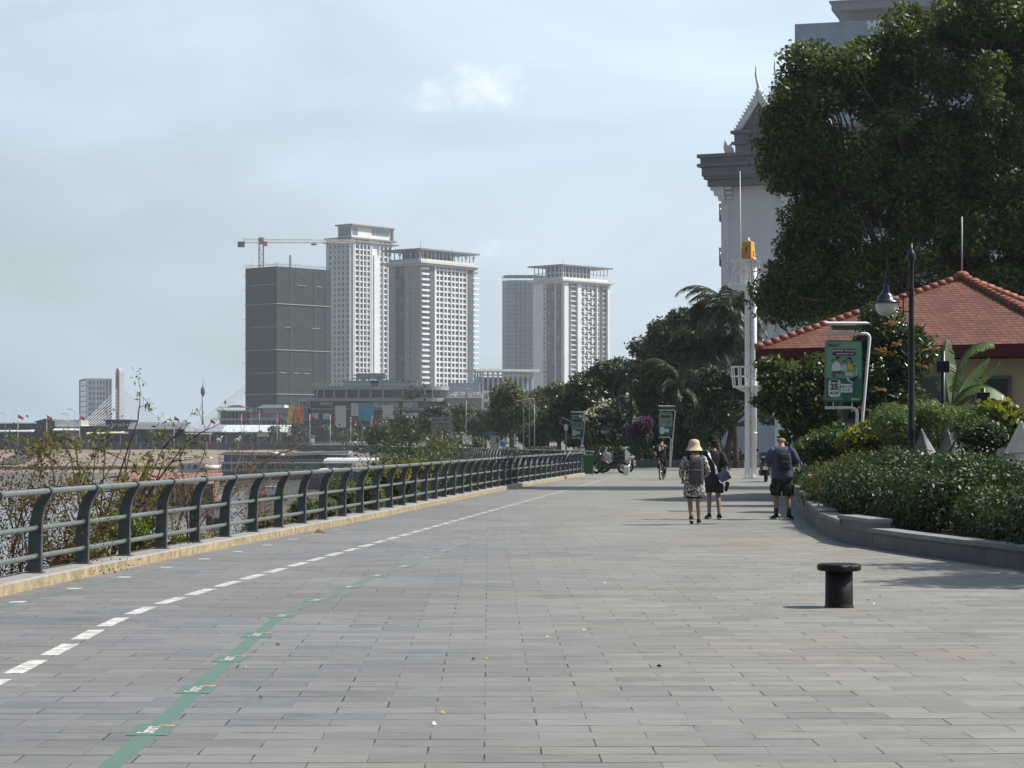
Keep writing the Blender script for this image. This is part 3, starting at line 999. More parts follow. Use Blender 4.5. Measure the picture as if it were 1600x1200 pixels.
# --- grid tower with roof garden, and its neighbour to the right
def tower_grid(label, d, xc, xl, xr, y_corn, y_slab, al, nf, style):
 C, u, v, Lr, Ll, rf, lf = block(xc, d, xl, xr, al)
 t = thing('residential_tower', label, 'tower', C)
 H_ = ZP(y_corn + 5, d)
 zs = ZP(y_slab, d)
 mb = MB(); lb = MB()
 mb.prism([(0, 0), (Lr, 0), (Lr, Ll), (0, Ll)], C, u, v, (0, 0, H_))
 w = Windows(t, GLASS)
 fh = H_ / nf
 if style == 0:
  for k in range(1, nf):
   z = k * fh
   w.put(rf, 0.02 * Lr, 0.125 * Lr, z + 0.9, z + 2.7)
   rf.box(lb, 0.0, 0.135 * Lr, z - 0.3, z + 0.75, 0, 1.2)
   for c in range(8):
    a = (0.275 + c * 0.072) * Lr
    w.put(rf, a, a + 0.047 * Lr, z + 0.8, z + 2.6, -0.2, 0.08)
   rf.box(lb, 0.255 * Lr, 0.845 * Lr, z - 0.3, z + 0.55, 0, 0.55)
   rf.box(lb, 0.95 * Lr, 1.06 * Lr, z - 0.3, z + 0.7, -3, 1.2)
  for c in range(9):
   a = (0.261 + c * 0.072) * Lr
   rf.box(lb, a - 0.35, a + 0.35, 0, H_ - 1, 0, 0.6 if c % 2 else 0.9)
  rf.box(lb, 0.255 * Lr - 1.2, 0.255 * Lr, 0, H_, 0, 1.2)
  dk = MB()
  rf.box(dk, 0.15 * Lr, 0.235 * Lr, 0, H_ - 0.5, 0, 0.9)
  rf.box(dk, 0.865 * Lr, 0.94 * Lr, 0, H_ - 0.5, 0, 0.9)
  for k in range(1, nf):
   z = k * fh
   for a0, a1 in ((0.30, 0.33), (0.52, 0.62), (0.66, 0.76)):
    w.put(lf, a0 * Ll, a1 * Ll, z + 0.7, z + 2.5)
  lf.box(dk, 0.49 * Ll, 0.78 * Ll, 0, H_ - 1, 0, 0.03)
 else:
  dk = MB()
  for k in range(1, nf):
   z = k * fh
   for a0, a1 in ((0.19, 0.29), (0.56, 0.64), (0.74, 0.80), (0.88, 0.95)):
    w.put(rf, a0 * Lr, a1 * Lr, z + 0.7, z + 2.6)
   j = k % 2
   for c in range(4):
    a = (0.40 + c * 0.085) * Lr
    w.put(rf, a, a + 0.05 * Lr, z + 0.5, z + 2.6, -0.2, 0.1)
    rf.box(lb, a - 0.035 * Lr, a, z + (1.4 if (c + k) % 2 else 0), z + (3.0 if (c + k) % 2 else 1.6), 0, 0.8)
   rf.box(lb, 0.38 * Lr, 0.72 * Lr, z - 0.2, z + 0.35, 0, 0.4)
   rf.box(lb, 0.17 * Lr, 0.30 * Lr, z - 0.2, z + 0.35, 0, 0.4)
  for a0, a1, o in ((0.0, 0.09, 1.5), (0.30, 0.375, 1.2), (0.715, 0.735, 1.4), (0.955, 1.0, 1.5)):
   rf.box(lb, a0 * Lr, a1 * Lr, 0, H_ - 0.4, 0, o)
  rf.box(dk, 0.10 * Lr, 0.165 * Lr, 0, H_ - 0.6, 0, 0.6)
  rf.box(dk, 0.82 * Lr, 0.87 * Lr, 0, H_ - 0.6, 0, 0.6)
  for k in range(1, nf):
   z = k * fh
   for a0, a1 in ((0.06, 0.2), (0.30, 0.37), (0.44, 0.51), (0.60, 0.64)):
    w.put(lf, a0 * Ll, a1 * Ll, z + 0.7, z + 2.5)
  lf.box(dk, 0.04 * Ll, 0.22 * Ll, 0, H_ - 1, 0, 0.03)
  lf.box(dk, 0.28 * Ll, 0.56 * Ll, 0, H_ - 1, 0, 0.03)
  lf.box(lb, 0.66 * Ll, 1.0 * Ll, 0, H_ - 1, 0, 0.5)
 w.done()
 mb.build('wall', GREYW if style == 0 else LGREY, t)
 lb.build('facade_grid', WHITEW, t)
 dk.build('recessed_strip', DKGREY, t)
 ov = 3.2
 mb = MB()
 mb.prism([(-ov, -ov), (Lr + ov, -ov), (Lr + ov, Ll + ov), (-ov, Ll + ov)], C + Vector((0, 0, H_)), u, v, (0, 0, 1.0))
 mb.prism([(-ov * .4, -ov * .4), (Lr + ov * .4, -ov * .4), (Lr + ov * .4, Ll + ov * .4), (-ov * .4, Ll + ov * .4)], C + Vector((0, 0, H_ - 1.2)), u, v, (0, 0, 1.18))
 mb.build('cornice', LGREY, t)
 mb = MB()
 mb.prism([(-ov * .7, -ov * .7), (Lr + ov * .7, -ov * .7), (Lr + ov * .7, Ll + ov), (-ov * .7, Ll + ov)], C + Vector((0, 0, zs - 0.8)), u, v, (0, 0, 0.8))
 mb.build('roof_slab', STEEL, t)
 mb = MB()
 mb.prism([(0.2 * Lr, 2), (0.66 * Lr, 2), (0.66 * Lr, Ll - 2), (0.2 * Lr, Ll - 2)], C + Vector((0, 0, H_ + 1)), u, v, (0, 0, zs - 0.82 - H_ - 1))
 mb.build('rooftop_room', DKGREY, t)
 mb = MB()
 rng = np.random.default_rng(int(d))
 for f, l in ((rf, Lr), (lf, Ll)):
  n_ = int(l / 3.2)
  for i in range(n_ + 1):
   a = l * i / n_
   f.box(mb, a - 0.2, a + 0.2, H_ + 1, zs - 0.8, -0.8, -0.4)
   if style == 0 and i % 2 == 0:
    mb.bar(f.pt(a, zs - 4, -0.6), f.pt(a + 1.6, zs - 0.9, -0.6), 0.25, 0.25)
    mb.bar(f.pt(a, zs - 4, -0.6), f.pt(a - 1.6, zs - 0.9, -0.6), 0.25, 0.25)
  f.box(mb, 0, l, H_ + 1, H_ + 2.6, -0.3, 0.0)
  if style == 1:
   f.box(mb, 0, l, (H_ + zs) / 2, (H_ + zs) / 2 + 0.4, -0.7, -0.3)
 mb.build('roof_terrace_frame', LGREY if style == 0 else WHITEW, t)
 mb = MB()
 mb.tube([C + u * 6 + v * 5 + Vector((0, 0, zs)), C + u * 6 + v * 5 + Vector((0, 0, zs + 5))], 0.12, n=5)
 mb.tube([C + u * Lr * .7 + v * 5 + Vector((0, 0, zs)), C + u * Lr * .7 + v * 5 + Vector((0, 0, zs + 3))], 0.1, n=5)
 mb.build('antenna', STEEL, t)
tower_grid('white grid-fronted residential tower with a slab roof on struts, right of the tallest white tower', 1200, 657, 607, 741, 406, 388, R(52), 33, 0)
tower_grid('pale residential tower with white shafts and framed roof terrace, rising over the dark trees', 1380, 879, 834, 950, 434, 413, R(47), 33, 1)
# --- blue glass tower
def tower_glass():
 d = 1750
 xl, xr = 786, 836
 zt = ZP(430, d)
 X0, X1 = (xl - CX) / F * d, (xr - CX) / F * d
 t = thing('glass_tower', 'slim blue glass tower with a rounded corner, left of the pale terrace-roofed tower', 'tower', (X0, d, 0))
 plan = [(0, 10), (0, 8)] + [(10 - 10 * math.cos(a), 5 - 9 * math.sin(a) + 1) for a in [R(q) for q in (0, 15, 30, 45, 60, 75, 90)]] + [(26, -1.5), (34, 3), (34, 26), (0, 26)]
 poly = plan[1:]
 mb = MB()
 mb.prism(poly, (X0, d, 0), (1, 0, 0), (0, 1, 0), (0, 0, zt - 4))
 mb.build('glass_skin', BGLASS2, t)
 mb = MB()
 nf = 38
 ctr = Vector((16, 12))
 front = poly[:10]
 for k in range(nf):
  z = (zt - 4) * k / nf
  for a, b in zip(front[:-1], front[1:]):
   mb.bar((X0 + a[0], d + a[1] - .1, z), (X0 + b[0], d + b[1] - .1, z), 0.5, 0.5)
 for i in range(len(front)):
  if i in (0, 1, 7): mb.bar((X0 + front[i][0], d + front[i][1] - .2, 0), (X0 + front[i][0], d + front[i][1] - .2, zt - 4), 1.1, 1.1)
 for a in (13.5, 17, 20.5, 24, 28):
  mb.bar((X0 + a, d - 4.2 + (a - 10) * 0.17, 0), (X0 + a, d - 4.2 + (a - 10) * .17, zt - 4), 0.9 if int(a) % 2 else 0.45, 0.6)
 mb.build('mullion', DKGREY, t)
 mb = MB()
 mb.prism(poly, (X0, d, zt - 0.6), (1, 0, 0), (0, 1, 0), (0, 0, 0.6))
 for i in range(0, 34, 3):
  mb.bar((X0 + i, d - 2 + abs(i - 10) * .2, zt - 4), (X0 + i + (1.4 if i % 2 else -1.4), d - 2 + abs(i - 10) * .2, zt - .6), 0.3, 0.3)
 mb.build('roof_crown', STEEL, t)
tower_glass()
# --- tower wrapped in green netting, with its crane
NETM = None
def net_mat(name, c0, c1):
 m = bpy.data.materials.new(name)
 N, L = nt(m)
 b = N['Principled BSDF']; b.inputs['Roughness'].default_value = 0.9; b.inputs['Specular IOR Level'].default_value = 0.1
 tc = N.new('ShaderNodeTexCoord')
 br = N.new('ShaderNodeTexBrick'); br.offset = 0.0
 br.inputs['Scale'].default_value = 1.0; br.inputs['Brick Width'].default_value = 1.8; br.inputs['Row Height'].default_value = 1.9
 br.inputs['Mortar Size'].default_value = 0.16; br.inputs['Mortar Smooth'].default_value = 0.6
 br.inputs['Color1'].default_value = (*c0, 1); br.inputs['Color2'].default_value = (*c1, 1)
 br.inputs['Mortar'].default_value = (c0[0] * .55, c0[1] * .55, c0[2] * .55, 1)
 sp = N.new('ShaderNodeSeparateXYZ'); cb = N.new('ShaderNodeCombineXYZ')
 L.new(tc.outputs['Object'], sp.inputs[0])
 ad = N.new('ShaderNodeMath'); L.new(sp.outputs[0], ad.inputs[0]); L.new(sp.outputs[1], ad.inputs[1])
 L.new(ad.outputs[0], cb.inputs[0]); L.new(sp.outputs[2], cb.inputs[1])
 L.new(cb.outputs[0], br.inputs['Vector'])
 nz = N.new('ShaderNodeTexNoise'); nz.inputs['Scale'].default_value = 0.35; nz.inputs['Detail'].default_value = 6
 L.new(tc.outputs['Object'], nz.inputs['Vector'])
 mr = N.new('ShaderNodeMapRange'); mr.inputs[3].default_value = 0.55; mr.inputs[4].default_value = 1.5
 L.new(nz.outputs['Fac'], mr.inputs[0])
 sc = N.new('ShaderNodeVectorMath'); sc.operation = 'SCALE'
 L.new(br.outputs['Color'], sc.inputs[0]); L.new(mr.outputs[0], sc.inputs['Scale'])
 L.new(sc.outputs[0], b.inputs['Base Color'])
 return m
def tower_net():
 d = 1120
 C, u, v, Lr, Ll, rf, lf = block(432, d, 383.5, 517, R(48))
 t = thing('construction_tower', 'unfinished tower wrapped in dark green netting under the tower crane', 'building', C)
 H_ = ZP(416, d)
 mb = MB()
 mb.prism([(0, 0), (Lr, 0), (Lr, Ll), (0, Ll)], C, u, v, (0, 0, H_))
 mb.build('green_netting', net_mat('green_net', (0.027, 0.041, 0.039), (0.043, 0.062, 0.056)), t)
 mb = MB()
 rng = np.random.default_rng(4)
 for k, z in enumerate((0.28, 0.53, 0.79)):
  lf.box(mb, 0, Ll, H_ * z - .16, H_ * z + .16, 0, 0.5)
  rf.box(mb, 0, Lr, H_ * z - .16, H_ * z + .16, 0, 0.5)
 for z in (0.17, 0.40, 0.66, 0.90):
  lf.box(mb, 0.05 * Ll, 0.8 * Ll, H_ * z - .15, H_ * z + .15, 0, 0.35)
  for q in range(3):
   a = rng.random() * .8
   rf.box(mb, a * Lr, (a + .1) * Lr, H_ * z - .15, H_ * z + .15, 0, 0.4)
 mb.build('scaffold_band', GREYW, t)
 mb = MB()
 for a in (0.24, 0.68, 0.9):
  rf.box(mb, a * Lr, (a + .05) * Lr, 0, H_ - 1, 0, 0.2)
 mb.build('netting_fold', M('dark_net', (0.028, 0.04, 0.04), 0.9, 0.2, 0.5), t)
 mb = MB()
 for f, l in ((rf, Lr), (lf, Ll)):
  n_ = int(l / 1.6)
  for i in range(n_ + 1):
   a = l * i / n_
   f.box(mb, a - .08, a + .08, H_, H_ + 1.0 + rng.random() * 1.4, -.4, -.24)
  f.box(mb, 0, l, H_ + 1.0, H_ + 1.15, -.4, -.3)
 f = rf
 f.box(mb, .33 * Lr, .33 * Lr + .7, H_, H_ + 6.5, -4, -3.3)
 for i in range(12):
  z = H_ * (i + .5) / 12
  lf.box(mb, Ll - .2, Ll + 0.7, z - .15, z + .15, -1, 0.5)
 mb.build('scaffold', STEEL, t)
tower_net()
def crane():
 d = 1125
 k = d / F
 zj = ZP(376, d); zb = ZP(416, d) - 1.0
 b = P(404, 416, d)
 X = b.x
 t = thing('tower_crane', 'red and white tower crane with long level jib above the netted tower', 'crane', (X, d + 12, zb))
 Y = d + 12
 RED = M('crane_paint', (0.42, 0.22, 0.17), 0.6, 0.2, 0.6)
 mb = MB()
 h = 1.1
 for sx_, sy_ in ((-h, -h), (h, -h), (h, h), (-h, h)):
  mb.bar((X + sx_, Y + sy_, zb), (X + sx_, Y + sy_, zj), 0.35, 0.35)
 z = zb
 i = 0
 while z < zj - 2:
  s_ = 1 if i % 2 else -1
  mb.bar((X - h * s_, Y - h, z), (X + h * s_, Y - h, z + 2), 0.22, 0.22)
  mb.bar((X - h, Y - h, z), (X + h, Y - h, z), 0.22, 0.22)
  mb.bar((X - h, Y - h * s_, z), (X - h, Y + h * s_, z + 2), 0.22, 0.22)
  z += 2; i += 1
 mb.build('mast', RED, t)
 x0, x1 = P(367, 0, d).x, P(548, 0, d).x
 mb = MB()
 y1 = Y + 26
 def jp(x, o=0, zz=0):
  f_ = (x - X) / (x1 - X)
  return Vector((x, Y + 20 * f_ + o, zj + 1.8 * f_ + zz))
 n_ = 34
 for o, zz in ((-.8, 0), (.8, 0), (0, 1.9)):
  mb.bar(jp(x0 + 3, o, zz), jp(x1, o, zz if zz == 0 else 1.1), 0.32, 0.32)
 for i in range(n_):
  xa, xb = x0 + 3 + (x1 - x0 - 3) * i / n_, x0 + 3 + (x1 - x0 - 3) * (i + 1) / n_
  mb.bar(jp(xa, -.8), jp((xa + xb) / 2, 0, 1.8), .2, .2)
  mb.bar(jp((xa + xb) / 2, 0, 1.8), jp(xb, -.8), .2, .2)
 mb.build('jib', M('crane_jib_paint', (0.50, 0.42, 0.38), 0.6, 0.2, 0.3), t)
 mb = MB()
 mb.box(jp(x0 + 2.2, 0, -0.8), (3.4, 2.0, 2.8))
 mb.build('counterweight', DKGREY, t)
 mb = MB()
 mb.box(jp(X + 2.0, -1.2, -0.6), (2.2, 1.8, 2.2))
 mb.box(jp(X, 0, .9), (2.6, 2.2, 3.4))
 mb.build('cab', RED, t)
 mb = MB()
 xt = P(484, 0, d).x
 mb.box(jp(xt, -.2, -.9), (2.6, 1.4, .9))
 mb.build('trolley', STEEL, t)
crane()
# --- tower at far left, bridge pylon with stay cables, observation mast
def tower_left():
 d = 1500
 C, u, v, Lr, Ll, rf, lf = block(136, d, 124.5, 174, R(18))
 t = thing('office_tower', 'hazy blue-grey glass office tower left of the white bridge pylon', 'tower', C)
 H_ = ZP(593, d)
 mb = MB()
 mb.prism([(0, 0), (Lr, 0), (Lr, Ll), (0, Ll)], C, u, v, (0, 0, H_))
 mb.build('glass_skin', BGLASS2, t)
 mb = MB()
 nf = 12
 for k in range(nf + 1):
  z = H_ * k / nf
  rf.box(mb, 0, Lr * 0.72, z - 1.1, z + .1, 0, .3)
  lf.box(mb, 0, Ll * .8, z - .5, z, 0, .3)
 for a in (0, .18, .3, .36, .48, .6, .72, .86, .98):
  rf.box(mb, a * Lr, a * Lr + .7, 0, H_, 0, .45)
 lf.box(mb, -.4, 1.1, 0, H_, 0, .4); lf.box(mb, Ll - 1, Ll, 0, H_, 0, .4)
 mb.prism([(-.4, -.4), (Lr + .4, -.4), (Lr + .4, Ll + .4), (-.4, Ll + .4)], C + Vector((0, 0, H_)), u, v, (0, 0, .8))
 mb.build('facade_grid', M('blue_grey_panel', (0.36, 0.38, 0.42), .7, .06, .2), t)
 w = Windows(t, DKGREY)
 rng = np.random.default_rng(8)
 for k in range(nf):
  z = H_ * k / nf
  for a in (.2, .26, .32, .38, .44, .5, .56, .62, .66):
   if rng.random() < .75:
    w.put(rf, a * Lr, (a + .045) * Lr, z + 1.2, z + 3.0, 0, .16)
 w.done()
tower_left()
CONC = M('pale_concrete', (0.34, 0.34, 0.335), .85, .06, .1)
def bridge():
 d = 1420
 k = d / F
 c = P(185, 640, d)
 t = thing('cable_stayed_bridge', 'white bridge pylon with an oval opening and fans of stay cables', 'bridge', (c.x, d, 0))
 zt = ZP(575, d)
 mb = MB()
 # slender pylon, arched head with an oval eye
 w0, w1 = 1.25, 1.25
 n_ = 14
 outer = [(-w0, 0), (-w0, zt - 4)] + [(-w1 * math.cos(R(a)), zt - 4 + 4 * math.sin(R(a))) for a in range(15, 166, 15)] + [(w1, zt - 4), (w0, 0)]
 D = Vector((1.7, 7, 0))
 eye0, eye1 = zt - 17, zt - 4
 left = [(-w0, 0), (-w0, zt - 4)] + [(-w1 * math.cos(R(a)), zt - 4 + 4 * math.sin(R(a))) for a in range(15, 91, 15)] + [(0, zt - 2.2)] + [(-.72 * math.sin(R(a)), (eye0 + eye1) / 2 + 6.4 * math.cos(R(a))) for a in range(20, 180, 20)] + [(0, eye0), (0, 0)]
 right = [(-x, z) for x, z in reversed(left)]
 O = Vector((c.x - .6, d, 0))
 mb.prism(left, O, (1, 0, 0), (0, 0, 1), D)
 mb.prism(right, O + Vector((0.004, 0, 0)), (1, 0, 0), (0, 0, 1), D)
 mb.build('pylon', CONC, t)
 mb = MB()
 n_ = 15
 for i in range(n_):
  f = i / (n_ - 1)
  top = O + D * .5 + Vector((0, 0, zt - 12 - 32 * f))
  e1 = P(270 - 62 * f, 668, d + 60 * (1 - f)); e1.z = 8
  e0 = P(120 + 50 * f, 668, d - 60 * (1 - f)); e0.z = 8
  mb.tube([top, e1], 0.17, n=4, smooth=False, caps=False)
  mb.tube([top, e0], 0.17, n=4, smooth=False, caps=False)
 # cables of the pylon that stands behind the netted tower
 for i in range(12):
  f = i / 11
  a = P(402, 588 + 30 * f, d + 40)
  b = P(300 + 75 * f, 668, d + 10)
  mb.tube([a, b], 0.24, n=4, smooth=False, caps=False)
 mb.build('stay_cable', M('cable_grey', (0.42, 0.43, 0.44), .6, .05, 1), t)
 mb = MB()
 mb.bar((P(60, 0, d).x, d - 90, 7), (P(420, 0, d).x, d + 40, 7), 14, 2)
 mb.build('deck', CONC, t)
bridge()
def obs():
 d = 1000
 c = P(317, 660, d)
 t = thing('observation_mast', 'thin mast with a dark bulb-shaped head and antenna, right of the bridge cables', 'tower', (c.x, d, 0))
 mb = MB(); mb.tube([(c.x, d, 0), (c.x, d, ZP(620, d))], [.6, .42], n=8); mb.build('shaft', GREYW, t)
 z0 = ZP(620, d)
 s = d / F
 mb = MB(); mb.lathe([(.35, 0), (.6, 3 * s), (.95, 5 * s), (.95, 12 * s), (.75, 14 * s), (.4, 15 * s), (.12, 19 * s)], (c.x, d, z0), n=12); mb.build('head', DKGREY, t)
 mb = MB(); mb.tube([(c.x, d, z0 + 20 * s), (c.x, d, z0 + 33 * s)], .09, n=5); mb.bar((c.x - .9, d, z0 + 20 * s), (c.x + 1.6, d, z0 + 20.4 * s), .1, .1); mb.build('antenna', STEEL, t)
obs()
# --- curved shopping mall with terraces, portico behind, low blocks
def mall():
 d = 760
 s = d / F
 X = lambda x: (x - CX) / F * d
 t = thing('shopping_mall', 'grey glass-fronted mall with long curved terraces below the white towers', 'building', (X(590), d, 0))
 def slab(mb, xl, xr, y0, y1, dep, rad=6.0, off=0.0):
  x0, x1 = X(xl), X(xr)
  poly = [(x0, dep), (x0, off)] + [(x1 - rad + rad * math.sin(R(a)), off + rad - rad * math.cos(R(a))) for a in range(0, 91, 15)] + [(x1, dep)]
  zt, zb = ZP(y0, d), ZP(y1, d)
  mb.prism(poly, (0, d, zb), (1, 0, 0), (0, 1, 0), (0, 0, zt - zb))
 mb = MB()
 slab(mb, 487, 700, 603, 609, 50, 8)
 slab(mb, 480, 702, 621.5, 627, 52, 8, -1.5)
 slab(mb, 484, 698, 638, 640.5, 50, 8, .5)
 for x in (495, 506, 522, 541, 560, 579, 598, 630, 664, 676):
  mb.box((X(x), d + 1.2, (ZP(609, d) + ZP(621.5, d)) / 2), (0.7, .7, ZP(609, d) - ZP(621.5, d)))
 mb.build('terrace_slab', M('grey_cladding', (0.24, 0.25, 0.265), .6, .06, .3), t)
 mb = MB()
 slab(mb, 490, 698, 609, 621.5, 48, 8, 3)
 slab(mb, 484, 698, 627, 690, 48, 8, 2)
 mb.build('glass_wall', M('mall_glass', (0.03, 0.038, 0.048), .15, .35, .12, spec=.7), t)
 mb = MB()
 rng = np.random.default_rng(11)
 for x0, x1, y0, y1 in ((583, 600, 628, 637), (601, 622, 628, 637), (629, 652, 628, 637), (630, 642, 646, 652), (645, 655, 645, 654), (500, 520, 628, 633), (486, 497, 645, 655), (504, 514, 646, 655)):
  mb.box(((X(x0) + X(x1)) / 2, d + 1.9, (ZP(y0, d) + ZP(y1, d)) / 2), (X(x1) - X(x0), .5, ZP(y0, d) - ZP(y1, d)))
 mb.build('lit_glazing', M('sky_lit_glass', (0.42, 0.48, 0.50), .2, .25, .3), t)
 for x0, x1, y0, y1 in ((524, 541, 634, 668), (598, 615, 633, 655), (549, 560, 630, 650)):
  mb = MB(); mb.box(((X(x0) + X(x1)) / 2, d - .5, (ZP(y0, d) + ZP(y1, d)) / 2), (X(x1) - X(x0), .8, ZP(y0, d) - ZP(y1, d)))
  for q in range(9):
   z = ZP(y1, d) + (ZP(y0, d) - ZP(y1, d)) * (q + .5) / 9
   mb.box(((X(x0) + X(x1)) / 2, d - 1.0, z), (X(x1) - X(x0), .3, .25))
  mb.build('louvre_panel', LGREY, t)
 mb = MB()
 for x0, x1 in ((488, 700),):
  for i in range(40):
   x = x0 + (x1 - x0) * i / 39
   mb.box((X(x), d + .5, ZP(601, d)), (.12, .12, 1.0))
  mb.box(((X(x0) + X(x1)) / 2, d + .5, ZP(600, d)), (X(x1) - X(x0), .12, .12))
 mb.build('roof_rail', LGREY, t)
 mb = MB()
 for x in range(545, 630, 6):
  h_ = 6 + 7 * rng.random()
  mb.bar((X(x), d + 14, ZP(603, d)), (X(x + rng.normal() * 3), d + 14, ZP(603 - h_, d)), .5, .5)
 mb.bar((X(545), d + 14, ZP(590, d)), (X(585), d + 14, ZP(590, d)), .4, .4)
 mb.bar((X(548), d + 14, ZP(584, d)), (X(612), d + 14, ZP(596, d)), .4, .4)
 mb.box((X(575), d + 15, ZP(586, d)), (10, 3, 2.0)); mb.box((X(612), d + 15, ZP(598, d)), (16, 4, 2.4)); mb.box((X(560), d + 15, ZP(598, d)), (12, 4, 2.0))
 mb.build('rooftop_steelwork', STEEL, t)
 mb = MB()
 mb.box(((X(697) + X(753)) / 2, d + 8, (ZP(621, d) + ZP(690, d)) / 2), (X(753) - X(697), 14, ZP(621, d) - ZP(690, d)))
 mb.build('beige_wing', M('olive_beige_wall', (0.24, 0.225, 0.18), .85, .06, .2), t)
 mb = MB()
 mb.box(((X(697) + X(753.6)) / 2, d + 7.8, ZP(620.6, d)), (X(753.8) - X(697), 15, .5))
 mb.box((X(753.3), d + 0.6, (ZP(621, d) + ZP(690, d)) / 2), (.5, .6, ZP(621, d) - ZP(690, d)))
 mb.build('coping', WHITEW, t)
 mb = MB()
 mb.box(((X(698) + X(748)) / 2, d + 16, (ZP(597, d) + ZP(618, d)) / 2), (X(748) - X(698), 8, ZP(597, d) - ZP(618, d)))
 mb.build('upper_wing', M('blue_grey_wall', (0.22, 0.24, 0.27), .8, .1, .3), t)
 m1 = text_mb('ភោជនីយដ្ឋាន សួនកម្សាន្ត', 1.9, ((X(698) + X(751)) / 2, d + 11.7, ZP(614, d)), (1, 0, 0), (0, 0, 1), bold=.05)
 m1.build('sign_lettering', WHITEW, t)
 mb = MB()
 mb.box(((X(752) + X(772)) / 2, d + 20, (ZP(609, d) + ZP(690, d)) / 2), (X(772) - X(752), 14, ZP(609, d) - ZP(690, d)))
 mb.build('side_wing', LGREY, t)
 w = Windows(t, GLASS)
 f = Face((X(752), d + 13, 0), (1, 0, 0), (0, -1, 0))
 for k in range(5):
  for j in range(2):
   w.put(f, .8 + j * 2.0, 2.0 + j * 2.0, 3 + k * 3.2, 5 + k * 3.2)
 w.done()
mall()
def portico():
 d = 900
 X = lambda x: (x - CX) / F * d
 t = thing('portico_building', 'flat white roof on tall slim columns beside the blue glass tower', 'building', (X(787), d, 0))
 mb = MB()
 al = R(20)
 u = Vector((math.cos(al), math.sin(al), 0)); v = Vector((-math.sin(al), math.cos(al), 0))
 O = Vector((X(752), d, 0))
 Lr = 24
 zt = ZP(577, d)
 mb.prism([(-3, -2), (Lr, -2), (Lr, 12), (-3, 12)], O + Vector((0, 0, zt - .8)), u, v, (0, 0, .9))
 mb.build('roof', WHITEW, t)
 mb = MB()
 f = Face(O, u, -v); g = Face(O, v, -u)
 for i in range(11):
  a = 1.0 + (Lr - 3) * i / 10
  f.box(mb, a - .3, a + .3, 0, zt - .8, -1.2, -.6)
  mb.bar(f.pt(a, zt * .60, -1), f.pt(a + 1, zt * .60, -6), .3, .3)
 for i in range(4):
  a = .6 + 3.2 * i
  g.box(mb, a - .3, a + .3, 0, zt - .8, -1.2, -.6)
 f.box(mb, 0, Lr - 1.5, zt - 2.5, zt - 2.0, -1.2, -.5)
 f.box(mb, 0, Lr - 1.5, zt * .55, zt * .55 + 1.2, -1.4, -.4)
 mb.build('column', LGREY, t)
 mb = MB()
 f.box(mb, .5, Lr - 2, 0, zt - 3, -9, -4.5)
 mb.build('glass_wall', BGLASS, t)
portico()
def low_block():
 d = 780
 X = lambda x: (x - CX) / F * d
 t = thing('commercial_block', 'low grey commercial block with red lettering under the netted tower', 'building', (X(415), d, 0))
 def bx(mb, x0, x1, y0, y1, o0, o1, mi=0):
  mb.box(((X(x0) + X(x1)) / 2, d + (o0 + o1) / 2, (ZP(y0, d) + ZP(y1, d)) / 2), (X(x1) - X(x0), o1 - o0, ZP(y0, d) - ZP(y1, d)), mi=mi)
 mb = MB()
 bx(mb, 343, 391, 642, 694, 2, 20); bx(mb, 391, 482, 637, 694, 0, 20)
 mb.build('wall', GREYW, t)
 mb = MB()
 bx(mb, 340, 391, 641, 643, -.5, 20); bx(mb, 342, 391, 654, 656, -.5, 20)
 for x in range(342, 391, 6): bx(mb, x, x + .7, 643, 668, .3, .9)
 for x in range(341, 390, 3): bx(mb, x, x + .3, 636, 641, -.4, -.2)
 bx(mb, 341, 390, 636, 636.6, -.4, -.2)
 bx(mb, 391, 482, 655, 656, -.6, 0)
 mb.build('balcony', LGREY, t)
 w = Windows(t, GLASS)
 f = Face((X(343), d + 2, 0), (1, 0, 0), (0, -1, 0))
 for k in range(2):
  for j in range(8):
   a = .6 + j * 1.25
   w.put(f, a, a + .8, ZP(653, d) - k * 2.8, ZP(645, d) - k * 2.8)
 f = Face((X(391), d, 0), (1, 0, 0), (0, -1, 0))
 for j in range(3):
  w.put(f, 1 + j * 1.3, 1.8 + j * 1.3, ZP(646, d), ZP(638, d))
 for j in range(12):
  w.put(f, 1 + j * 1.6, 2.1 + j * 1.6, ZP(665, d), ZP(658, d))
 w.done()
 mb = MB()
 mb.prism([(X(400), ZP(637, d)), (X(444), ZP(637, d)), (X(444), ZP(632.5, d)), (X(412), ZP(632, d))], (0, d + 1, 0), (1, 0, 0), (0, 0, 1), (0, 14, 0))
 bx(mb, 466, 479, 624, 635, 2, 10)
 mb.build('roof_hood', WHITEW, t)
 mb = MB()
 mb.prism([(X(350), ZP(636, d)), (X(382), ZP(636, d)), (X(372), ZP(632.5, d)), (X(362), ZP(632.5, d))], (0, d + 4, 0), (1, 0, 0), (0, 0, 1), (0, 10, 0))
 mb.build('tiled_roof', M('far_red_tile', (0.33, 0.15, 0.11), .8, .1, .5), t)
 m = text_mb('ភោជនីយដ្ឋាន មាត់ទន្លេ', 1.75, (X(420), d - .12, ZP(649, d)), (1, 0, 0), (0, 0, 1), bold=.06)
 m.build('sign_lettering', M('red_sign_letters', (0.42, 0.05, 0.06), .6), t)
 mb = MB(); bx(mb, 467.5, 471.5, 626, 633, 1.7, 1.95); bx(mb, 473, 477.5, 626, 633, 1.7, 1.95)
 mb.build('window', GLASS, t)
low_block()
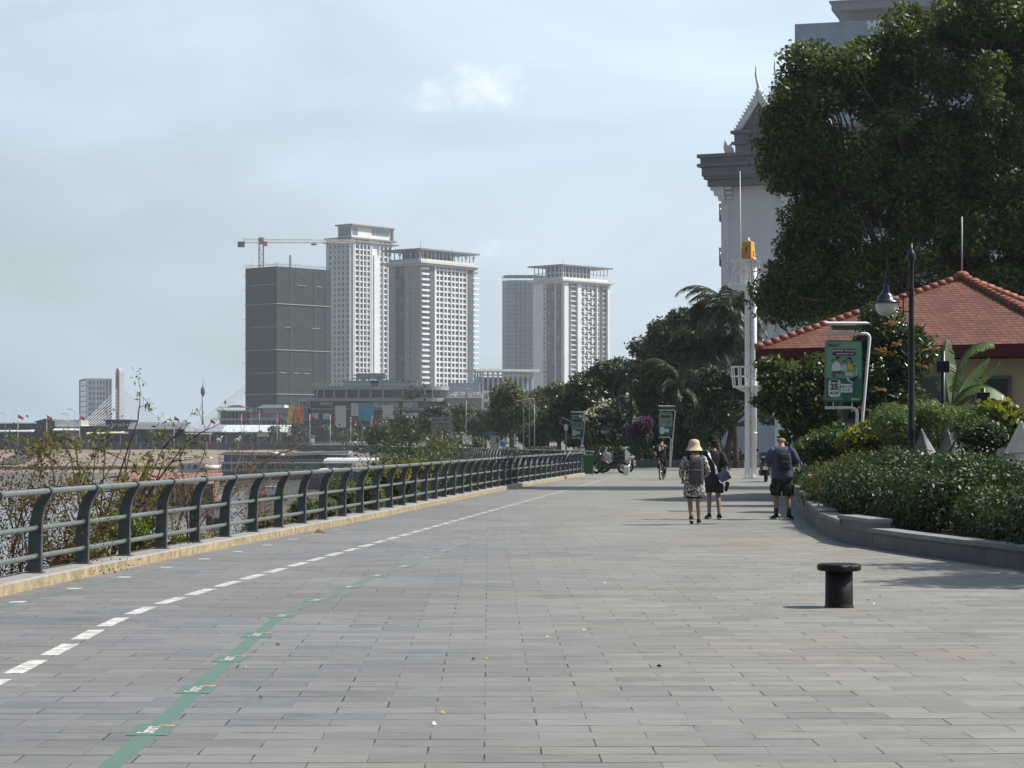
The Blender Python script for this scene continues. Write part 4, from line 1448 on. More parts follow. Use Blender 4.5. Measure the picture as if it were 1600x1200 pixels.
def billboard(name, label, x0, x1, y0, y1, d, mat, legs, frame=None, extra=None):
 X = lambda x: (x - CX) / F * d
 t = thing(name, label, 'billboard', (X((x0 + x1) / 2), d, 0))
 mb = MB(); mb.box(((X(x0) + X(x1)) / 2, d, (ZP(y0, d) + ZP(y1, d)) / 2), (X(x1) - X(x0), .4, ZP(y0, d) - ZP(y1, d)))
 mb.build('panel', mat, t)
 for x in legs:
  mb = MB(); mb.tube([(X(x), d + .45, 0), (X(x), d + .45, ZP(y0 + 2, d))], .28, n=8)
  mb.build('post', STEEL, t)
 if extra: extra(t, X, d)
 return t
def orange_extra(t, X, d):
 mb = MB()
 p = [(448, 661), (452, 633), (459, 634), (457, 662)]
 mb.prism([(X(a), ZP(b, d)) for a, b in p], (0, d - .7, 0), (1, 0, 0), (0, 0, 1), (0, .4, 0))
 mb.build('bottle_cutout', M('cream_print', (0.50, 0.36, 0.16), .6, .35, .6), t)
 mb = MB()
 for x, y0, y1 in ((462, 645, 660), (466, 640, 655), (470, 647, 660)):
  mb.box((X(x), d - .3, (ZP(y0, d) + ZP(y1, d)) / 2), (.45, .15, ZP(y0, d) - ZP(y1, d)))
 mb.box((X(465), d - .3, ZP(638, d)), (1.8, .15, .7))
 mb.build('printed_artwork', M('yellow_print', (0.60, 0.36, 0.08), .6, .2, 1), t)
billboard('billboard', 'orange poster billboard with a yellow bottle cutout, left of the mall', 458, 474, 634, 662, 735, M('orange_print', (0.50, 0.11, 0.045), .6, .2, .4), (463,), extra=orange_extra)
billboard('billboard', 'plain blue square billboard standing before the mall', 560, 583.5, 630, 657.5, 735, M('blue_print', (0.045, 0.21, 0.31), .6, .12, .3), (566, 578))
def back_frame(t, X, d):
 mb = MB()
 for x in (675, 681, 688, 695, 702): mb.box((X(x), d - .35, (ZP(653, d) + ZP(672, d)) / 2), (.35, .3, ZP(653, d) - ZP(672, d)))
 for y in (653, 659.5, 666, 672): mb.box(((X(675) + X(705)) / 2, d - .37, ZP(y, d)), (X(705) - X(675), .3, .32))
 mb.box((X(705.3), d - .1, (ZP(652, d) + ZP(673, d)) / 2), (.4, .6, ZP(652, d) - ZP(673, d)), mi=0)
 mb.build('frame', STEEL, t)
billboard('billboard', 'back of a grey framed billboard on a stout post, left of the tall street light', 675, 705, 652, 672.5, 380, M('grey_panel', (0.24, 0.25, 0.28), .7, .1, .5), (678, 689), extra=back_frame)
# ------------------------------------------------------------------ far bank: wall, restaurants, flags
FD = 718
def FX(x, d=FD): return (x - CX) / F * d
mb = MB()
def wall_line(mb, z0, z1, th, off=0):
 pts = [(-34, 599), (-66, 702), (-230, 727), (-420, 742)]
 for a, b in zip(pts[:-1], pts[1:]):
  mb.bar((a[0], a[1] + off, (z0 + z1) / 2), (b[0], b[1] + off, (z0 + z1) / 2), th, z1 - z0)
wall_line(mb, -1.6, 0.25, 1.2)
t = thing('embankment_wall', 'dark embankment wall with railings above the sandy far bank', 'wall', (-150, 716, -1.6))
mb.build('wall', M('dark_wall', (0.085, 0.085, 0.085), .9, .25, .15), t)
mb = MB()
wall_line(mb, 0.95, 1.05, .12)
wall_line(mb, 0.6, 0.66, .1)
pts = resample([(-34, 599, 0), (-66, 702, 0), (-230, 727, 0), (-300, 732, 0)], 2.4)
for p, q in pts: mb.box((p.x, p.y, .6), (.22, .22, .95))
for p, q in pts[::3]: mb.box((p.x, p.y - .75, -.7), (.3, .3, 1.9))
mb.build('railing', STEEL, t)
ROOFW = M('white_sheet_roof', (0.62, 0.63, 0.62), .6, .08, .3)
ROOFM = M('metal_sheet_roof', (0.38, 0.42, 0.45), .45, .12, .3, metal=.3)
DARKW = M('dark_timber', (0.055, 0.06, 0.065), .8, .25, .3)
BEIGE = M('beige_wall', (0.42, 0.38, 0.33), .85, .08, .2)
AWN = M('cream_awning', (0.62, 0.56, 0.44), .7, .08, .5)
def shop(name, label, x0, x1, ytop, wallm, roofm, d=FD + 14, roof='flat', awn=None, extra=None, cols=6, seed=0, cat='building'):
 t = thing(name, label, cat, (FX((x0 + x1) / 2, d), d, 0))
 rng = np.random.default_rng(seed + abs(int(x0)))
 a, b = FX(x0, d), FX(x1, d)
 zt = ZP(ytop, d)
 mb = MB()
 if roof == 'gable':
  mb.prism([(a, 0), (b, 0), (b, zt - .8), ((a + b) / 2, zt), (a, zt - .8)], (0, d, 0), (1, 0, 0), (0, 0, 1), (0, 14, 0))
 else:
  mb.box(((a + b) / 2, d + 7, zt / 2), (b - a, 14, zt))
 mb.build('wall', wallm, t)
 mb = MB()
 if roof == 'flat':
  mb.box(((a + b) / 2, d + 6.5, zt + .15), (b - a + .8, 16, .3))
 elif roof == 'slope':
  mb.prism([(-3.5, -1.3), (0, .3), (10, 1.0), (10, .7), (0, 0), (-3.5, -1.6)], (a - .4, d, zt), (0, 1, 0), (0, 0, 1), (b - a + .8, 0, 0))
 elif roof == 'curve':
  mb.prism([(a - .3, zt - 2.2), (a - .3, zt + .1), ((a * .6 + b * .4), zt), (b + .3, zt - 1.8), (b + .3, zt - 2.2)], (0, d - .6, 0), (1, 0, 0), (0, 0, 1), (0, 15, 0))
 elif roof == 'gable':
  mb.prism([(a - .4, zt - .9), ((a + b) / 2, zt), (b + .4, zt - .9), (b + .4, zt - .6), ((a + b) / 2, zt + .3), (a - .4, zt - .6)], (0, d - .5, 0), (1, 0, 0), (0, 0, 1), (0, 15, 0))
 mb.build('roof', roofm, t)
 if awn:
  y, m_, c0, c1 = awn
  mb = MB()
  mb.prism([(0, 0), (-4, -.5), (-4, -.2), (0, .4)], (FX(c0, d), d - .2, ZP(y, d)), (0, 1, 0), (0, 0, 1), (FX(c1, d) - FX(c0, d), 0, 0))
  mb.build('awning', m_, t)
 w = Windows(t, GLASS)
 f = Face((a, d, 0), (1, 0, 0), (0, -1, 0))
 n_ = max(2, int((b - a) / 2.2))
 for k in range(1 if zt < 6.5 else 2):
  for j in range(n_):
   s0 = (b - a) * (j + .2) / n_
   w.put(f, s0, s0 + (b - a) * .6 / n_, .9 + 3.2 * k, 2.6 + 3.2 * k)
 w.done()
 cols = max(2, int(cols * .6))
 for i in range(cols):
  x = a + (b - a) * (i + rng.uniform(.1, .9)) / cols
  mb = MB(); mb.box((x, d - 3.6, 1.7), (.3, .3, 3.4))
  mb.build('post', GREYW, t)
 if extra: extra(t, d)
 return t
shop('riverside_restaurant', 'dark restaurant with white flat roof and white awning at the far left bank', -70, 55, 662, DARKW, ROOFW, awn=(673, ROOFW, 2, 55), cols=9)
shop('riverside_restaurant', 'dark gabled restaurant block left of the beige hall', 56.5, 86, 655.5, DARKW, M('slate', (0.10, 0.105, 0.11), .7), roof='gable', cols=3)
shop('riverside_hall', 'beige hall with a white curved roof on the far bank', 87.5, 126, 656, BEIGE, ROOFW, roof='curve', awn=(671, ROOFW, 86, 126), cols=5)
shop('riverside_restaurant', 'low dark restaurant under the office tower', 127.5, 163, 667, DARKW, M('dark_sheet_roof', (0.14, 0.15, 0.16), .6), awn=(676.5, AWN, 138, 166), cols=4)
def sign_lit(t, d):
 m = text_mb('សាលារៀន មាត់ ទន្លេ', 1.5, (FX(182, d), d - .15, ZP(664.5, d)), (1, 0, 0), (0, 0, 1), bold=.05)
 m.build('sign_lettering', LGREY, t)
shop('riverside_restaurant', 'black fronted restaurant with pale lettering below the bridge pylon', 164.5, 203, 657, M('black_front', (0.04, 0.045, 0.055), .7), DARKW, awn=(675.5, AWN, 166, 203), extra=sign_lit, cols=4)
shop('riverside_restaurant', 'long dark restaurant behind the tallest bare riverside branches', 204.5, 290, 664, DARKW, M('slate_blue_roof', (0.15, 0.165, 0.18), .6, .2), roof='slope', cols=8)
shop('riverside_restaurant', 'restaurant with a grey metal roof and yellow awning on the far bank', 291.5, 348, 668, M('teal_shade', (0.10, 0.12, 0.12), .8, .2, .3), ROOFM, roof='slope', awn=(676.5, AWN, 292, 334), cols=6)
def pavil(t, d):
 mb = MB(); mb.box((FX(413, d), d - 4.5, ZP(679.5, d)), (3.4, 1, 1.1)); mb.build('cream_canopy', AWN, t)
 mb = MB(); mb.box((FX(409, d), d - 4.2, ZP(674.5, d)), (1.2, .8, .6)); mb.box((FX(398, d), d - 2, ZP(676, d)), (3.2, .4, .8)); mb.build('red_sign', M('red_sign', (0.50, 0.08, 0.05), .6), t)
shop('riverside_restaurant', 'restaurant with a broad pale blue metal roof below the grey commercial block', 349.5, 449, 668.5, M('grey_green_shade', (0.13, 0.15, 0.15), .8, .2, .3), M('pale_metal_roof', (0.55, 0.60, 0.62), .5, .1, .3), roof='slope', cols=10, extra=pavil)
shop('riverside_kiosk', 'small grey kiosk with pyramid-like dark roof left of the mall', 452, 486, 678, M('kiosk_wall', (0.17, 0.17, 0.165), .8, .2), DARKW, roof='gable', cols=3)
def flagpole(x, ytop, yb, d, side, group, label):
 X = FX(x, d)
 z0 = 0.0 if yb > 685 else ZP(yb, d)
 t = thing('flagpole', label, 'flagpole', (X, d, 0), group)
 zt = ZP(ytop, d)
 mb = MB(); mb.tube([(X, d, 0), (X, d, zt)], [.14, .09], n=6); mb.ell((X, d, zt), .18, 6, 4); mb.build('pole', LGREY, t)
 mb = MB()
 n_ = 6
 vs = []
 for i in range(n_ + 1):
  q = i / n_
  for h_ in (0, 1.1):
   vs.append((X + .12 + 1.5 * q, d + .22 * math.sin(q * 5 + x), zt - .1 - h_ - .95 * q ** 1.2 * (1 - .3 * (h_ > 0))))
 fs = [(2 * i, 2 * i + 1, 2 * i + 3, 2 * i + 2) for i in range(n_)]
 mb.add(vs, fs)
 f = mb.build('flag', M('flag_cloth', (0.30, 0.035, 0.045), .8, .2, 2.0), t)
 so_ = f.modifiers.new('thick', 'SOLIDIFY'); so_.thickness = .03
 return t
flagl = [(28, 647, 'red flag drooping on a pole above the white-roofed restaurant at far left'), (73, 648, 'red flag on the pole in front of the dark gabled block'),
   (124, 648.5, 'red flag on a pole just left of the hazy office tower'), (272, 650, 'red flag among the tips of the bare branches'),
   (328, 654, 'red flag on a pole left of the commercial block'), (377, 648, 'red flag in front of the commercial block balcony'),
   (433, 649, 'red flag just left of the orange billboard'), (484, 648, 'red flag at the left end of the mall'),
   (516, 649, 'red flag before the left louvre panel of the mall'), (548, 653, 'small red flag left of the blue billboard'),
   (581, 652, 'red and white flag at the right edge of the blue billboard'), (640, 653, 'small red flag right of the blue billboard, before the mall')]
for x, y, l in flagl:
 flagpole(x, y, 694, FD - 12 if x < 460 else 640, 1, 'red flags on poles along the far bank', l)
def street_light(x, ytop, d, label, h2=1.6, group=None, k=1.0):
 X = FX(x, d); zt = ZP(ytop, d)
 t = thing('street_light', label, 'street light', (X, d, 0), group)
 mb = MB(); mb.tube([(X, d, 0), (X, d, zt)], [.16 * k, .08 * k], n=6); mb.tube([(X, d, zt), (X - h2 * .5, d, zt + .5), (X - h2, d, zt + .55)], .07, n=5); mb.build('pole', STEEL, t)
 mb = MB(); mb.box((X - h2 - .4 * k, d, zt + .52), (1.0 * k, .35 * k, .18 * k)); mb.build('lamp_head', LGREY, t)
 return t
for x, y, l in ((8, 648, 'thin street light at the far left edge of the bank'), (117, 642, 'thin street light left of the hazy office tower'),
    (107, 649, 'shorter street light beside the beige hall'), (405, 644, 'thin street light in front of the red lettering')):
 street_light(x, y, FD + 4, l, group='thin street lights of the far bank')
t = street_light(728, 606, 330, 'tall double-armed street light pole in front of the mall', .8)
mb = MB(); X = FX(728, 330); mb.tube([(X, 330, ZP(608, 330)), (X + .9, 330, ZP(606, 330))], .06, n=5); mb.box((X + 1.1, 330, ZP(606, 330)), (.8, .3, .16)); mb.build('lamp_head', LGREY, t)
for x, y, l in ((818, 634, 'pale slim light pole before the olive trees, left of a pair'), (827, 632, 'pale slim light pole before the olive trees, thickest'), (835, 631, 'pale slim light pole before the olive trees, rightmost')):
 street_light(x, y, 225, l, .2, 'slim light poles before the olive trees', .5)
# statues on the far bank terrace
def statue(x, label):
 d = FD - 3; X = FX(x, d)
 mb = MB()
 z = .95
 mb.ell((X, d, z + .95), (.8, .35, .4), 10, 6)
 for o in (-.5, .5): mb.tube([(X + o, d, z - .3), (X + o * 1.05, d, z + .8)], .12, n=6)
 mb.tube([(X + .55, d, z + 1.1), (X + .85, d, z + 1.9)], [.28, .18], n=8)
 mb.ell((X + 1.0, d, z + 1.95), (.35, .15, .17), 8, 5)
 mb.tube([(X - .75, d, z + 1.1), (X - 1.05, d, z + .5)], [.12, .04], n=6)
 one('statue', mb, WHITEW, label, 'statue', (X, d, 0.6), 'white animal statues')
statue(342, 'white animal statue on the far bank, left of the other one')
statue(371, 'white animal statue on the far bank, right of the other one')
# ramp on the sand bank and grass strip
t = MB()
for a, b in (((42, 706), (12, 728)),):
 pa, pb = Vector((FX(60, 706), 706, -1.7)), Vector((FX(12, 640), 640, -6.0))
 t.bar(pa, pb, 6.5, 2.2)
one('concrete_ramp', t, M('ramp_dark', (0.05, 0.043, 0.038), .9, .2, .3), 'dark ramp running down the sandy far bank at the left', 'ramp', (FX(36, 670), 670, -4))
# ------------------------------------------------------------------ materials for the right side
BARK = M('bark', (0.13, 0.105, 0.085), .9, .25, 4, bump=.5, spec=.1)
DBARK = M('dark_bark', (0.07, 0.055, 0.045), .9, .25, 4, bump=.5, spec=.1)
PALEBARK = M('pale_bark', (0.24, 0.21, 0.17), .9, .25, 4, bump=.4, spec=.1)
LEAF_BIG = leaf_mat('tree_leaf', [(0.018, 0.038, 0.008), (0.028, 0.056, 0.011), (0.042, 0.078, 0.013), (0.075, 0.11, 0.018), (0.14, 0.155, 0.03)], .46, .36)
LEAF_DARK = leaf_mat('dark_leaf', [(0.018, 0.036, 0.012), (0.030, 0.055, 0.016), (0.045, 0.072, 0.022)], .4, .2)
LEAF_MID = leaf_mat('mid_leaf', [(0.030, 0.062, 0.016), (0.055, 0.095, 0.022), (0.085, 0.125, 0.03)], .42, .3)
LEAF_OLIVE = leaf_mat('olive_leaf', [(0.055, 0.072, 0.025), (0.09, 0.105, 0.035), (0.13, 0.13, 0.05)], .5, .3)
LEAF_GREY = leaf_mat('grey_green_leaf', [(0.045, 0.062, 0.04), (0.07, 0.09, 0.055), (0.10, 0.115, 0.075)], .5, .25)
LEAF_HEDGE = leaf_mat('hedge_leaf', [(0.014, 0.034, 0.007), (0.026, 0.056, 0.010), (0.055, 0.09, 0.018)], .48, .25, .5)
LEAF_HEDGE_Y = leaf_mat('hedge_leaf_yellow', [(0.06, 0.09, 0.02), (0.10, 0.12, 0.03), (0.13, 0.115, 0.035)], .4, .3)
LEAF_FERN = leaf_mat('feathery_leaf', [(0.06, 0.11, 0.03), (0.09, 0.15, 0.04), (0.12, 0.17, 0.05)], .5, .4)
LEAF_YEL = leaf_mat('yellow_green_leaf', [(0.09, 0.13, 0.02), (0.14, 0.18, 0.03), (0.22, 0.20, 0.03)], .45, .45)
LEAF_MANGO = leaf_mat('mango_leaf', [(0.026, 0.045, 0.014), (0.04, 0.065, 0.02), (0.06, 0.085, 0.028)], .32, .2, .6)
BLOOM_TAN = leaf_mat('tan_flower', [(0.32, 0.20, 0.07), (0.40, 0.27, 0.10), (0.24, 0.17, 0.05)], .7, .3, .2)
BLOOM_WHITE = leaf_mat('white_flower', [(0.55, 0.53, 0.40), (0.65, 0.62, 0.52), (0.42, 0.40, 0.24)], .7, .3, .2)
BLOOM_MAG = leaf_mat('magenta_flower', [(0.10, 0.02, 0.08), (0.17, 0.035, 0.14), (0.07, 0.018, 0.06)], .7, .3, .2)
BLACKP = M('black_paint', (0.008, 0.009, 0.011), .35, .2, 8, spec=.35)
WPAINT = M('white_paint', (0.68, 0.69, 0.69), .4, .06, 3, spec=.5)
# ------------------------------------------------------------------ white hotel with dark cornices and a gabled roof
def hotel():
 d = 150.0
 al = R(-24)
 u = Vector((math.cos(al), math.sin(al), 0)); n = Vector((math.sin(al), -math.cos(al), 0))
 C = Vector((P(1128, 0, d).x, d, 0))
 f = Face(C, u, n)
 t = thing('hotel_building', 'white hotel with a grey stepped cornice and gabled roof horns behind the trees', 'building', C)
 HW = M('hotel_white', (0.68, 0.69, 0.72), .8, .05, .4)
 HG = M('hotel_grey_moulding', (0.20, 0.20, 0.225), .7, .08, .6)
 Lw = 26.0
 zc = ZP(290, d)
 mb = MB()
 f.box(mb, 0, Lw, 0, zc + 1.2, -18, 0)
 for a, b in ((0.0, .5), (4.0, 4.6)): f.box(mb, a, b, 0, zc, 0, .15)
 for z in np.arange(2.0, zc - 1, 1.6): f.box(mb, .5, 4.0, z, z + .04, 0, .03)
 mb.build('wall', HW, t)
 mb = MB()
 y = [zc - .05, zc + .45, zc + 1.0, zc + 1.45, zc + 1.95]
 for z0, z1, o in ((zc - .1, zc + .35, .75), (zc + .35, zc + .55, .95), (zc + .55, zc + 1.15, 1.05), (zc + 1.15, zc + 1.35, 1.3), (zc + 1.35, zc + 1.75, 1.12), (zc + 1.75, zc + 1.98, 1.3)):
  f.box(mb, -o - 0, Lw, z0, z1 - .004, -19 - o, o)
 zu = zc + 1.98
 for z0, z1, o in ((zu, zu + .5, 0), (zu + .5, zu + .68, .2), (zu + .68, zu + 1.2, .05), (zu + 1.2, zu + 1.4, .25)):
  f.box(mb, 1.35 - o, Lw, z0, z1 - .004, -17, 1.3 + o)
 mb.build('cornice', HG, t)
 mb = MB()
 for k, (a, w_, h_) in enumerate(((-.45, .25, .35), (-.55, .5, .3), (-.65, .75, .3))):
  pass
 prof = [(0, 0), (-.95, 0), (-.9, -.25), (-.7, -.3), (-.66, -.6), (-.4, -.66), (-.36, -.95), (-.1, -1.0), (0, -1.25)]
 mb.prism(prof, f.pt(.3, zc - .1, .12), u, (0, 0, 1), n * .45)
 for k in range(3): f.box(mb, .35 + .0, .75, zc - .35 - .3 * k, zc - .12 - .3 * k, .02, .5 - .12 * k)
 mb.build('bracket', HW, t)
 for zt, zb in ((ZP(317, d), ZP(347, d)), (ZP(386, d), ZP(417, d)), (ZP(455, d), ZP(486, d))):
  mb = MB()
  zm = zb + (zt - zb) * .47
  mb.prism([(-.4, zm), (.1, zm), (.1, zb - .1), (0, zb - .1), (-.4, zb + .12)], f.pt(0, 0, -.6), u, (0, 0, 1), -n * 5)
  bl = mb.build('balcony', HG, t)
  mb = MB()
  for a, b in (((-.38, zm), (-.38, zt)), ((-.02, zm), (-.02, zt)), ((-.38, zt - .03), (-.02, zt - .03)), ((-.38, zm + .06), (-.02, zm + .06)), ((-.38, zm), (-.02, zt)), ((-.38, zt), (-.02, zm)), ((-.38, zm + .25), (-.02, zm + .25)), ((-.38, zt - .22), (-.02, zt - .22))):
   mb.bar(f.pt(a[0], a[1], -.62), f.pt(b[0], b[1], -.62), .05, .05)
  for q in range(9):
   for a, b in ((zm, zt),): mb.bar(f.pt(-.38, a, -.62 - .6 * q), f.pt(-.38, b, -.62 - .6 * q), .05, .05)
  mb.bar(f.pt(-.38, zt, -.62), f.pt(-.38, zt, -5.5), .06, .06)
  ob = mb.build('balcony_rail', BLACKP, t)
 # steep gable with serrated rakes and horn finials
 def gable(a_mid, half, z0, z1, o, dep, name):
  mb = MB()
  mb.prism([(a_mid - half, z0), (a_mid + half, z0), (a_mid, z1)], f.pt(0, 0, o - .25), u, (0, 0, 1), -n * dep)
  mb.build('gable_roof', HG, t)
  mb = MB()
  for s_ in (-1, 1):
   p0, p1 = (a_mid + s_ * (half + .12), z0), (a_mid, z1 + .25)
   w_ = .42
   mb.prism([p0, (p0[0] - s_ * w_, z0), (p1[0], p1[1] - w_ * 1.9), p1], f.pt(0, 0, o), u, (0, 0, 1), -n * .3)
   for q in range(12):
    tt = (q + .4) / 13
    x = p0[0] + (p1[0] - p0[0]) * tt; z = p0[1] + (p1[1] - p0[1]) * tt
    mb.prism([(x, z - .07), (x, z + .13), (x + s_ * .13, z + .20), (x + s_ * .06, z + .02)], f.pt(0, 0, o - .1), u, (0, 0, 1), -n * .1)
  mb.build('rake_board', WPAINT, t)
  mb = MB()
  pts = [f.pt(a_mid + q[0], z1 + q[1], o - .15) for q in ((0, -.3), (.02, .1), (-.03, .45), (-.14, .85), (-.22, 1.25), (-.2, 1.6), (-.25, 1.95))]
  mb.tube(pts, [.2, .22, .13, .1, .08, .06, .02], n=8)
  mb.ell(f.pt(a_mid - .02, z1 + .12, o - .1), (.2, .2, .24), 10, 6)
  mb.build('horn_finial', WPAINT, t)
 a_mid = (P(1190, 0, d).x - C.x) / math.cos(al)
 gable(a_mid, 1.55, zu + 1.4, ZP(153, d), 1.1, 10, 'a')
 gable(a_mid + .65, 2.4, zu + 1.4, ZP(138, d), -.9, 10, 'b')
 mb = MB()
 p = f.pt(.75, zu - .02, 1.0)
 mb.prism([(0, 0), (.6, 0), (.55, .3), (.42, .45), (.5, .75), (.25, .5), (.1, .6), (0, .95), (-.12, .4)], f.pt(.55, zu, 1.0), u, (0, 0, 1), -n * .12)
 mb.build('roof_ornament', WPAINT, t)
 w = Windows(t, GLASS)
 for k in range(5):
  for j in range(6):
   w.put(f, 6 + j * 3.2, 7.6 + j * 3.2, 2.5 + k * 3.1, 4.3 + k * 3.1, -.2, .04)
 w.done()
hotel()
def glass_hq():
 d = 620
 X = lambda x: (x - CX) / F * d
 t = thing('glass_office_building', 'blue glass office building topped by large white letters above the big tree', 'building', (X(1242), d, 0))
 al = R(-16)
 u = Vector((math.cos(al), math.sin(al), 0)); n = Vector((math.sin(al), -math.cos(al), 0))
 C = Vector((X(1242), d, 0)); f = Face(C, u, n)
 zt = ZP(38, d)
 Lw = 58
 mb = MB(); f.box(mb, 0, Lw, 0, zt, -30, 0); mb.build('glass_skin', M('light_blue_glass', (.15, .25, .36), .12, .15, .3, spec=.7), t)
 mb = MB()
 for i in range(60): f.box(mb, i * Lw / 60, i * Lw / 60 + .18, 0, zt, 0, .22)
 for k in range(28): f.box(mb, 0, Lw, zt - 4 * k - .3, zt - 4 * k, 0, .2)
 mb.build('mullion', BGLASS2, t)
 mb = MB()
 f.box(mb, 10.2, Lw, zt + 3.0, zt + 5.0, -20, 1.6)
 f.box(mb, 9.6, Lw, zt + 5.0, zt + 5.5, -21, 2.2)
 for a in (12, 26, 40): f.box(mb, a, a + .8, zt, zt + 3, -1.5, -.7)
 f.box(mb, 15, Lw, zt, zt + 3, -14, -3)
 mb.build('roof_canopy', STEEL, t)
 m = text_mb('MOR', 3.5, f.pt(23.5, zt - 1.5, .9), u, (0, 0, 1), bold=.03)
 m.build('roof_lettering', WHITEW, t)
glass_hq()
# ------------------------------------------------------------------ planter with stepped stone wall
STONEW = M('grey_block_stone', (0.20, 0.205, 0.205), .8, .12, 2.2, bump=.3)
def blockwall_mat():
 m = bpy.data.materials.new('grey_stone_blocks')
 N, L = nt(m); b = N['Principled BSDF']; b.inputs['Roughness'].default_value = .75
 tc = N.new('ShaderNodeTexCoord'); sp = N.new('ShaderNodeSeparateXYZ'); cb = N.new('ShaderNodeCombineXYZ')
 L.new(tc.outputs['Object'], sp.inputs[0])
 ad = N.new('ShaderNodeMath'); L.new(sp.outputs[0], ad.inputs[0]); L.new(sp.outputs[1], ad.inputs[1])
 L.new(ad.outputs[0], cb.inputs[0]); L.new(sp.outputs[2], cb.inputs[1])
 br = N.new('ShaderNodeTexBrick'); br.inputs['Scale'].default_value = 1; br.inputs['Brick Width'].default_value = .6; br.inputs['Row Height'].default_value = .21
 br.inputs['Mortar Size'].default_value = .006; br.inputs['Color1'].default_value = (.095, .10, .104, 1); br.inputs['Color2'].default_value = (.13, .134, .136, 1); br.inputs['Mortar'].default_value = (.05, .05, .05, 1)
 L.new(cb.outputs[0], br.inputs['Vector'])
 nz = N.new('ShaderNodeTexNoise'); nz.inputs['Scale'].default_value = 3; nz.inputs['Detail'].default_value = 7
 L.new(tc.outputs['Object'], nz.inputs['Vector'])
 mr = N.new('ShaderNodeMapRange'); mr.inputs[3].default_value = .7; mr.inputs[4].default_value = 1.3
 L.new(nz.outputs['Fac'], mr.inputs[0])
 sc = N.new('ShaderNodeVectorMath'); sc.operation = 'SCALE'; L.new(br.outputs['Color'], sc.inputs[0]); L.new(mr.outputs[0], sc.inputs['Scale'])
 L.new(sc.outputs[0], b.inputs['Base Color'])
 return m
BLOCK = blockwall_mat()
WPATH = [(9.0, 18.0), (6.48, 28.8), (5.77, 32.8), (5.5, 34.9), (5.32, 36.7), (5.5, 40.5), (6.1, 47.0), (6.62, 52.6), (7.4, 60.0), (8.25, 67.0)]
hts = [.30, .30, .30, .44, .36, .40, .52, .56, .58]
t = thing('planter_wall', 'grey stone block planter wall, stepped, along the right of the promenade', 'wall', (5.32, 36.7, 0))
mb = MB(); cp = MB()
for i in range(len(WPATH) - 1):
 a, b = Vector((*WPATH[i], 0)), Vector((*WPATH[i + 1], 0))
 h = hts[i]
 dv = (b - a).normalized(); nn = Vector((dv.y, -dv.x, 0))
 a2, b2 = a + nn * .14, b + nn * .14
 mb.bar(a2 + Vector((0, 0, h / 2 - .12)) - dv * (.0 if i not in (3,) else .14), b2 + Vector((0, 0, h / 2 - .12)) + dv * (.13 if i == 3 else .0), .28 + .002 * i, h + .24 - .06)
 cp.bar(a2 + Vector((0, 0, h - .03)) - dv * (.02 if i != 3 else .15), b2 + Vector((0, 0, h - .03)) + dv * (.0 if i != 3 else .15), .33 + .002 * i, .06)
mb.build('wall', BLOCK, t)
cp.build('coping', STONEW, t)
soil = [(p[0] + .28, p[1], min(hts[max(0, min(i, 8))], .4) - .12) for i, p in enumerate(WPATH)] + [(30, 67, .3), (30, 18, .2)]
mb = MB(); mb.add([Vector(p) for p in reversed(soil)], [tuple(range(len(soil)))])
struct('planter_soil', mb, SOIL)
def hedge_clumps(X0, X1, d0, d1, z0, z1, rng, r=.38, n=70):
 out = []
 rx = min(.9, (X1 - X0) * .45)
 for i in range(n):
  # on the shell of a rounded box
  s_ = rng.random()
  x, y, z = rng.uniform(X0, X1), rng.uniform(d0, d1), rng.uniform(z0, z1)
  q = rng.random()
  if q < .42: z = z1 - r * .5
  elif q < .72: x = X0 + r * .5
  elif q < .9: y = d0 + r * .5
  elif q < .95: x = X1 - r * .5
  else: y = d1 - r * .5
  if z > z1 - .4:
   for lo, hi, ax in ((X0, X1, 0), (d0, d1, 1)):
    pass
   edge = min(x - X0, X1 - x, y - d0, d1 - y)
   z -= max(0, (.85 - edge)) ** 1.5 * .75
  k = r * rng.uniform(.7, 1.25)
  out.append((x, y, z + rng.normal() * .04, k, k, k * .8))
 return out
def hedge(label, X0, X1, d0, d1, z1, nleaf, mat, seed, L=.075, z0=.35, flowers=0, group='clipped bushes in the planter'):
 rng = np.random.default_rng(seed)
 t = thing('hedge_bush', label, 'hedge', ((X0 + X1) / 2, (d0 + d1) / 2, z0 - .1), group)
 cl = hedge_clumps(X0, X1, d0, d1, z0, z1, rng, n=int(30 + 16 * (X1 - X0) * (d1 - d0)))
 clump_leaves('foliage', cl, nleaf, L, mat, t, seed, .5, .5, .5, rnd=.7)
 mb = MB()
 for i in range(26):
  x, y = rng.uniform(X0 + .15, X1 - .2), rng.uniform(d0 + .15, d1 - .2)
  limb(mb, (x, y, z0 - .15), (x + rng.normal() * .15, y + rng.normal() * .15, z1 - .25), .025, .008, rng, .08, 4, 5)
 mb.build('stems', DBARK, t)
hedge('dark green clipped bush nearest the camera at the right edge', 6.75, 9.2, 29.3, 34.5, 1.12, 30000, LEAF_HEDGE, 21)
hedge('tall dark green clipped bush left of the stone pyramid, second from the right edge', 6.25, 8.6, 34.9, 38.3, 1.34, 30000, LEAF_HEDGE, 22)
hedge('dark green clipped bush standing in front of the black lamp post', 6.05, 8.3, 39.0, 43.4, 1.40, 30000, LEAF_HEDGE, 23)
hedge('yellowish green clipped bush between darker ones near the wall corner', 6.35, 8.2, 44.3, 49.4, 1.30, 24000, LEAF_HEDGE_Y, 24)
hedge('light green clipped bush at the far end of the planter by the pale wall', 7.1, 9.0, 50.2, 57.5, 1.18, 22000, LEAF_MID, 25)
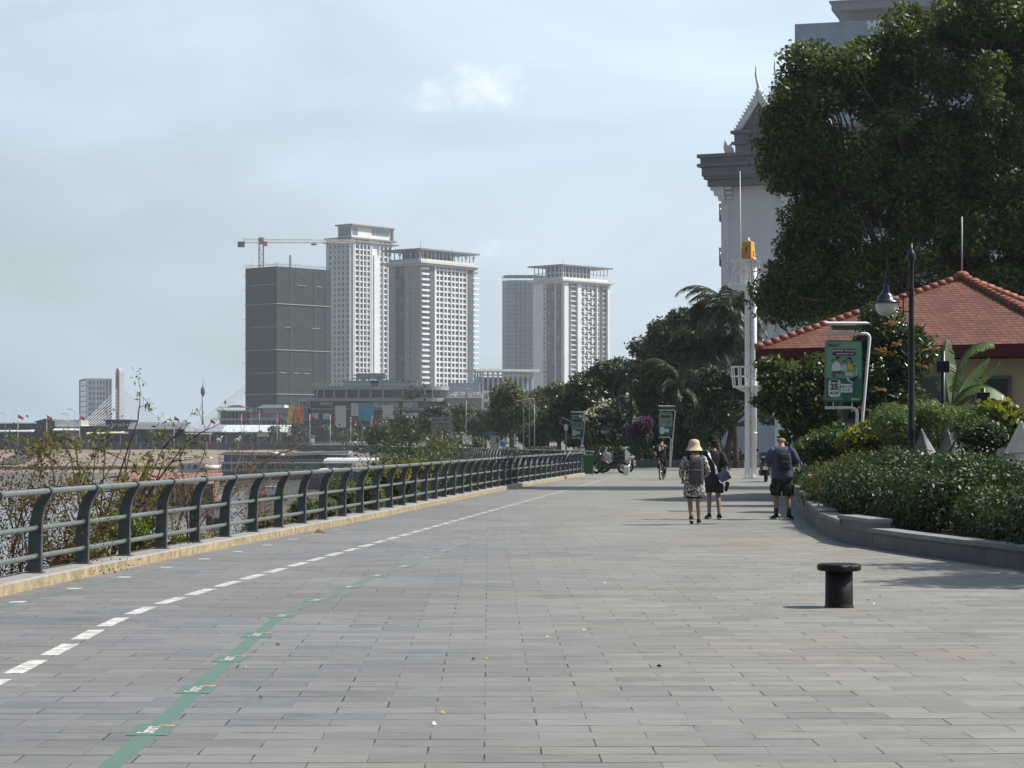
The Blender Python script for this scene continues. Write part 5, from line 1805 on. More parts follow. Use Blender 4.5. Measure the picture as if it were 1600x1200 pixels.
# ------------------------------------------------------------------ pavilion with red tiled roof
def tile_mat():
 m = bpy.data.materials.new('red_roof_tile')
 N, L = nt(m); b = N['Principled BSDF']; b.inputs['Roughness'].default_value = .62
 at = N.new('ShaderNodeUVMap')
 br = N.new('ShaderNodeTexBrick'); br.offset = .5
 br.inputs['Scale'].default_value = 1; br.inputs['Brick Width'].default_value = .22; br.inputs['Row Height'].default_value = .17
 br.inputs['Mortar Size'].default_value = .018; br.inputs['Mortar Smooth'].default_value = .7
 br.inputs['Color1'].default_value = (.125, .042, .024, 1); br.inputs['Color2'].default_value = (.195, .077, .044, 1); br.inputs['Mortar'].default_value = (.06, .022, .018, 1)
 L.new(at.outputs[0], br.inputs['Vector'])
 nz = N.new('ShaderNodeTexNoise'); nz.inputs['Scale'].default_value = 1.2; nz.inputs['Detail'].default_value = 6
 L.new(at.outputs[0], nz.inputs['Vector'])
 mr = N.new('ShaderNodeMapRange'); mr.inputs[3].default_value = .65; mr.inputs[4].default_value = 1.35
 L.new(nz.outputs['Fac'], mr.inputs[0])
 sc = N.new('ShaderNodeVectorMath'); sc.operation = 'SCALE'; L.new(br.outputs['Color'], sc.inputs[0]); L.new(mr.outputs[0], sc.inputs['Scale'])
 L.new(sc.outputs[0], b.inputs['Base Color'])
 sp = N.new('ShaderNodeSeparateXYZ'); L.new(at.outputs[0], sp.inputs[0])
 md = N.new('ShaderNodeMath'); md.operation = 'FRACT'
 dv = N.new('ShaderNodeMath'); dv.operation = 'DIVIDE'; dv.inputs[1].default_value = .17; L.new(sp.outputs[1], dv.inputs[0]); L.new(dv.outputs[0], md.inputs[0])
 ad = N.new('ShaderNodeMath'); ad.operation = 'SUBTRACT'; L.new(md.outputs[0], ad.inputs[1]); L.new(br.outputs['Fac'], ad.inputs[0]);
 bp = N.new('ShaderNodeBump'); bp.inputs['Strength'].default_value = 1.0; bp.inputs['Distance'].default_value = .03; bp.invert = False
 L.new(ad.outputs[0], bp.inputs['Height']); L.new(bp.outputs['Normal'], b.inputs['Normal'])
 return m
def pavilion():
 d = 65.0
 A = P(1503, 434, d)
 Rr = 6.35; th = R(17)
 ez = 4.19
 dirs = [Vector((-math.cos(th), -math.sin(th), 0)), Vector((math.sin(th), -math.cos(th), 0)), Vector((math.cos(th), math.sin(th), 0)), Vector((-math.sin(th), math.cos(th), 0))]
 base = Vector((A.x, A.y, 0))
 cs = [base + q * Rr + Vector((0, 0, ez)) for q in dirs]
 t = thing('pavilion', 'cream walled pavilion with a red tiled pyramid roof behind the lamp post', 'building', base)
 me = bpy.data.meshes.new('roof')
 org = WP[t]
 vs, fs, uvs = [], [], []
 for i in range(4):
  p, q = cs[i], cs[(i + 1) % 4]
  k = len(vs)
  vs += [p - org, q - org, A - org]
  fs.append((k, k + 1, k + 2))
  w_ = (q - p).length; hh = ((p + q) / 2 - A).length
  uvs += [(0, 0), (w_, 0), (w_ / 2, hh)]
 me.from_pydata([tuple(v) for v in vs], [], fs)
 ul = me.uv_layers.new(name='UVMap')
 for i, l in enumerate(me.loops): ul.data[i].uv = uvs[l.vertex_index]
 me.materials.append(tile_mat())
 o = bpy.data.objects.new('roof', me); COL.objects.link(o); o.parent = t; WP[o] = org
 RIDGE = M('ridge_tile', (0.26, 0.085, 0.055), .65, .25, 3)
 for i in range(4):
  mb = MB()
  L_ = (cs[i] - A).length
  n_ = 26
  for j in range(n_):
   a = A + (cs[i] - A) * (j / n_); b_ = A + (cs[i] - A) * ((j + 1.12) / n_)
   up = Vector((0, 0, .03))
   mb.tube([a + up, b_ + up + Vector((0, 0, .02))], [.085, .105], n=8)
  mb.build('ridge_cap', RIDGE, t)
 mb = MB(); mb.ell(A + Vector((0, 0, .06)), (.22, .22, .14), 12, 6); mb.build('roof_finial', RIDGE, t)
 mb = MB()
 for i in range(4):
  p, q = cs[i], cs[(i + 1) % 4]
  mb.bar(p - Vector((0, 0, .18)), q - Vector((0, 0, .18)), .08, .34)
 mb.build('fascia', M('red_fascia', (0.10, 0.014, 0.017), .6, .1, 2, spec=.2), t)
 mb = MB()
 cc = [base + q * (Rr - 1.5) for q in dirs]
 so_ = [c + Vector((0, 0, ez - .3)) for c in [base + q * (Rr - .1) for q in dirs]]
 mb.add(so_, [(0, 1, 2, 3)])
 mb.build('soffit', M('soffit_board', (0.30, 0.27, 0.22), .8), t)
 WALLM = M('cream_wall', (0.56, 0.50, 0.36), .85, .06, 1.0)
 mb = MB()
 mb.prism([(c.x, c.y) for c in cc], (0, 0, -.1), (1, 0, 0), (0, 1, 0), (0, 0, ez - .25))
 mb.build('wall', WALLM, t)
 GW = M('shutter_grey', (0.16, 0.15, 0.13), .6, .1, 3)
 for i in (0, 1, 2):
  p, q = cc[i], cc[(i + 1) % 4]
  uu = (q - p).normalized(); nn = Vector((uu.y, -uu.x, 0))
  if nn.dot(p - base) < 0: nn = -nn
  f = Face(p, uu, nn)
  Lq = (q - p).length
  for a in (.18, .43, .70):
   mb = MB(); f.box(mb, a * Lq, a * Lq + .95, 2.2, 3.3, -.1, .05)
   wo = mb.build('window', GLASS, t)
   mb = MB()
   for z in (2.15, 3.3): f.box(mb, a * Lq - .08, a * Lq + 1.03, z, z + .08, 0, .12)
   for x in (a * Lq - .08, a * Lq + .95): f.box(mb, x, x + .08, 2.23, 3.3, 0, .12)
   fo = mb.build('frame', GW, t); fo.parent = wo
 # two wall-mounted units
 mb = MB()
 mb.tube([A + Vector((0, 0, .1)), A + Vector((0, 0, 1.75))], .022, n=6)
 mb.build('lightning_rod', M('pale_rod', (.45, .45, .45), .5), t)
 # white side wall with a pipe, at the promenade end
 mb = MB()
pavilion()
mb = MB(); mb.bbox((P(1243, 0, 74).x, 74.0, 1.0), (1.3, .35, 2.9), .02)
mb.bbox((P(1243, 0, 74).x, 74.0, 2.5), (1.45, .45, .1), .01)
one('gate_pier', mb, WHITEW, 'pale plastered wall pier behind the man with the small backpack', 'wall', (P(1243, 0, 74).x, 74, 0))
mb = MB(); c = P(1220, 0, 76); mb.tube([(c.x, c.y, 0), (c.x, c.y, 4.2)], .07, n=8); mb.tube([(c.x, c.y, 4.15), (c.x + .9, c.y, 4.3)], .05, n=6)
mb.box((c.x, c.y, .03), (.3, .3, .06))
one('drain_pipe', mb, LGREY, 'slim pale upright pipe left of the plastered pier', 'pipe', (c.x, c.y, 0))
# ------------------------------------------------------------------ ornate lamp posts
GLOBE = M('lamp_globe', (0.58, 0.58, 0.56), .25, .04, 4, spec=.5)
def lamp_post(d, x, label, top_z, side=-1, group='black ornate lamp posts', base_z=.2):
 X = P(x, 0, d).x
 t = thing('street_lamp', label, 'street lamp', (X, d, base_z), group)
 k = top_z
 mb = MB()
 prof = [(.13, 0), (.13, .12), (.10, .2), (.105, .7), (.085, .8), (.075, .9), (.068, 1.6), (.085, 1.65), (.066, 1.72), (.060, k - 1.75), (.075, k - 1.70), (.058, k - 1.62), (.05, k - .95), (.065, k - .9), (.045, k - .84), (.045, k - .42), (.06, k - .38), (.09, k - .27), (.06, k - .17), (.026, k - .13), (.022, k)]
 mb.lathe(prof, (X, d, base_z), n=12)
 mb.build('pole', BLACKP, t)
 mb = MB()
 z = base_z + k
 arc = [(X + side * (.28 + .22 * math.cos(R(a))), d, z - .62 + .22 * math.sin(R(a))) for a in range(-60, 200, 20)]
 lx = X + side * .5
 mb.tube([(X, d, z - .95)] + [(X + side * .2, d, z - .9)] + arc[0:1], .018, n=6)
 mb.tube(arc[:-1] + [(lx, d, z - .62), (lx, d, z - .82)], .02, n=6)
 mb.tube([(X + side * (.27 + .11 * math.cos(R(a))), d, z - .62 + .11 * math.sin(R(a))) for a in range(-40, 300, 20)], .014, n=6)
 mb.tube([(X + side * .16, d, z - 1.05), (X + side * .16, d, z - 1.42)], .014, n=6)
 mb.bar((X, d, z - 1.05), (X + side * .18, d, z - 1.05), .02, .02)
 mb.bar((X, d, z - 1.36), (X + side * .18, d, z - 1.36), .02, .02)
 mb.build('arm', BLACKP, t)
 mb = MB()
 mb.lathe([(.03, .0), (.05, -.04), (.06, -.12), (.10, -.20), (.17, -.26), (.175, -.33), (.285, -.365), (.285, -.375), (.16, -.36)], (lx, d, z - .80), n=20)
 ls = mb.build('lamp_shade', M('lamp_cap', (0.02, 0.025, 0.045), .3, .1, 5), t)
 mb = MB()
 mb.lathe([(.20, -.37), (.215, -.42), (.21, -.5), (.17, -.58), (.10, -.63), (.02, -.65)], (lx, d, z - .80), n=20)
 mb.build('globe', GLOBE, t)
 return t
lamp_post(45, 1424, 'tall black ornate street lamp with hanging white globe, standing in the hedge', 5.35)
lamp_post(66, 1361, 'black ornate street lamp half hidden in the tree behind the near green sign', 4.9)
lamp_post(152, 956, 'thin black lamp post in front of the pale flowering bush', 3.3)
lamp_post(140, 1097, 'far black lamp post with a white globe in the dark trees above the straw hat', 3.9)
lamp_post(190, 857, 'small distant lamp with a white globe in the dark tree left of the solar pole', 4.4, 1)
# ------------------------------------------------------------------ green advertising signs
def rounded(w, h, r, n=5):
 out = []
 for cx_, cy_, a0 in ((w / 2 - r, h / 2 - r, 0), (-w / 2 + r, h / 2 - r, 90), (-w / 2 + r, -h / 2 + r, 180), (w / 2 - r, -h / 2 + r, 270)):
  for i in range(n + 1):
   a = R(a0 + 90 * i / n)
   out.append((cx_ + r * math.cos(a), cy_ + r * math.sin(a)))
 return out
SIGNG = M('sign_green', (0.018, 0.115, 0.065), .45, .05, 2, spec=.5)
SIGNLG = M('sign_light_green', (0.13, 0.30, 0.19), .45, .12, 1.3, spec=.5)
def ad_sign(d, xc, ytop, label, front=True, zb=.25, s=1.0):
 """xc: pixel of the panel centre, ytop: panel top"""
 pw, ph = .86 * s, 1.43 * s
 c = P(xc, 0, d); X = c.x
 zt = ZP(ytop, d); zc = zt - ph / 2
 t = thing('advertising_sign', label, 'sign', (X + .55, d, zb), 'green advertising signs on bent white posts')
 mb = MB(); mb.prism(rounded(pw, ph, .07), (X, d - .05, zc), (1, 0, 0), (0, 0, 1), (0, .10, 0))
 panel = mb.build('panel', SIGNG, t)
 mb = MB()
 fz = zt + .16
 top = [(X - pw / 2, d, fz), (X + pw / 2 + .08, d, fz)] + [(X + pw / 2 + .08 + .10 * math.sin(R(a)), d, fz - .10 + .10 * math.cos(R(a))) for a in (30, 60, 90)] + [(X + pw / 2 + .02, d, zc - ph / 2 - .3), (X + pw / 2 - .10, d, zb)]
 mb.tube(top, .035, n=8)
 lz = zc - ph / 2 - .14
 low = [(X - pw / 2, d - .01, lz), (X + .18, d - .01, lz)] + [(X + .18 + .14 * math.sin(R(a)), d - .01, lz - .14 + .14 * math.cos(R(a))) for a in (30, 60, 90)] + [(X + .30, d - .01, lz - .5), (X + .26, d - .01, zb)]
 mb.tube(low, .035, n=8)
 for sx_ in (-.24, .2):
  mb.tube([(X + sx_, d, zt - .02), (X + sx_, d, fz)], .015, n=6)
  mb.tube([(X + sx_, d, zc - ph / 2 + .02), (X + sx_, d, lz)], .015, n=6)
 mb.build('frame', WPAINT, t)
 mb = MB()
 mb.prism([(-.5, 0), (.5, 0), (.5, .035), (-.5, .035)], (X + .08, d - .28, fz + .20), (1, 0, 0), (0, 0, 1), (0, .56, .06))
 mb.build('canopy', LGREY, t)
 mb = MB(); mb.prism([(-.34, .0), (.34, 0), (.38, .1), (-.38, .1)], (X + .08, d - .1, fz + .09), (1, 0, 0), (0, 0, 1), (0, .2, 0))
 mb.build('canopy_box', SIGNG, t)
 y0 = d - .055
 def quad(u0, u1, v0, v1, m, name='printed_panel', r=.02, lay=0):
  mb = MB(); mb.prism([((a + (u0 + u1) / 2), (b + (v0 + v1) / 2)) for a, b in rounded(u1 - u0, v1 - v0, r, 3)], (X, y0 - .004 * lay, zc), (1, 0, 0), (0, 0, 1), (0, -.004, 0))
  o = mb.build(name, m, t); o.parent = panel; return o
 def words(txt, size, u_, v_, m, lay=3, name='lettering', bold=.002):
  mb = text_mb(txt, size, (X + u_, y0 - .004 * lay - .002, zc + v_), (1, 0, 0), (0, 0, 1), bold=bold)
  o = mb.build(name, m, t); o.parent = panel; return o
 WH = M('sign_white', (.62, .66, .62), .5, .03, 3)
 PUR = M('sign_purple', (.10, .012, .055), .5, .05, 3)
 NAVY = M('sign_navy', (.012, .018, .045), .5)
 quad(-.41, .41, -.17, .69, SIGNLG, r=.05)
 if front:
  PALE = M('sign_pale_green', (.20, .42, .24), .5, .2, 2)
  mb = MB()
  for rr in (.30, .42):
   arc = [(X + .36 - rr * math.cos(R(a)) * .9, y0 - .006, zc - .1 + rr * math.sin(R(a))) for a in range(0, 80, 8)]
   for p, q in zip(arc[:-1], arc[1:]): mb.bar(p, q, .003, .03)
  o = mb.build('printed_curve', PALE, t); o.parent = panel
  words('Fiber+', .10, -.24, .60, NAVY, 1, bold=.004)
  quad(-.26, .27, .36, .52, PUR, lay=1, r=.01)
  words('ភ្ជាប់អ៊ីនធឺណិត Wi-Fi ឥឡូវនេះ', .045, 0, .475, WH, 2)
  words('ទទួលបានការបញ្ចុះតម្លៃ', .04, .02, .405, WH, 2)
  # seated family of three printed on the poster
  SK = M('print_skin', (.34, .20, .14), .6); HR = M('print_hair', (.02, .015, .015), .6); YE = M('print_yellow', (.50, .38, .03), .6); KH = M('print_khaki', (.11, .08, .06), .6); TOY = M('print_pale', (.45, .5, .52), .6)
  def blobp(pts, m, lay):
   mb = MB(); mb.prism(pts, (X, y0 - .004 * lay, zc), (1, 0, 0), (0, 0, 1), (0, -.004, 0)); o = mb.build('printed_figure', m, t); o.parent = panel
  def disc(u_, v_, r_, m, lay, e=1.0): blobp([(u_ + r_ * math.cos(R(a)), v_ + r_ * e * math.sin(R(a))) for a in range(0, 360, 30)], m, lay)
  blobp([(-.29, .0), (-.27, .14), (-.20, .22), (-.13, .22), (-.07, .12), (-.04, .05), (-.10, .0)], WH, 2)
  blobp([(-.28, .0), (-.05, .01), (-.02, -.06), (-.10, -.07), (-.2, -.03), (-.2, -.14), (-.26, -.14)], KH, 3)
  disc(-.14, .27, .055, SK, 2); blobp([(-.2, .29), (-.17, .34), (-.10, .34), (-.08, .29), (-.13, .31), (-.16, .26)], HR, 3)
  blobp([(-.06, .0), (-.05, .13), (0, .17), (.06, .13), (.07, .0)], TOY, 3); disc(.0, .2, .042, SK, 3); blobp([(-.04, .21), (0, .26), (.05, .21), (0, .23)], HR, 4)
  blobp([(.06, -.02), (.08, .16), (.14, .2), (.2, .14), (.23, .02), (.16, .0), (.1, .05)], YE, 4); disc(.12, .25, .048, SK, 4)
  blobp([(.06, .25), (.09, .32), (.17, .32), (.2, .2), (.18, .14), (.165, .26), (.11, .29)], HR, 5)
  blobp([(.02, -.12), (.03, -.02), (.2, -.02), (.22, -.12)], TOY, 5)
  blobp([(.1, -.22), (.16, -.17), (.33, -.11), (.37, -.08), (.35, -.13), (.22, -.24), (.12, -.25)], NAVY, 2)
  blobp([(.06, -.14), (.09, -.23), (.2, -.29), (.22, -.27), (.12, -.21), (.1, -.15)], WH, 3)
  disc(.245, .11, .03, M('print_red', (.25, .02, .03), .6), 2, .7)
  disc(-.27, .25, .03, KH, 2)
  blobp([(.28, -.08), (.285, .1), (.29, .1), (.295, -.08)], WH, 2)
 else:
  quad(-.3, .28, .36, .52, PUR, lay=1, r=.01)
  quad(-.3, .3, -.1, .22, M('sign_dull_print', (.22, .26, .22), .5, .4, 6), lay=1)
 quad(-.36, -.08, -.60, -.2, WH, r=.06, lay=1, name='price_badge')
 quad(-.1, .2, -.50, -.3, WH, r=.02, lay=1, name='price_badge')
 if front:
  quad(-.31, -.13, -.26, -.21, NAVY, r=.01, lay=2)
  words('25', .19, -.225, -.37, SIGNG, 2, bold=.012)
  quad(-.32, -.13, -.54, -.485, SIGNG, r=.02, lay=2)
  words('Mbps', .045, -.225, -.512, WH, 3)
  words('បង់មុន 6 ខែ', .062, .055, -.365, NAVY, 2)
  words('+ 1 ខែ', .062, .05, -.445, NAVY, 2)
  words('Smart', .085, .27, -.65, WH, 1)
  quad(.34, .365, -.60, -.55, M('sign_orange', (.55, .15, .05), .5), r=.01, lay=1)
  words('លក្ខខណ្ឌ និងការកំណត់ត្រូវអនុវត្ត', .028, -.22, -.63, WH, 1, bold=0)
  words('សម្រាប់ព័ត៌មានបន្ថែមសូមទាក់ទង 010 234 567'[:30], .026, -.2, -.665, WH, 1, bold=0)
 return t
ad_sign(53, 1318, 532, 'near green advertising sign reading 25, on a bent white post in the shrubs', True, .3)
ad_sign(137, 1040, 645, 'far green advertising sign on a bent white post behind the cyclist', False, .0, .93)
ad_sign(157, 902, 653, 'farthest green advertising sign, beside the solar panel pole', False, .0, .88)
# solar panel pole
def solar_pole():
 d = 150; X = P(884.5, 0, d).x
 t = thing('solar_light_pole', 'grey pole with a tilted solar panel and small white lamp beside the farthest green sign', 'solar lamp', (X, d, 0))
 mb = MB(); mb.tube([(X, d, 0), (X, d, ZP(663, d))], .05, n=8); mb.build('pole', STEEL, t)
 mb = MB()
 rot = Matrix.Rotation(R(28), 3, 'Y') @ Matrix.Rotation(R(35), 3, 'X')
 mb.box((X - .05, d, ZP(660, d)), (.62, .03, .5), rot=rot); pn = mb.build('solar_panel', M('solar_cell', (.02, .025, .06), .2, .1, 8, spec=.7), t)
 mb = MB()
 for a, b in ((-.31, 0), (.31, 0)): mb.box(Vector((X - .05, d, ZP(660, d))) + rot @ Vector((a, 0, 0)), (.03, .05, .53), rot=rot)
 for a in (-.25, .25): mb.box(Vector((X - .05, d, ZP(660, d))) + rot @ Vector((0, 0, a)), (.62, .05, .03), rot=rot)
 fr = mb.build('panel_frame', LGREY, t)
 mb = MB(); mb.lathe([(.05, 0), (.13, .1), (.13, .35), (.08, .45), (.02, .5)], (X, d, ZP(674, d)), n=10); mb.build('lamp_head', WPAINT, t)
solar_pole()
# ------------------------------------------------------------------ white signal mast with two railed platforms
def mast():
 d = 97.3; k = d / F
 X = P(1175, 0, d).x
 t = thing('signal_mast', 'white steel mast with two railed platforms and a yellow box on top', 'mast', (X, d, 0))
 zt = ZP(408, d)
 mb = MB()
 mb.box((X - .22, d, zt / 2), (.15, .30, zt)); mb.box((X - .11, d, zt / 2), (.07, .05, zt - .02))
 mb.tube([(X + .08, d, 0), (X + .08, d, zt)], .125, n=16)
 for z in np.arange(.6, zt, .62): mb.ell((X - .115, d - .06, z), (.03, .05, .03), 6, 4)
 mb.box((X - .06, d, .03), (.62, .5, .06))
 for z in (1.95 + .0, 3.6, 5.6): mb.lathe([(.15, -.03), (.15, .03)], (X + .08, d, z), n=16)
 mb.build('column', WPAINT, t)
 def platform(xl, xr, yt, yb, posts):
  xa, xb = P(xl, 0, d).x, P(xr, 0, d).x
  z1, z0 = ZP(yt, d), ZP(yb, d)
  mb = MB()
  mb.box(((xa + xb) / 2, d, z0 - .03), (xb - xa, .95, .07))
  mb.prism([(xa, 0), (xb, 0), (X + .2, -.22), (X - .28, -.22)], (0, d - .05, z0 - .065), (1, 0, 0), (0, 0, 1), (0, .1, 0))
  mb.prism([(-.47, 0), (.47, 0), (.12, -.22), (-.12, -.22)], (X - .08, d, z0 - .065), (0, 1, 0), (0, 0, 1), (.1, 0, 0))
  pf = mb.build('platform', WPAINT, t)
  mb = MB()
  for yy in (d - .45, d + .45):
   for z in (z1, (z0 + z1) / 2): mb.bar((xa - .08 * (z > z0 + .5), yy, z), (xb + .08 * (z > z0 + .5), yy, z), .05, .05)
   for i in range(posts):
    x = xa + (xb - xa) * i / (posts - 1)
    mb.bar((x, yy, z0), (x + (x - (xa + xb) / 2) * .1, yy, z1), .05, .05)
  for x, s_ in ((xa, -1), (xb, 1)):
   for z in (z1, (z0 + z1) / 2): mb.bar((x + s_ * .06, d - .45, z), (x + s_ * .06, d + .45, z), .05, .05)
  g = mb.build('guard_rail', WPAINT, t); g.parent = pf
 platform(1147, 1195, 573, 603, 6)
 platform(1148, 1187, 407, 444, 4)
 mb = MB()
 xa, xb = P(1137, 0, d).x, P(1170, 0, d).x
 mb.prism([(xa, 0), (xb, 0), (xb, -.28), (xa + .25, -.2), (xa, -.08)], (0, d - .6, ZP(446, d)), (1, 0, 0), (0, 0, 1), (0, .5, 0))
 mb.bar((xa + .05, d - .35, ZP(446, d)), (P(1148, 0, d).x, d - .35, ZP(415, d)), .05, .05)
 mb.build('side_step', WPAINT, t)
 mb = MB()
 x0 = P(1160.5, 0, d).x; z0 = ZP(404, d); z1 = ZP(377, d)
 for (xa_, xb_, ya, yb_) in ((x0, x0 + .5, d - .28, d + .1),):
  w0, w1 = .30, .26
  cx_ = x0 + .24
  ring = lambda w_, dd, z: [Vector((cx_ - w_, d - dd, z)), Vector((cx_ + w_, d - dd, z)), Vector((cx_ + w_, d + dd, z)), Vector((cx_ - w_, d + dd, z))]
  rot = Matrix.Rotation(R(-28), 3, 'Z')
  def rr(r_):
   c_ = Vector((cx_, d, 0)); return [c_ + rot @ (p - c_) for p in r_]
  mb.loft([rr(ring(.235, .235, z0)), rr(ring(.195, .195, z1 - .02)), rr(ring(.13, .13, z1))])
 bx_ = mb.build('signal_box', M('signal_yellow', (.52, .29, .03), .45, .08, 3), t)
 mb = MB(); mb.lathe([(.10, 0), (.10, .05), (.06, .06), (.07, .15), (.03, .18)], (cx_, d, z1 - .01), n=12); o = mb.build('beacon_light', LGREY, t)
 mb = text_mb('1', .30, Vector((cx_, d, (z0 + z1) / 2)) + rot @ Vector((0, -.232, 0)), rot @ Vector((1, 0, 0)), (0, 0, 1), bold=.006); o = mb.build('number', BLACKP, t); o.parent = bx_
 mb = text_mb('2', .30, Vector((cx_, d, z0 + .18)) + rot @ Vector((.24, 0, 0)), rot @ Vector((0, 1, 0)), (0, 0, 1), bold=.006); o = mb.build('number', BLACKP, t); o.parent = bx_
 mb = MB()
 mb.tube([(P(1157, 0, d).x, d - .2, ZP(440, d)), (P(1155.5, 0, d).x, d - .2, ZP(268, d))], [.035, .015], n=6); mb.build('flag_rod', WPAINT, t)
 mb = MB(); mb.box((X + .1, d, z0 - .08), (.5, .5, .08)); mb.tube([(X + .08, d, zt), (X + .08, d, z0)], .11, n=10); mb.build('top_bracket', WPAINT, t)
mast()
# ------------------------------------------------------------------ bollard
def bollard():
 p = G(1311, 948.6)
 X, Y = p.x, p.y
 t = thing('mooring_bollard', 'black iron mooring bollard with a chipped flat cap on the paving', 'bollard', (X, Y, 0))
 IRON = M('black_iron', (0.009, 0.007, 0.0065), .5, .35, 9, spec=.22, bump=.25)
 mb = MB(); mb.lathe([(.150, 0), (.140, .012), (.137, .05), (.135, .365)], (X, Y, 0), n=28); mb.build('shaft', IRON, t)
 me = MB()
 n_ = 40
 rng = np.random.default_rng(2)
 prof = [(.13, .362), (.195, .360), (.212, .368), (.217, .385), (.217, .410), (.208, .424), (.19, .430), (.06, .431)]
 rings = []
 for r_, z in prof:
  ring = []
  for k in range(n_):
   a = 2 * math.pi * k / n_
   rr = r_; zz = z
   da = abs((a - R(-62) + math.pi) % (2 * math.pi) - math.pi)
   if da < .5 and r_ > .18:
    q = (1 - da / .5)
    rr -= .028 * q * (r_ > .2) * (.6 + .8 * rng.random()); zz -= .022 * q * (z > .4) * (.5 + rng.random())
   ring.append(Vector((X + rr * math.cos(a), Y + rr * math.sin(a), zz)))
  rings.append(ring)
 me.loft(rings, smooth=True)
 me.build('cap', IRON, t)
bollard()
# ------------------------------------------------------------------ the big tree behind the pavilion roof
D = 79
tree('broadleaf_tree', 'huge broadleaf tree filling the upper right behind the red tiled roof', 'tree', (15.2, 79, 0),
  [EL(1500, 130, D, 150, 170, 3.4), EL(1330, 190, D, 120, 130, 3.2), EL(1262, 190, D, 80, 112, 2.4), EL(1470, 70, D, 120, 95, 3.2), EL(1600, 20, D, 150, 120, 3.4), EL(1585, 45, D, 70, 75, 2.4), EL(1232, 195, D, 54, 70, 1.6), EL(1320, 330, D, 80, 80, 2.2),
   EL(1345, 350, D, 150, 120, 3.0), EL(1500, 370, D, 170, 150, 3.4), EL(1430, 240, D, 130, 120, 3.0), EL(1440, 400, D, 120, 110, 2.6), EL(1540, 250, D, 120, 120, 3.0), EL(1590, 420, D, 110, 110, 2.6), EL(1330, 450, D, 90, 60, 2.0), EL(1262, 430, D, 80, 85, 2.0), EL(1248, 320, D, 76, 95, 2.0), EL(1240, 260, D, 62, 75, 1.8), EL(1258, 118, D, 68, 72, 1.8), EL(1325, 115, D, 80, 80, 2.2), EL(1395, 90, D, 80, 78, 2.4), EL(1310, 480, D, 90, 50, 1.8), EL(1222, 470, D, 46, 46, 1.2), EL(1650, 250, D, 140, 260, 3.6)],
  600, .70, 225000, .17, LEAF_BIG, BARK, .42, 31, th=5.0, limbs=16, twigs=.5, shell=.55, flat=.75, lshell=.45)
# tree out of the frame at the right whose shade falls on the paving
tree('broadleaf_tree', 'street tree standing just outside the right edge, shading the paving', 'tree', (11.6, 27.2, .2),
  [(9.6, 26.8, 4.6, 1.7, 1.5, .9), (11.6, 27.4, 5.6, 2.2, 2.0, 1.3), (10.2, 30.2, 5.2, 1.5, 1.3, .8)], 46, .55, 12000, .15, LEAF_MID, BARK, .14, 37, limbs=7)
# ------------------------------------------------------------------ dark tree row along the park
G1 = 'dark leafy trees of the park'
tree('mango_tree', 'round dense dark tree right of the pale terrace-roofed tower, nearest the flowering bush', 'tree', (P(945, 0, 172).x, 182, 0),
  [EL(925, 622, 182, 52, 48), EL(958, 598, 182, 44, 42), EL(985, 628, 182, 32, 40), EL(895, 650, 182, 35, 40)], 90, .95, 26000, .30, LEAF_DARK, DBARK, .3, 41, G1)
tree('mango_tree', 'taller dark tree behind the round one, in the middle of the sloping tree line', 'tree', (P(1015, 0, 205).x, 205, 0),
  [EL(1010, 572, 205, 46, 50), EL(1042, 552, 205, 40, 48), EL(968, 590, 205, 42, 38), EL(1045, 620, 205, 40, 50)], 95, 1.1, 26000, .33, LEAF_DARK, DBARK, .35, 42, G1)
tree('mango_tree', 'dark tree with a rounded top just left of the coconut palms', 'tree', (P(1080, 0, 188).x, 188, 0),
  [EL(1078, 516, 188, 36, 46), EL(1065, 570, 188, 40, 45), EL(1100, 560, 188, 36, 50), EL(1130, 600, 188, 50, 60), EL(1114, 508, 188, 40, 56), EL(1050, 535, 188, 40, 50)], 130, 1.0, 40000, .32, LEAF_DARK, DBARK, .3, 43, G1)
tree('park_tree', 'brighter green leafy tree below the dark tree line, left of the palms', 'tree', (P(1030, 0, 150).x, 150, 0),
  [EL(1028, 585, 150, 26, 22), EL(1010, 615, 150, 26, 25), EL(1050, 610, 150, 25, 28), EL(1030, 640, 150, 30, 30)], 50, .7, 15000, .25, LEAF_MID, DBARK, .2, 44, G1)
tree('park_tree', 'deep green shady tree between the bougainvillea and the white mast', 'tree', (P(1065, 0, 143).x, 143, 0),
  [EL(1055, 650, 143, 36, 38), EL(1085, 630, 143, 36, 45), EL(1030, 670, 143, 26, 30), EL(1110, 665, 143, 30, 32)], 80, .8, 24000, .26, LEAF_DARK, DBARK, .22, 45, G1)
tree('park_tree', 'dark tree with visible trunks left of the white mast', 'tree', (P(1135, 0, 126).x, 126, 0),
  [EL(1130, 640, 126, 36, 36), EL(1165, 590, 126, 34, 60), EL(1120, 600, 126, 30, 40), EL(1105, 660, 126, 24, 30), EL(1205, 610, 126, 40, 60)], 70, .75, 20000, .24, LEAF_DARK, DBARK, .18, 46, G1)
tree('park_tree', 'leafy olive green tree left of the dark row, nearest the portico', 'tree', (P(800, 0, 262).x, 262, 0),
  [EL(797, 630, 262, 30, 32), EL(785, 655, 262, 28, 30), EL(815, 650, 262, 28, 30)], 60, 1.1, 13000, .40, LEAF_OLIVE, BARK, .3, 51, 'olive green trees below the portico')
tree('park_tree', 'yellowish olive tree between the leafy olive one and the dark row', 'tree', (P(848, 0, 270).x, 270, 0),
  [EL(845, 628, 270, 34, 26), EL(870, 625, 270, 28, 30), EL(835, 650, 270, 30, 28), EL(868, 655, 270, 30, 30)], 60, 1.1, 13000, .40, LEAF_OLIVE, BARK, .3, 52, 'olive green trees below the portico')
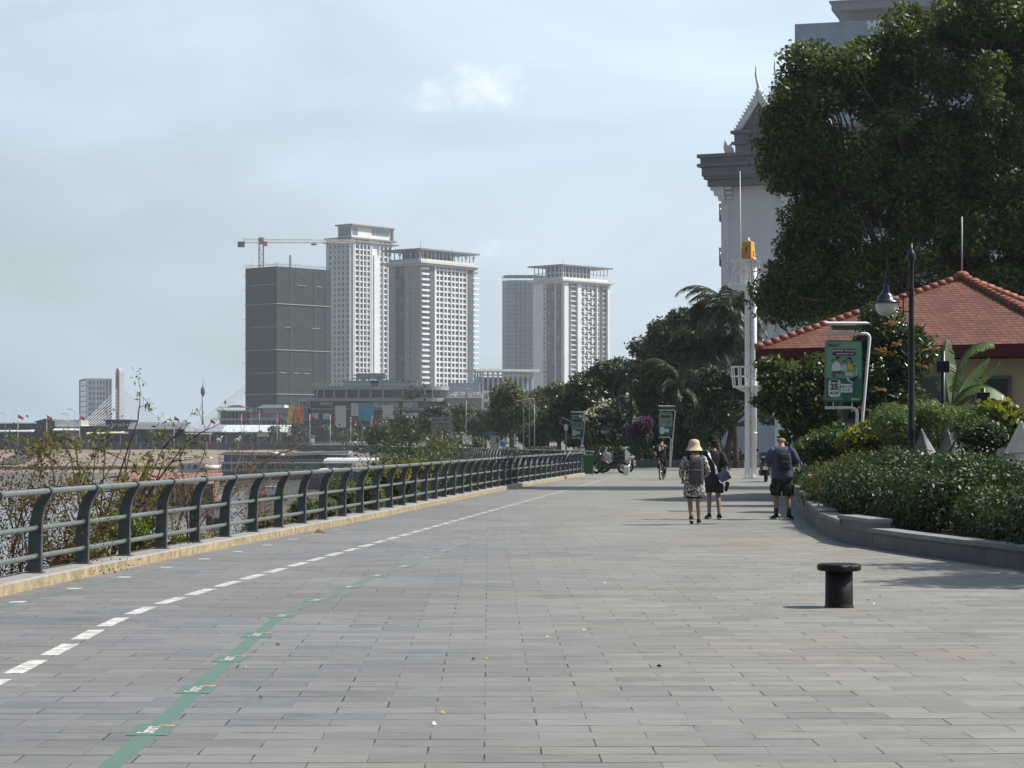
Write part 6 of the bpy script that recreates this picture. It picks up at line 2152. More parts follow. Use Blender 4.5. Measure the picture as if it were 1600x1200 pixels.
for i, (x, y, rx, ry, dd, l) in enumerate(((678, 655, 26, 28, 385, 'grey green tree behind the framed billboard'), (716, 650, 30, 30, 390, 'grey green tree directly behind the tall street light'), (757, 664, 32, 28, 370, 'grey green tree right of the tall street light, before the beige wing'), (640, 668, 26, 24, 400, 'grey green tree left of the framed billboard'), (722, 690, 40, 10, 300, 'low reddish shrub under the tall street light'), (690, 697, 30, 9, 290, 'low yellow green shrub left of the kiosk with blue roof'), (600, 675, 30, 20, 410, 'grey green tree in front of the mall louvres'))):
 tree('park_tree' if ry > 12 else 'roadside_shrub', l, 'tree' if ry > 12 else 'shrub', (P(x, 0, dd).x, dd, 0), [EL(x, y, dd, rx, ry), EL(x - rx * .5, y + ry * .4, dd, rx * .6, ry * .6), EL(x + rx * .55, y + ry * .3, dd, rx * .55, ry * .7)], 34, 1.1 if ry > 12 else .7, 6500, .5 if ry > 12 else .35,
   LEAF_GREY if ry > 12 else LEAF_OLIVE, BARK, .25 if ry > 12 else .08, 60 + i, 'grey green trees before the mall' if ry > 12 else None, limbs=5, twigs=.3)
# far thin-stemmed palms by the mall road
def palm(name, label, base, crown, nf, L, mat, seed, tr=.14, group=None, lw=.05, droop=1.0, nl=26, wid=.55):
 base, crown = Vector(base), Vector(crown)
 t = thing(name, label, 'palm', base, group)
 rng = np.random.default_rng(seed)
 mb = MB(); pts = limb(mb, base - Vector((0, 0, .1)), crown, tr * 1.2, tr * .8, rng, .03, 8, 8); mb.build('trunk', DBARK, t)
 for i in range(nf):
  az = 2 * math.pi * (i / nf) + rng.normal() * .2
  el = rng.uniform(-.35, 1.4)
  ln = L * rng.uniform(.8, 1.15)
  hd = Vector((math.cos(az), math.sin(az), 0))
  mb = MB()
  rach = []
  n_ = 10
  for k in range(n_ + 1):
   s_ = k / n_
   ang = el - droop * (0.35 + 1.3 * s_) * s_ * 1.1
   if k == 0: p = crown.copy()
   else: p = rach[-1] + (hd * math.cos(ang) + Vector((0, 0, math.sin(ang)))) * (ln / n_)
   rach.append(p)
  mb.tube(rach, [.03 * (1 - .8 * k / n_) * L / 3 for k in range(n_ + 1)], n=5)
  side = hd.cross(Vector((0, 0, 1)))
  for k in range(nl):
   s_ = .12 + .88 * k / nl
   q = s_ * n_; j = min(int(q), n_ - 1)
   p = rach[j].lerp(rach[j + 1], q - j); tn = (rach[j + 1] - rach[j]).normalized()
   ll = wid * L / 3 * (1.1 - .75 * abs(s_ - .4) / .6) * rng.uniform(.85, 1.1)
   for sg in (-1, 1):
    dr = (side * sg * .75 + tn * .7 + Vector((0, 0, -.35 - .3 * rng.random()))).normalized()
    w_ = tn * lw * .5 * L / 3
    m_ = p + dr * ll * .5 + Vector((0, 0, .03))
    e_ = p + dr * ll + Vector((0, 0, -.12 * ll))
    mb.add([p - w_, p + w_, m_ + w_, e_, m_ - w_], [(0, 1, 2, 3, 4)])
  mb.build('frond', mat, t)
 return t
PALM_L = leaf_mat('palm_leaf', [(0.018, 0.03, 0.012), (0.028, 0.044, 0.016), (0.045, 0.06, 0.024)], .4, .2)
palm('coconut_palm', 'tall coconut palm with drooping fronds just left of the white mast', (P(1150, 0, 134).x, 134, 0), P(1146, 490, 134), 34, 3.7, PALM_L, 71, .15, 'coconut palms by the mast', nl=34, wid=.85)
palm('coconut_palm', 'lower coconut palm leaning left, beneath the taller palm', (P(1128, 0, 136).x, 136, 0), P(1112, 545, 136), 30, 3.6, PALM_L, 72, .15, 'coconut palms by the mast', nl=32, wid=.85)
palm('areca_palm', 'bushy feather palm at the foot of the coconut palms', (P(1062, 0, 139.5).x, 142, 0), P(1060, 600, 142), 16, 3.0, PALM_L, 73, .1, None, nl=26, wid=.7, lw=.07)
palm('areca_palm', 'small pale feather palm in front of the round dark tree', (P(985, 0, 160).x, 160, 0), P(985, 590, 160), 12, 3.0, PALM_L, 74, .1, None, nl=24, wid=.7, lw=.07)
for i, (x, y) in enumerate(((602, 668), (622, 664), (638, 668))):
 palm('roadside_palm', ('left', 'middle', 'right')[i] + ' one of three small dark palms before the mall', (P(x, 0, 420).x, 420, 0), P(x, y, 420), 12, 3.6, PALM_L, 80 + i, .15, 'small palms before the mall', nl=12, wid=.8, lw=.16)
# flowering bushes
def bush(name, label, ells, ncl, cr, n, L, lm, seed, cat='bush', bloom=None, nb=0, bl=.1, base_z=0.0, group=None, stems=14, shell=.6, base=None, asp=.55):
 e0 = ells[0]
 bx_, by_ = base if base else (e0[0], e0[1])
 t = thing(name, label, cat, (bx_, by_, base_z), group)
 cl = scatter_clumps(ells, ncl, cr, seed, shell)
 clump_leaves('foliage', cl, n, L, lm, t, seed, asp, .5, .5)
 if bloom:
  cl2 = [(c[0], c[1] - c[4] * .25, c[2] + c[5] * .3, c[3] * .95, c[4] * .95, c[5] * .9) for c in cl]
  clump_leaves('blossom', cl2, nb, bl, bloom, t, seed + 7, .9, .85, .8)
 rng = np.random.default_rng(seed)
 mb = MB()
 for c in cl[:stems]:
  b = Vector((bx_ + rng.normal() * e0[3] * .2, by_ + rng.normal() * .2, base_z - .1))
  limb(mb, b, c[:3], .04 * max(1, cr), .012 * max(1, cr), rng, .1, 5, 5)
 mb.build('stems', DBARK, t)
 return t
bush('flowering_tree', 'pale flowering tree left of the magenta bougainvillea', [EL(965, 645, 168, 40, 26), EL(930, 655, 168, 26, 22), EL(985, 665, 168, 22, 26), EL(945, 675, 168, 36, 20)], 60, .6, 13000, .2, LEAF_MID, 91, 'tree', BLOOM_WHITE, 1700, .22, stems=24)
bush('bougainvillea', 'magenta bougainvillea left of the far green sign', [EL(1000, 680, 139.5, 18, 22), EL(1008, 665, 139.5, 13, 12)], 30, .4, 3500, .16, LEAF_DARK, 92, 'bush', BLOOM_MAG, 1300, .13)
bush('yellow_shrub', 'upright yellow green shrub at the foot of the farthest green sign', [EL(913, 682, 162, 8, 16), EL(892, 690, 162, 12, 8)], 16, .4, 2200, .2, LEAF_YEL, 93)
# clipped hedges beyond the promenade
def long_hedge(label, x0, x1, d, y0, mat, seed, n, thick=2.0, z0=.3):
 Xa, Xb = P(x0, 0, d).x, P(x1, 0, d).x
 z1 = ZP(y0, d)
 rng = np.random.default_rng(seed)
 t = thing('park_hedge', label, 'hedge', ((Xa + Xb) / 2, d, 0))
 cl = hedge_clumps(Xa, Xb, d, d + thick, z0, z1, rng, .45, int((Xb - Xa) * 12))
 clump_leaves('foliage', cl, n, .16, mat, t, seed, .55, .4, .5)
 mb = MB()
 for i in range(20):
  x = rng.uniform(Xa, Xb); limb(mb, (x, d + 1, 0), (x, d + 1, z1 - .3), .05, .02, rng, .05, 3, 5)
 mb.build('stems', DBARK, t)
long_hedge('long clipped dark hedge behind the cyclist on the low park wall', 985, 1095, 141, 696, LEAF_HEDGE, 95, 15000)
long_hedge('clipped dark hedge between the far lamp and the white mast', 1098, 1162, 138, 697, LEAF_DARK, 98, 9000)
long_hedge('sunlit yellow green hedge behind the parked motorbikes', 905, 984, 146, 698, LEAF_YEL, 96, 11000)
long_hedge('low yellow green hedge beyond the far railing, right of the blue roofed kiosk', 788, 880, 188, 699.5, LEAF_OLIVE, 97, 9000)
mb = MB()
a, b, c2 = Vector((P(985, 0, 139).x, 139, 0)), Vector((P(1165, 0, 135).x, 135, 0)), Vector((P(985, 0, 139).x - 3.5, 150, 0))
mb.bar(a + Vector((0, 0, .22)), b + Vector((0, 0, .22)), .4, .46); mb.bar(a + Vector((0, 0, .2)), c2 + Vector((0, 0, .2)), .38, .44)
one('park_wall', mb, BLOCK, 'low grey stone wall in front of the dark hedge behind the cyclist', 'wall', a)
# ------------------------------------------------------------------ garden between planter and pavilion
tree('mango_tree', 'mango tree with tan flower spikes in front of the red tiled roof', 'tree', (9.6, 57, .2),
  [EL(1385, 560, 57, 62, 70, 1.2), EL(1400, 620, 57, 58, 60, 1.1), EL(1345, 600, 57, 52, 70, 1.1), EL(1380, 500, 57, 38, 25, .7), EL(1425, 560, 57, 36, 60, .8)], 85, .38, 20000, .17, LEAF_MANGO, DBARK, .1, 101, aspect=.3, droop=.45, th=1.6, limbs=8, twigs=.4)
t = bpy.data.objects[-1] if False else None
def spikes(label_parent, pts, seed):
 rng = np.random.default_rng(seed)
 for (x, y) in pts:
  c = P(x, y, 55.7)
  pos, nr = [], []
  cl = []
  for k in range(9):
   a = rng.normal(size=3); a /= np.linalg.norm(a); a[1] = -abs(a[1]) * .5; a[2] = abs(a[2]) * .6
   for s_ in (.25, .5, .75, 1.0):
    cl.append((c.x + a[0] * .24 * s_, c.y + a[1] * .2 * s_, c.z + a[2] * .24 * s_ - .05 * s_, .03, .03, .03))
  clump_leaves('flower_spike', cl, 150, .05, BLOOM_TAN, label_parent, seed + int(x), .5, .3, .3)
mt = [o for o in bpy.data.objects if o.get('label', '').startswith('mango tree with tan')][0]
spikes(mt, [(1388, 553), (1408, 538), (1392, 507), (1442, 573), (1370, 609), (1376, 548), (1345, 640), (1455, 545), (1300, 545), (1330, 670)], 5)
bush('climbing_shrub', 'glossy dark climbing shrub hanging over the wall left of the near green sign', [EL(1228, 603, 62, 45, 46, .9), EL(1252, 648, 62, 48, 50, .9), EL(1212, 583, 62, 30, 26, .7), EL(1275, 600, 62, 40, 50, .8), EL(1185, 630, 62, 16, 20, .4), EL(1275, 650, 62, 30, 50, .6)], 100, .34, 22000, .115, LEAF_BIG, 111, base_z=.3, stems=30, base=(9.0, 62.5), asp=.75)
bush('yellow_leaved_shrub', 'yellow leaved shrub at the foot of the near green sign', [EL(1355, 682, 49, 32, 26, .6), EL(1385, 690, 49, 22, 26, .5), EL(1330, 690, 49, 22, 20, .5)], 34, .2, 3600, .11, LEAF_YEL, 112, base_z=.3, asp=.7)
bush('olive_shrub', 'dark olive shrub below the near green sign, left of the yellow one', [EL(1300, 685, 52, 40, 32, .7), EL(1270, 700, 52, 30, 24, .6)], 40, .24, 5500, .11, LEAF_MID, 113, base_z=.3)
bush('feathery_shrub', 'feathery light green shrub left of the lamp post in front of the banana plant', [EL(1400, 660, 47, 45, 30, .7), EL(1455, 645, 47, 44, 26, .7), EL(1500, 655, 47, 44, 28, .7), EL(1430, 680, 47, 50, 22, .6)], 70, .28, 16000, .09, LEAF_FERN, 114, base_z=.3, asp=.2)
bush('round_shrub', 'round dark shrub between the grey stone pyramids', [EL(1540, 680, 42.5, 32, 28, .4), EL(1522, 692, 42.5, 20, 20, .3)], 40, .2, 6500, .08, LEAF_HEDGE, 115, base_z=.3)
bush('leafy_shrub', 'loose leafy shrub with yellowing leaves at the right edge under the banana leaves', [EL(1565, 640, 46, 30, 22, .5), EL(1590, 660, 46, 22, 26, .5)], 22, .2, 1000, .14, LEAF_YEL, 116, base_z=.3, asp=.8)
# banana plant
def banana():
 d = 50.5
 b = Vector((P(1478, 0, d).x, d, .3))
 t = thing('banana_plant', 'banana plant with big arching torn leaves in front of the cream wall', 'plant', b)
 rng = np.random.default_rng(6)
 BL = M('banana_leaf', (0.07, 0.13, 0.035), .4, .2, 3, spec=.5)
 nb = BL.node_tree.nodes
 bs = nb['Principled BSDF']
 tr = nb.new('ShaderNodeBsdfTranslucent'); tr.inputs['Color'].default_value = (.22, .32, .05, 1)
 mx = nb.new('ShaderNodeMixShader'); mx.inputs[0].default_value = .35
 BL.node_tree.links.new(bs.outputs[0], mx.inputs[1]); BL.node_tree.links.new(tr.outputs[0], mx.inputs[2]); BL.node_tree.links.new(mx.outputs[0], nb['Material Output'].inputs['Surface'])
 mb = MB()
 for o in ((0, 0), (.25, .2), (-.15, .25)):
  mb.tube([b + Vector((o[0], o[1], -.1)), b + Vector((o[0] * 1.2, o[1], 1.0)), b + Vector((o[0] * 1.3 + .05, o[1], 2.1))], [.11, .09, .05], n=8)
 mb.build('stem', M('banana_stem', (.20, .20, .09), .6, .25, 5), t)
 def leaf(p0, p1, p2, w, tears=.25):
  p0, p1, p2 = Vector(p0), Vector(p1), Vector(p2)
  n_ = 36
  mb = MB()
  mid = []
  for i in range(n_ + 1):
   s_ = i / n_
   mid.append(p0 * (1 - s_) ** 2 + p1 * 2 * s_ * (1 - s_) + p2 * s_ * s_)
  mb.tube(mid, [.028 * (1 - .8 * i / n_) for i in range(n_ + 1)], n=5)
  for sg in (-1, 1):
   gap = 0
   for i in range(5, n_):
    s_ = i / n_
    tn = (mid[i + 1] - mid[i - 1]).normalized()
    sd_ = tn.cross(Vector((0, 0, 1)))
    sd_ = sd_.normalized() if sd_.length > .05 else Vector((0, 1, 0))
    ww = w * math.sin(math.pi * min(1, (s_ - .1) / .9 * .93 + .05)) ** .6
    if rng.random() < tears: gap = rng.uniform(.2, 1.0)
    jag = ww * (1 - .18 * rng.random())
    dn = Vector((0, 0, -1))
    e0 = mid[i] + sd_ * sg * jag * .75 + dn * jag * .55 + tn * jag * .15
    e1 = mid[i + 1] + sd_ * sg * jag * .75 + dn * jag * (.55 + .25 * gap) + tn * jag * .15
    gap *= .4
    mb.add([mid[i], mid[i + 1], e1 if rng.random() > tears else e1.lerp(e0, .45), e0], [(0, 1, 2, 3)], smooth=False)
  mb.build('leaf', BL, t)
 K = lambda x, y, o=0: P(x, y, d + o)
 leaf(K(1488, 640), K(1492, 520, -.3), K(1553, 538, -.2), .42, .55)
 leaf(K(1485, 650), K(1500, 575, .2), K(1570, 618, .1), .30, .25)
 leaf(K(1487, 645), K(1520, 560, -.4), K(1590, 640, -.5), .46, .12)
 leaf(K(1486, 650), K(1470, 560, .4), K(1480, 530, .8), .34, .2)
 leaf(K(1484, 650), K(1520, 600, .5), K(1562, 566, .6), .20, .2)
 leaf(K(1482, 655), K(1540, 620, -.7), K(1600, 700, -.8), .40, .15)
 leaf(K(1484, 655), K(1500, 590, .9), K(1545, 560, 1.1), .30, .2)
 leaf(K(1480, 650), K(1450, 600, .3), K(1455, 640, .2), .26, .2)
banana()
# speakers on posts
def box_on_post(x, y0, y1, d, label, ptop):
 X = P(x, 0, d).x; z0, z1 = ZP(y1, d), ZP(y0, d)
 t = thing('speaker_post', label, 'loudspeaker', (X, d, .2), 'black box loudspeakers on posts')
 mb = MB(); mb.tube([(X + .05, d + .16, .1), (X + .05, d + .16, ZP(ptop, d))], .055, n=8); mb.build('post', BLACKP, t)
 mb = MB(); mb.bbox((X, d, (z0 + z1) / 2), (.28, .22, z1 - z0), .01); mb.build('cabinet', BLACKP, t)
 mb = MB(); mb.box((X + .01, d - .115, (z0 + z1) / 2), (.23, .012, (z1 - z0) * .85)); mb.build('grille', M('grille', (.006, .006, .007), .9), t)
box_on_post(1472, 564, 582, 49, 'black box loudspeaker on a tall post between mango tree and banana plant', 548)
box_on_post(1535, 613, 634, 47, 'lower black box loudspeaker in front of the banana leaves', 606)
# stone pyramids
GRAN = M('pyramid_stone', (0.30, 0.30, 0.30), .5, .12, 2.5, bump=.15, spec=.5)
def pyramid(x0, x1, yt, d, label, skew=.25, apexw=.0, hz=0.2):
 Xa, Xb = P(x0, 0, d).x, P(x1, 0, d).x
 w_ = Xb - Xa; z1 = ZP(yt, d)
 t = thing('stone_pyramid', label, 'sculpture', ((Xa + Xb) / 2, d, hz), 'grey stone pyramids in the garden')
 ap = Vector((Xa + w_ * skew, d + w_ * .35, z1))
 bs = [Vector((Xa, d, hz)), Vector((Xa + w_ * .55, d - w_ * .25, hz)), Vector((Xb, d + w_ * .3, hz)), Vector((Xa + w_ * .4, d + w_ * .8, hz))]
 mb = MB()
 rows = 3
 for r_ in range(rows):
  f0, f1 = r_ / rows, (r_ + 1) / rows - .012
  ring0 = [b.lerp(ap, f0) for b in bs]; ring1 = [b.lerp(ap, f1) for b in bs]
  mb.loft([ring0, ring1])
 mb.build('stone_courses', GRAN, t)
 mb = MB(); mb.loft([[b.lerp(ap, .004) * .985 + ap * .0 + (ap * .015) for b in bs], [b.lerp(ap, .97) * .985 + ap * .015 for b in bs]]); mb.build('core', DKGREY, t)
pyramid(1396, 1526, 668, 45, 'pale stone pyramid nearest the lamp post', .40)
pyramid(1430, 1570, 667, 46.2, 'pale stone pyramid in the middle of the three', .42)
pyramid(1515, 1725, 655, 41.5, 'large grey stone pyramid at the right edge', .46)
# railing of slim pales behind them
mb = MB()
for i in range(18):
 x = 1440 + i * 11; c = P(x, 0, 47.5); mb.bar((c.x, c.y, .2), (c.x, c.y, 1.95), .035, .035)
c0, c1 = P(1436, 0, 47.5), P(1640, 0, 47.5)
mb.bar((c0.x, c0.y, 1.85), (c1.x, c1.y, 1.85), .04, .05); mb.bar((c0.x, c0.y, .45), (c1.x, c1.y, .45), .04, .05)
one('garden_fence', mb, LGREY, 'slim pale garden fence behind the stone pyramids', 'fence', (c0.x, c0.y, .2))
# planting on the far terrace
for i, (x, y, rx, ry, l) in enumerate(((74, 675, 13, 16, 'dark bushy palm in front of the gabled restaurant block'), (22, 684, 8, 6, 'small terrace shrub at the far left bank'), (106, 683, 8, 7, 'small terrace shrub before the beige hall'), (150, 684, 9, 6, 'small terrace shrub under the cream awning'), (236, 680, 12, 9, 'wide terrace shrub before the long dark restaurant'), (262, 683, 9, 7, 'small terrace shrub near the end of the long dark restaurant'), (318, 684, 10, 6, 'small terrace shrub under the yellow awning'), (388, 683, 9, 7, 'small terrace shrub below the pale blue roof'), (430, 676, 10, 14, 'terrace tree at the right end of the pale blue roof'), (465, 676, 14, 15, 'terrace tree under the orange billboard'), (505, 676, 16, 14, 'broad terrace tree at the left end of the mall'), (545, 680, 14, 12, 'low terrace tree below the blue billboard'))):
 dd = 716 if x < 440 else 690
 bush('terrace_shrub', l, [EL(x, y, dd, rx, ry)], 14, 1.0, 420, .9, LEAF_GREY if i % 3 else LEAF_DARK, 300 + i, 'shrub', group='shrubs and small trees on the far bank terrace', stems=5)
tree('park_tree', 'low dark tree behind the solar panel pole, under the olive trees', 'tree', (P(872, 0, 232).x, 232, 0),
  [EL(868, 662, 232, 40, 34), EL(900, 672, 232, 32, 30), EL(835, 680, 232, 34, 20), EL(895, 640, 232, 26, 30)], 60, 1.0, 15000, .36, LEAF_DARK, DBARK, .25, 401, 'dark leafy trees of the park')
tree('park_tree', 'low dark tree behind the pale flowering tree', 'tree', (P(962, 0, 192).x, 192, 0),
  [EL(950, 682, 192, 50, 18), EL(990, 672, 192, 34, 28), EL(915, 690, 192, 30, 12)], 50, .8, 12000, .3, LEAF_DARK, DBARK, .2, 402, 'dark leafy trees of the park')
tree('park_tree', 'low dark tree behind the far green sign and the cyclist', 'tree', (P(1045, 0, 160).x, 160, 0),
  [EL(1030, 688, 160, 40, 20), EL(1075, 685, 160, 36, 24), EL(1110, 690, 160, 34, 22), EL(1145, 680, 160, 30, 26)], 60, .7, 14000, .26, LEAF_DARK, DBARK, .2, 403, 'dark leafy trees of the park')
# ------------------------------------------------------------------ boats and floating houses on the river
BOATW = M('boat_white', (0.56, 0.57, 0.57), .5, .08, .6)
BOATB = M('boat_blue', (0.05, 0.17, 0.42), .5, .12, .6)
BOATG = M('boat_green', (0.19, 0.33, 0.26), .6, .15, .6)
HULLD = M('hull_dark', (0.05, 0.05, 0.052), .6, .2, .6)
def bx(mb, x0, x1, y0, y1, d, o0, o1):
 a, b = P(x0, 0, d).x, P(x1, 0, d).x
 z1, z0 = ZP(y0, d), ZP(y1, d)
 mb.box(((a + b) / 2, d + (o0 + o1) / 2, (z0 + z1) / 2), (b - a, o1 - o0, z1 - z0))
def hull(mb, xa, xb, d, wid, ztop, flare=.12):
 """pointed hull from X=xa (bow) to xb"""
 rings = []
 n_ = 10
 L_ = xb - xa
 for i in range(n_ + 1):
  s_ = i / n_
  w_ = wid * min(1, (.12 + 1.5 * s_)) * (1 if s_ < .85 else .9)
  x = xa + L_ * s_
  up = .5 * (1 - s_) ** 3
  rings.append([Vector((x, d - w_ / 2, ztop + up)), Vector((x, d - w_ * .36, WATER_Z - .4)), Vector((x, d + w_ * .36, WATER_Z - .4)), Vector((x, d + w_ / 2, ztop + up))])
 mb.loft(rings)
def houseboat():
 d = 500
 t = thing('houseboat', 'long two-deck houseboat with blue and green walls moored before the sand bank', 'boat', (P(470, 0, d).x, d, WATER_Z))
 mb = MB(); bx(mb, 341, 560, 738, 752, d, -.6, 11); mb.build('hull', HULLD, t)
 mb = MB(); bx(mb, 345, 545, 724, 738, d, 1.2, 10); mb.build('lower_deck_wall', BOATG, t)
 mb = MB(); bx(mb, 349, 398, 711, 721.5, d, .8, 10); mb.build('upper_deck_wall', BOATB, t)
 mb = MB(); bx(mb, 398, 545, 711, 721.5, d, 2.0, 10); mb.build('saloon_wall', M('saloon_teal', (.10, .16, .16), .6, .2, .4), t)
 mb = MB(); bx(mb, 341, 560, 721.5, 724, d, -.5, 11); mb.build('deck_slab', BOATW, t)
 mb = MB()
 a, b, c = P(340, 0, d).x, P(424, 0, d).x, P(446, 0, d).x
 zt = ZP(705.5, d); ze = ZP(710.5, d)
 mb.prism([(a, ze), (c, ze - .2), (b, zt - .1), (P(356, 0, d).x, zt)], (0, d - 1.4, 0), (1, 0, 0), (0, 0, 1), (0, 13, 0))
 mb.build('roof', M('boat_roof_grey', (.40, .41, .41), .6, .1, .5), t)
 mb = MB()
 mb.prism([(c - .3, ze - .25), (P(545, 0, d).x, ze + .2), (P(545, 0, d).x, ze + .75), (P(447, 0, d).x, zt - .3)], (0, d - 1.2, 0), (1, 0, 0), (0, 0, 1), (0, 12, 0))
 mb.build('metal_roof', ROOFM, t)
 w = Windows(t, GLASS)
 f = Face((P(345, 0, d).x, d + 1.2, 0), (1, 0, 0), (0, -1, 0))
 for j in range(12): w.put(f, 1 + j * 2.3, 2.3 + j * 2.3, ZP(734, d), ZP(727, d))
 f = Face((P(398, 0, d).x, d + 2.0, 0), (1, 0, 0), (0, -1, 0))
 for j in range(8): w.put(f, .8 + j * 2.5, 2.5 + j * 2.5, ZP(719.5, d), ZP(714, d))
 w.done()
 for k in range(12):
  x = 343 + k * 18.2
  mb = MB(); bx(mb, x, x + 1.2, 711, 738, d, -.3, 0); mb.build('post', BOATW if k < 4 else STEEL, t)
 mb = MB()
 for y in (733.5, 735.5): bx(mb, 341, 560, y, y + .5, d, -.5, -.4)
 for y in (718, 719.6): bx(mb, 400, 560, y, y + .4, d, -.5, -.4)
 mb.build('deck_rail', BOATW, t)
houseboat()
def canopy_boat(x0, x1, yt, yb, d, label, mat, hullm, arch=True):
 Xa, Xb = P(x0, 0, d).x, P(x1, 0, d).x
 t = thing('passenger_boat', label, 'boat', ((Xa + Xb) / 2, d, WATER_Z))
 mb = MB(); hull(mb, Xa - 3, Xb + 1, d, 4.2, WATER_Z + 1.1); mb.build('hull', hullm, t)
 zt, zb = ZP(yt, d), ZP(yb, d)
 mb = MB()
 rings = []
 for x in (Xa, Xa + .6, Xb - .2, Xb):
  sh = .75 if x == Xa else 1
  rings.append([Vector((x, d + 2.0 * math.cos(R(q)), zb + (zt - zb) * sh * math.sin(R(q)) ** .7)) for q in range(0, 181, 20)])
 mb.loft(rings, caps=True)
 mb.build('canopy', mat, t)
 n_ = 6
 for k in range(n_):
  for yy in (d - 1.9, d + 1.9):
   x = Xa + (Xb - Xa) * (k + .2) / n_
   mb = MB(); mb.box((x, yy, (zb + WATER_Z + 1) / 2), (.12, .12, zb - WATER_Z - 1 + .1)); mb.build('post', STEEL, t)
 mb = MB(); mb.box(((Xa + Xb) / 2, d, WATER_Z + 1.0 + (zb - WATER_Z - 1) * .25), ((Xb - Xa) * .9, 2.8, (zb - WATER_Z - 1) * .5)); mb.build('cabin', HULLD, t)
canopy_boat(507, 592, 715, 723.5, 440, 'passenger boat with a white arched canopy right of the houseboat', BOATW, HULLD)
canopy_boat(500, 545, 731.5, 735, 400, 'low boat with a flat white canopy seen just above the railing', BOATW, M('hull_brown', (.10, .055, .045), .6, .2, .6))
def tour_boat():
 d = 530
 t = thing('tour_boat', 'pale grey tour boat with a rounded red trimmed bow deck left of the houseboat', 'boat', (P(305, 0, d).x, d, WATER_Z))
 mb = MB(); hull(mb, P(345, 0, d).x + 3, P(270, 0, d).x, d, 6, WATER_Z + 1.2); mb.build('hull', BOATW, t)
 mb = MB(); bx(mb, 280, 322, 724, 743, d, -2.4, 2.4); mb.build('cabin', M('boat_grey', (.42, .43, .45), .6, .08, .6), t)
 mb = MB(); bx(mb, 290, 330, 714, 716, d, -2.6, 2.6); mb.build('top_canopy', BOATW, t)
 for x in (292, 306, 318, 328):
  mb = MB(); bx(mb, x, x + .8, 716, 724, d, -2.3, -2.2); mb.build('post', BOATW, t)
 mb = MB()
 c = P(327, 0, d).x
 mb.lathe([(3.0, ZP(734, d)), (2.9, ZP(731, d)), (.5, ZP(730, d))], (c, d - .6, 0), n=18); mb.build('bow_deck', M('boat_red', (.24, .04, .045), .6, .15, .6), t)
 mb = MB(); mb.lathe([(2.8, ZP(731, d)), (2.8, ZP(726.5, d)), (2.7, ZP(726.5, d)), (2.7, ZP(731, d))], (c, d - .6, 0), n=18, caps=False); mb.build('bow_railing', BOATW, t)
 w = Windows(t, GLASS)
 f = Face((P(281, 0, d).x, d - 2.4, 0), (1, 0, 0), (0, -1, 0))
 for j in range(4): w.put(f, .4 + j * 1.5, 1.4 + j * 1.5, ZP(733, d), ZP(727, d))
 w.done()
 mb = MB(); X = P(323, 0, d).x; mb.tube([(X, d, ZP(714, d)), (X, d, ZP(690, d))], .07, n=5); mb.build('mast', STEEL, t)
 mb = MB(); mb.prism([(0, 0), (1.1, -.4), (.9, -1.0), (0, -.6)], (X + .08, d, ZP(691, d)), (1, 0, 0), (0, 0, 1), (0, .04, 0)); mb.build('flag', M('flag_cloth', (0.30, 0.035, 0.045)), t)
tour_boat()
def float_house():
 d = 300
 Xa, Xb = P(182, 0, d).x, P(336, 0, d).x
 t = thing('floating_restaurant', 'floating restaurant with a dull red tiled roof behind the bare branches', 'boat', ((Xa + Xb) / 2, d, WATER_Z))
 mb = MB(); mb.box(((Xa + Xb) / 2, d + 4, WATER_Z + .1), (Xb - Xa + 1.5, 10, .9)); mb.build('pontoon', HULLD, t)
 zr, ze = ZP(741, d), ZP(757, d)
 mb = MB(); mb.prism([(-1, ze), (4, zr), (9, ze), (9, ze + .12), (4, zr + .14), (-1, ze + .12)], (Xa - .5, d, 0), (0, 1, 0), (0, 0, 1), (Xb - Xa + 1, 0, 0))
 k = int((Xb - Xa) / .3)
 for i in range(k): mb.bar((Xa - .4 + i * .3, d - 1, ze + .14), (Xa - .4 + i * .3, d + 4, zr + .16), .09, .09)
 mb.build('roof', M('dull_red_tile', (.27, .15, .125), .75, .18, 1.5), t)
 mb = MB(); mb.box(((Xa + Xb) / 2, d + 4, (ze + WATER_Z + .5) / 2), (Xb - Xa - .6, 7, ze - WATER_Z - .5)); mb.build('wall', M('pink_boards', (.27, .16, .14), .7, .1, 1), t)
 for i in range(6):
  x = Xa + (Xb - Xa) * i / 5
  mb = MB(); mb.box((x, d - .6, (ze + WATER_Z) / 2 + .2), (.16, .16, ze - WATER_Z - .3)); mb.build('post', BOATW, t)
 w = Windows(t, GLASS); f = Face((Xa, d + .5, 0), (1, 0, 0), (0, -1, 0))
 for j in range(5): w.put(f, 1 + j * 2.5, 2.6 + j * 2.5, WATER_Z + 1.2, WATER_Z + 2.3)
 w.done()
float_house()
def pontoon(x0, x1, y, d, label, m):
 a, b = P(x0, 0, d).x, P(x1, 0, d).x
 mb = MB(); hull(mb, a, b, d, 2.2, WATER_Z + .7)
 t = thing('small_boat', label, 'boat', ((a + b) / 2, d, WATER_Z))
 mb.build('hull', m, t)
 mb = MB(); mb.box(((a * .4 + b * .6), d, WATER_Z + 1.3), ((b - a) * .5, 1.6, 1.1)); mb.build('cabin', BOATW, t)
 mb = MB(); mb.box(((a * .4 + b * .6), d, WATER_Z + 1.92), ((b - a) * .58, 2.0, .1)); mb.build('roof', BOATW, t)
pontoon(322, 356, 0, 230, 'small white roofed boat seen between the railing posts', HULLD)
pontoon(398, 450, 0, 330, 'small boat with a white cabin lying below the houseboat', M('hull_brown', (.10, .055, .045)))
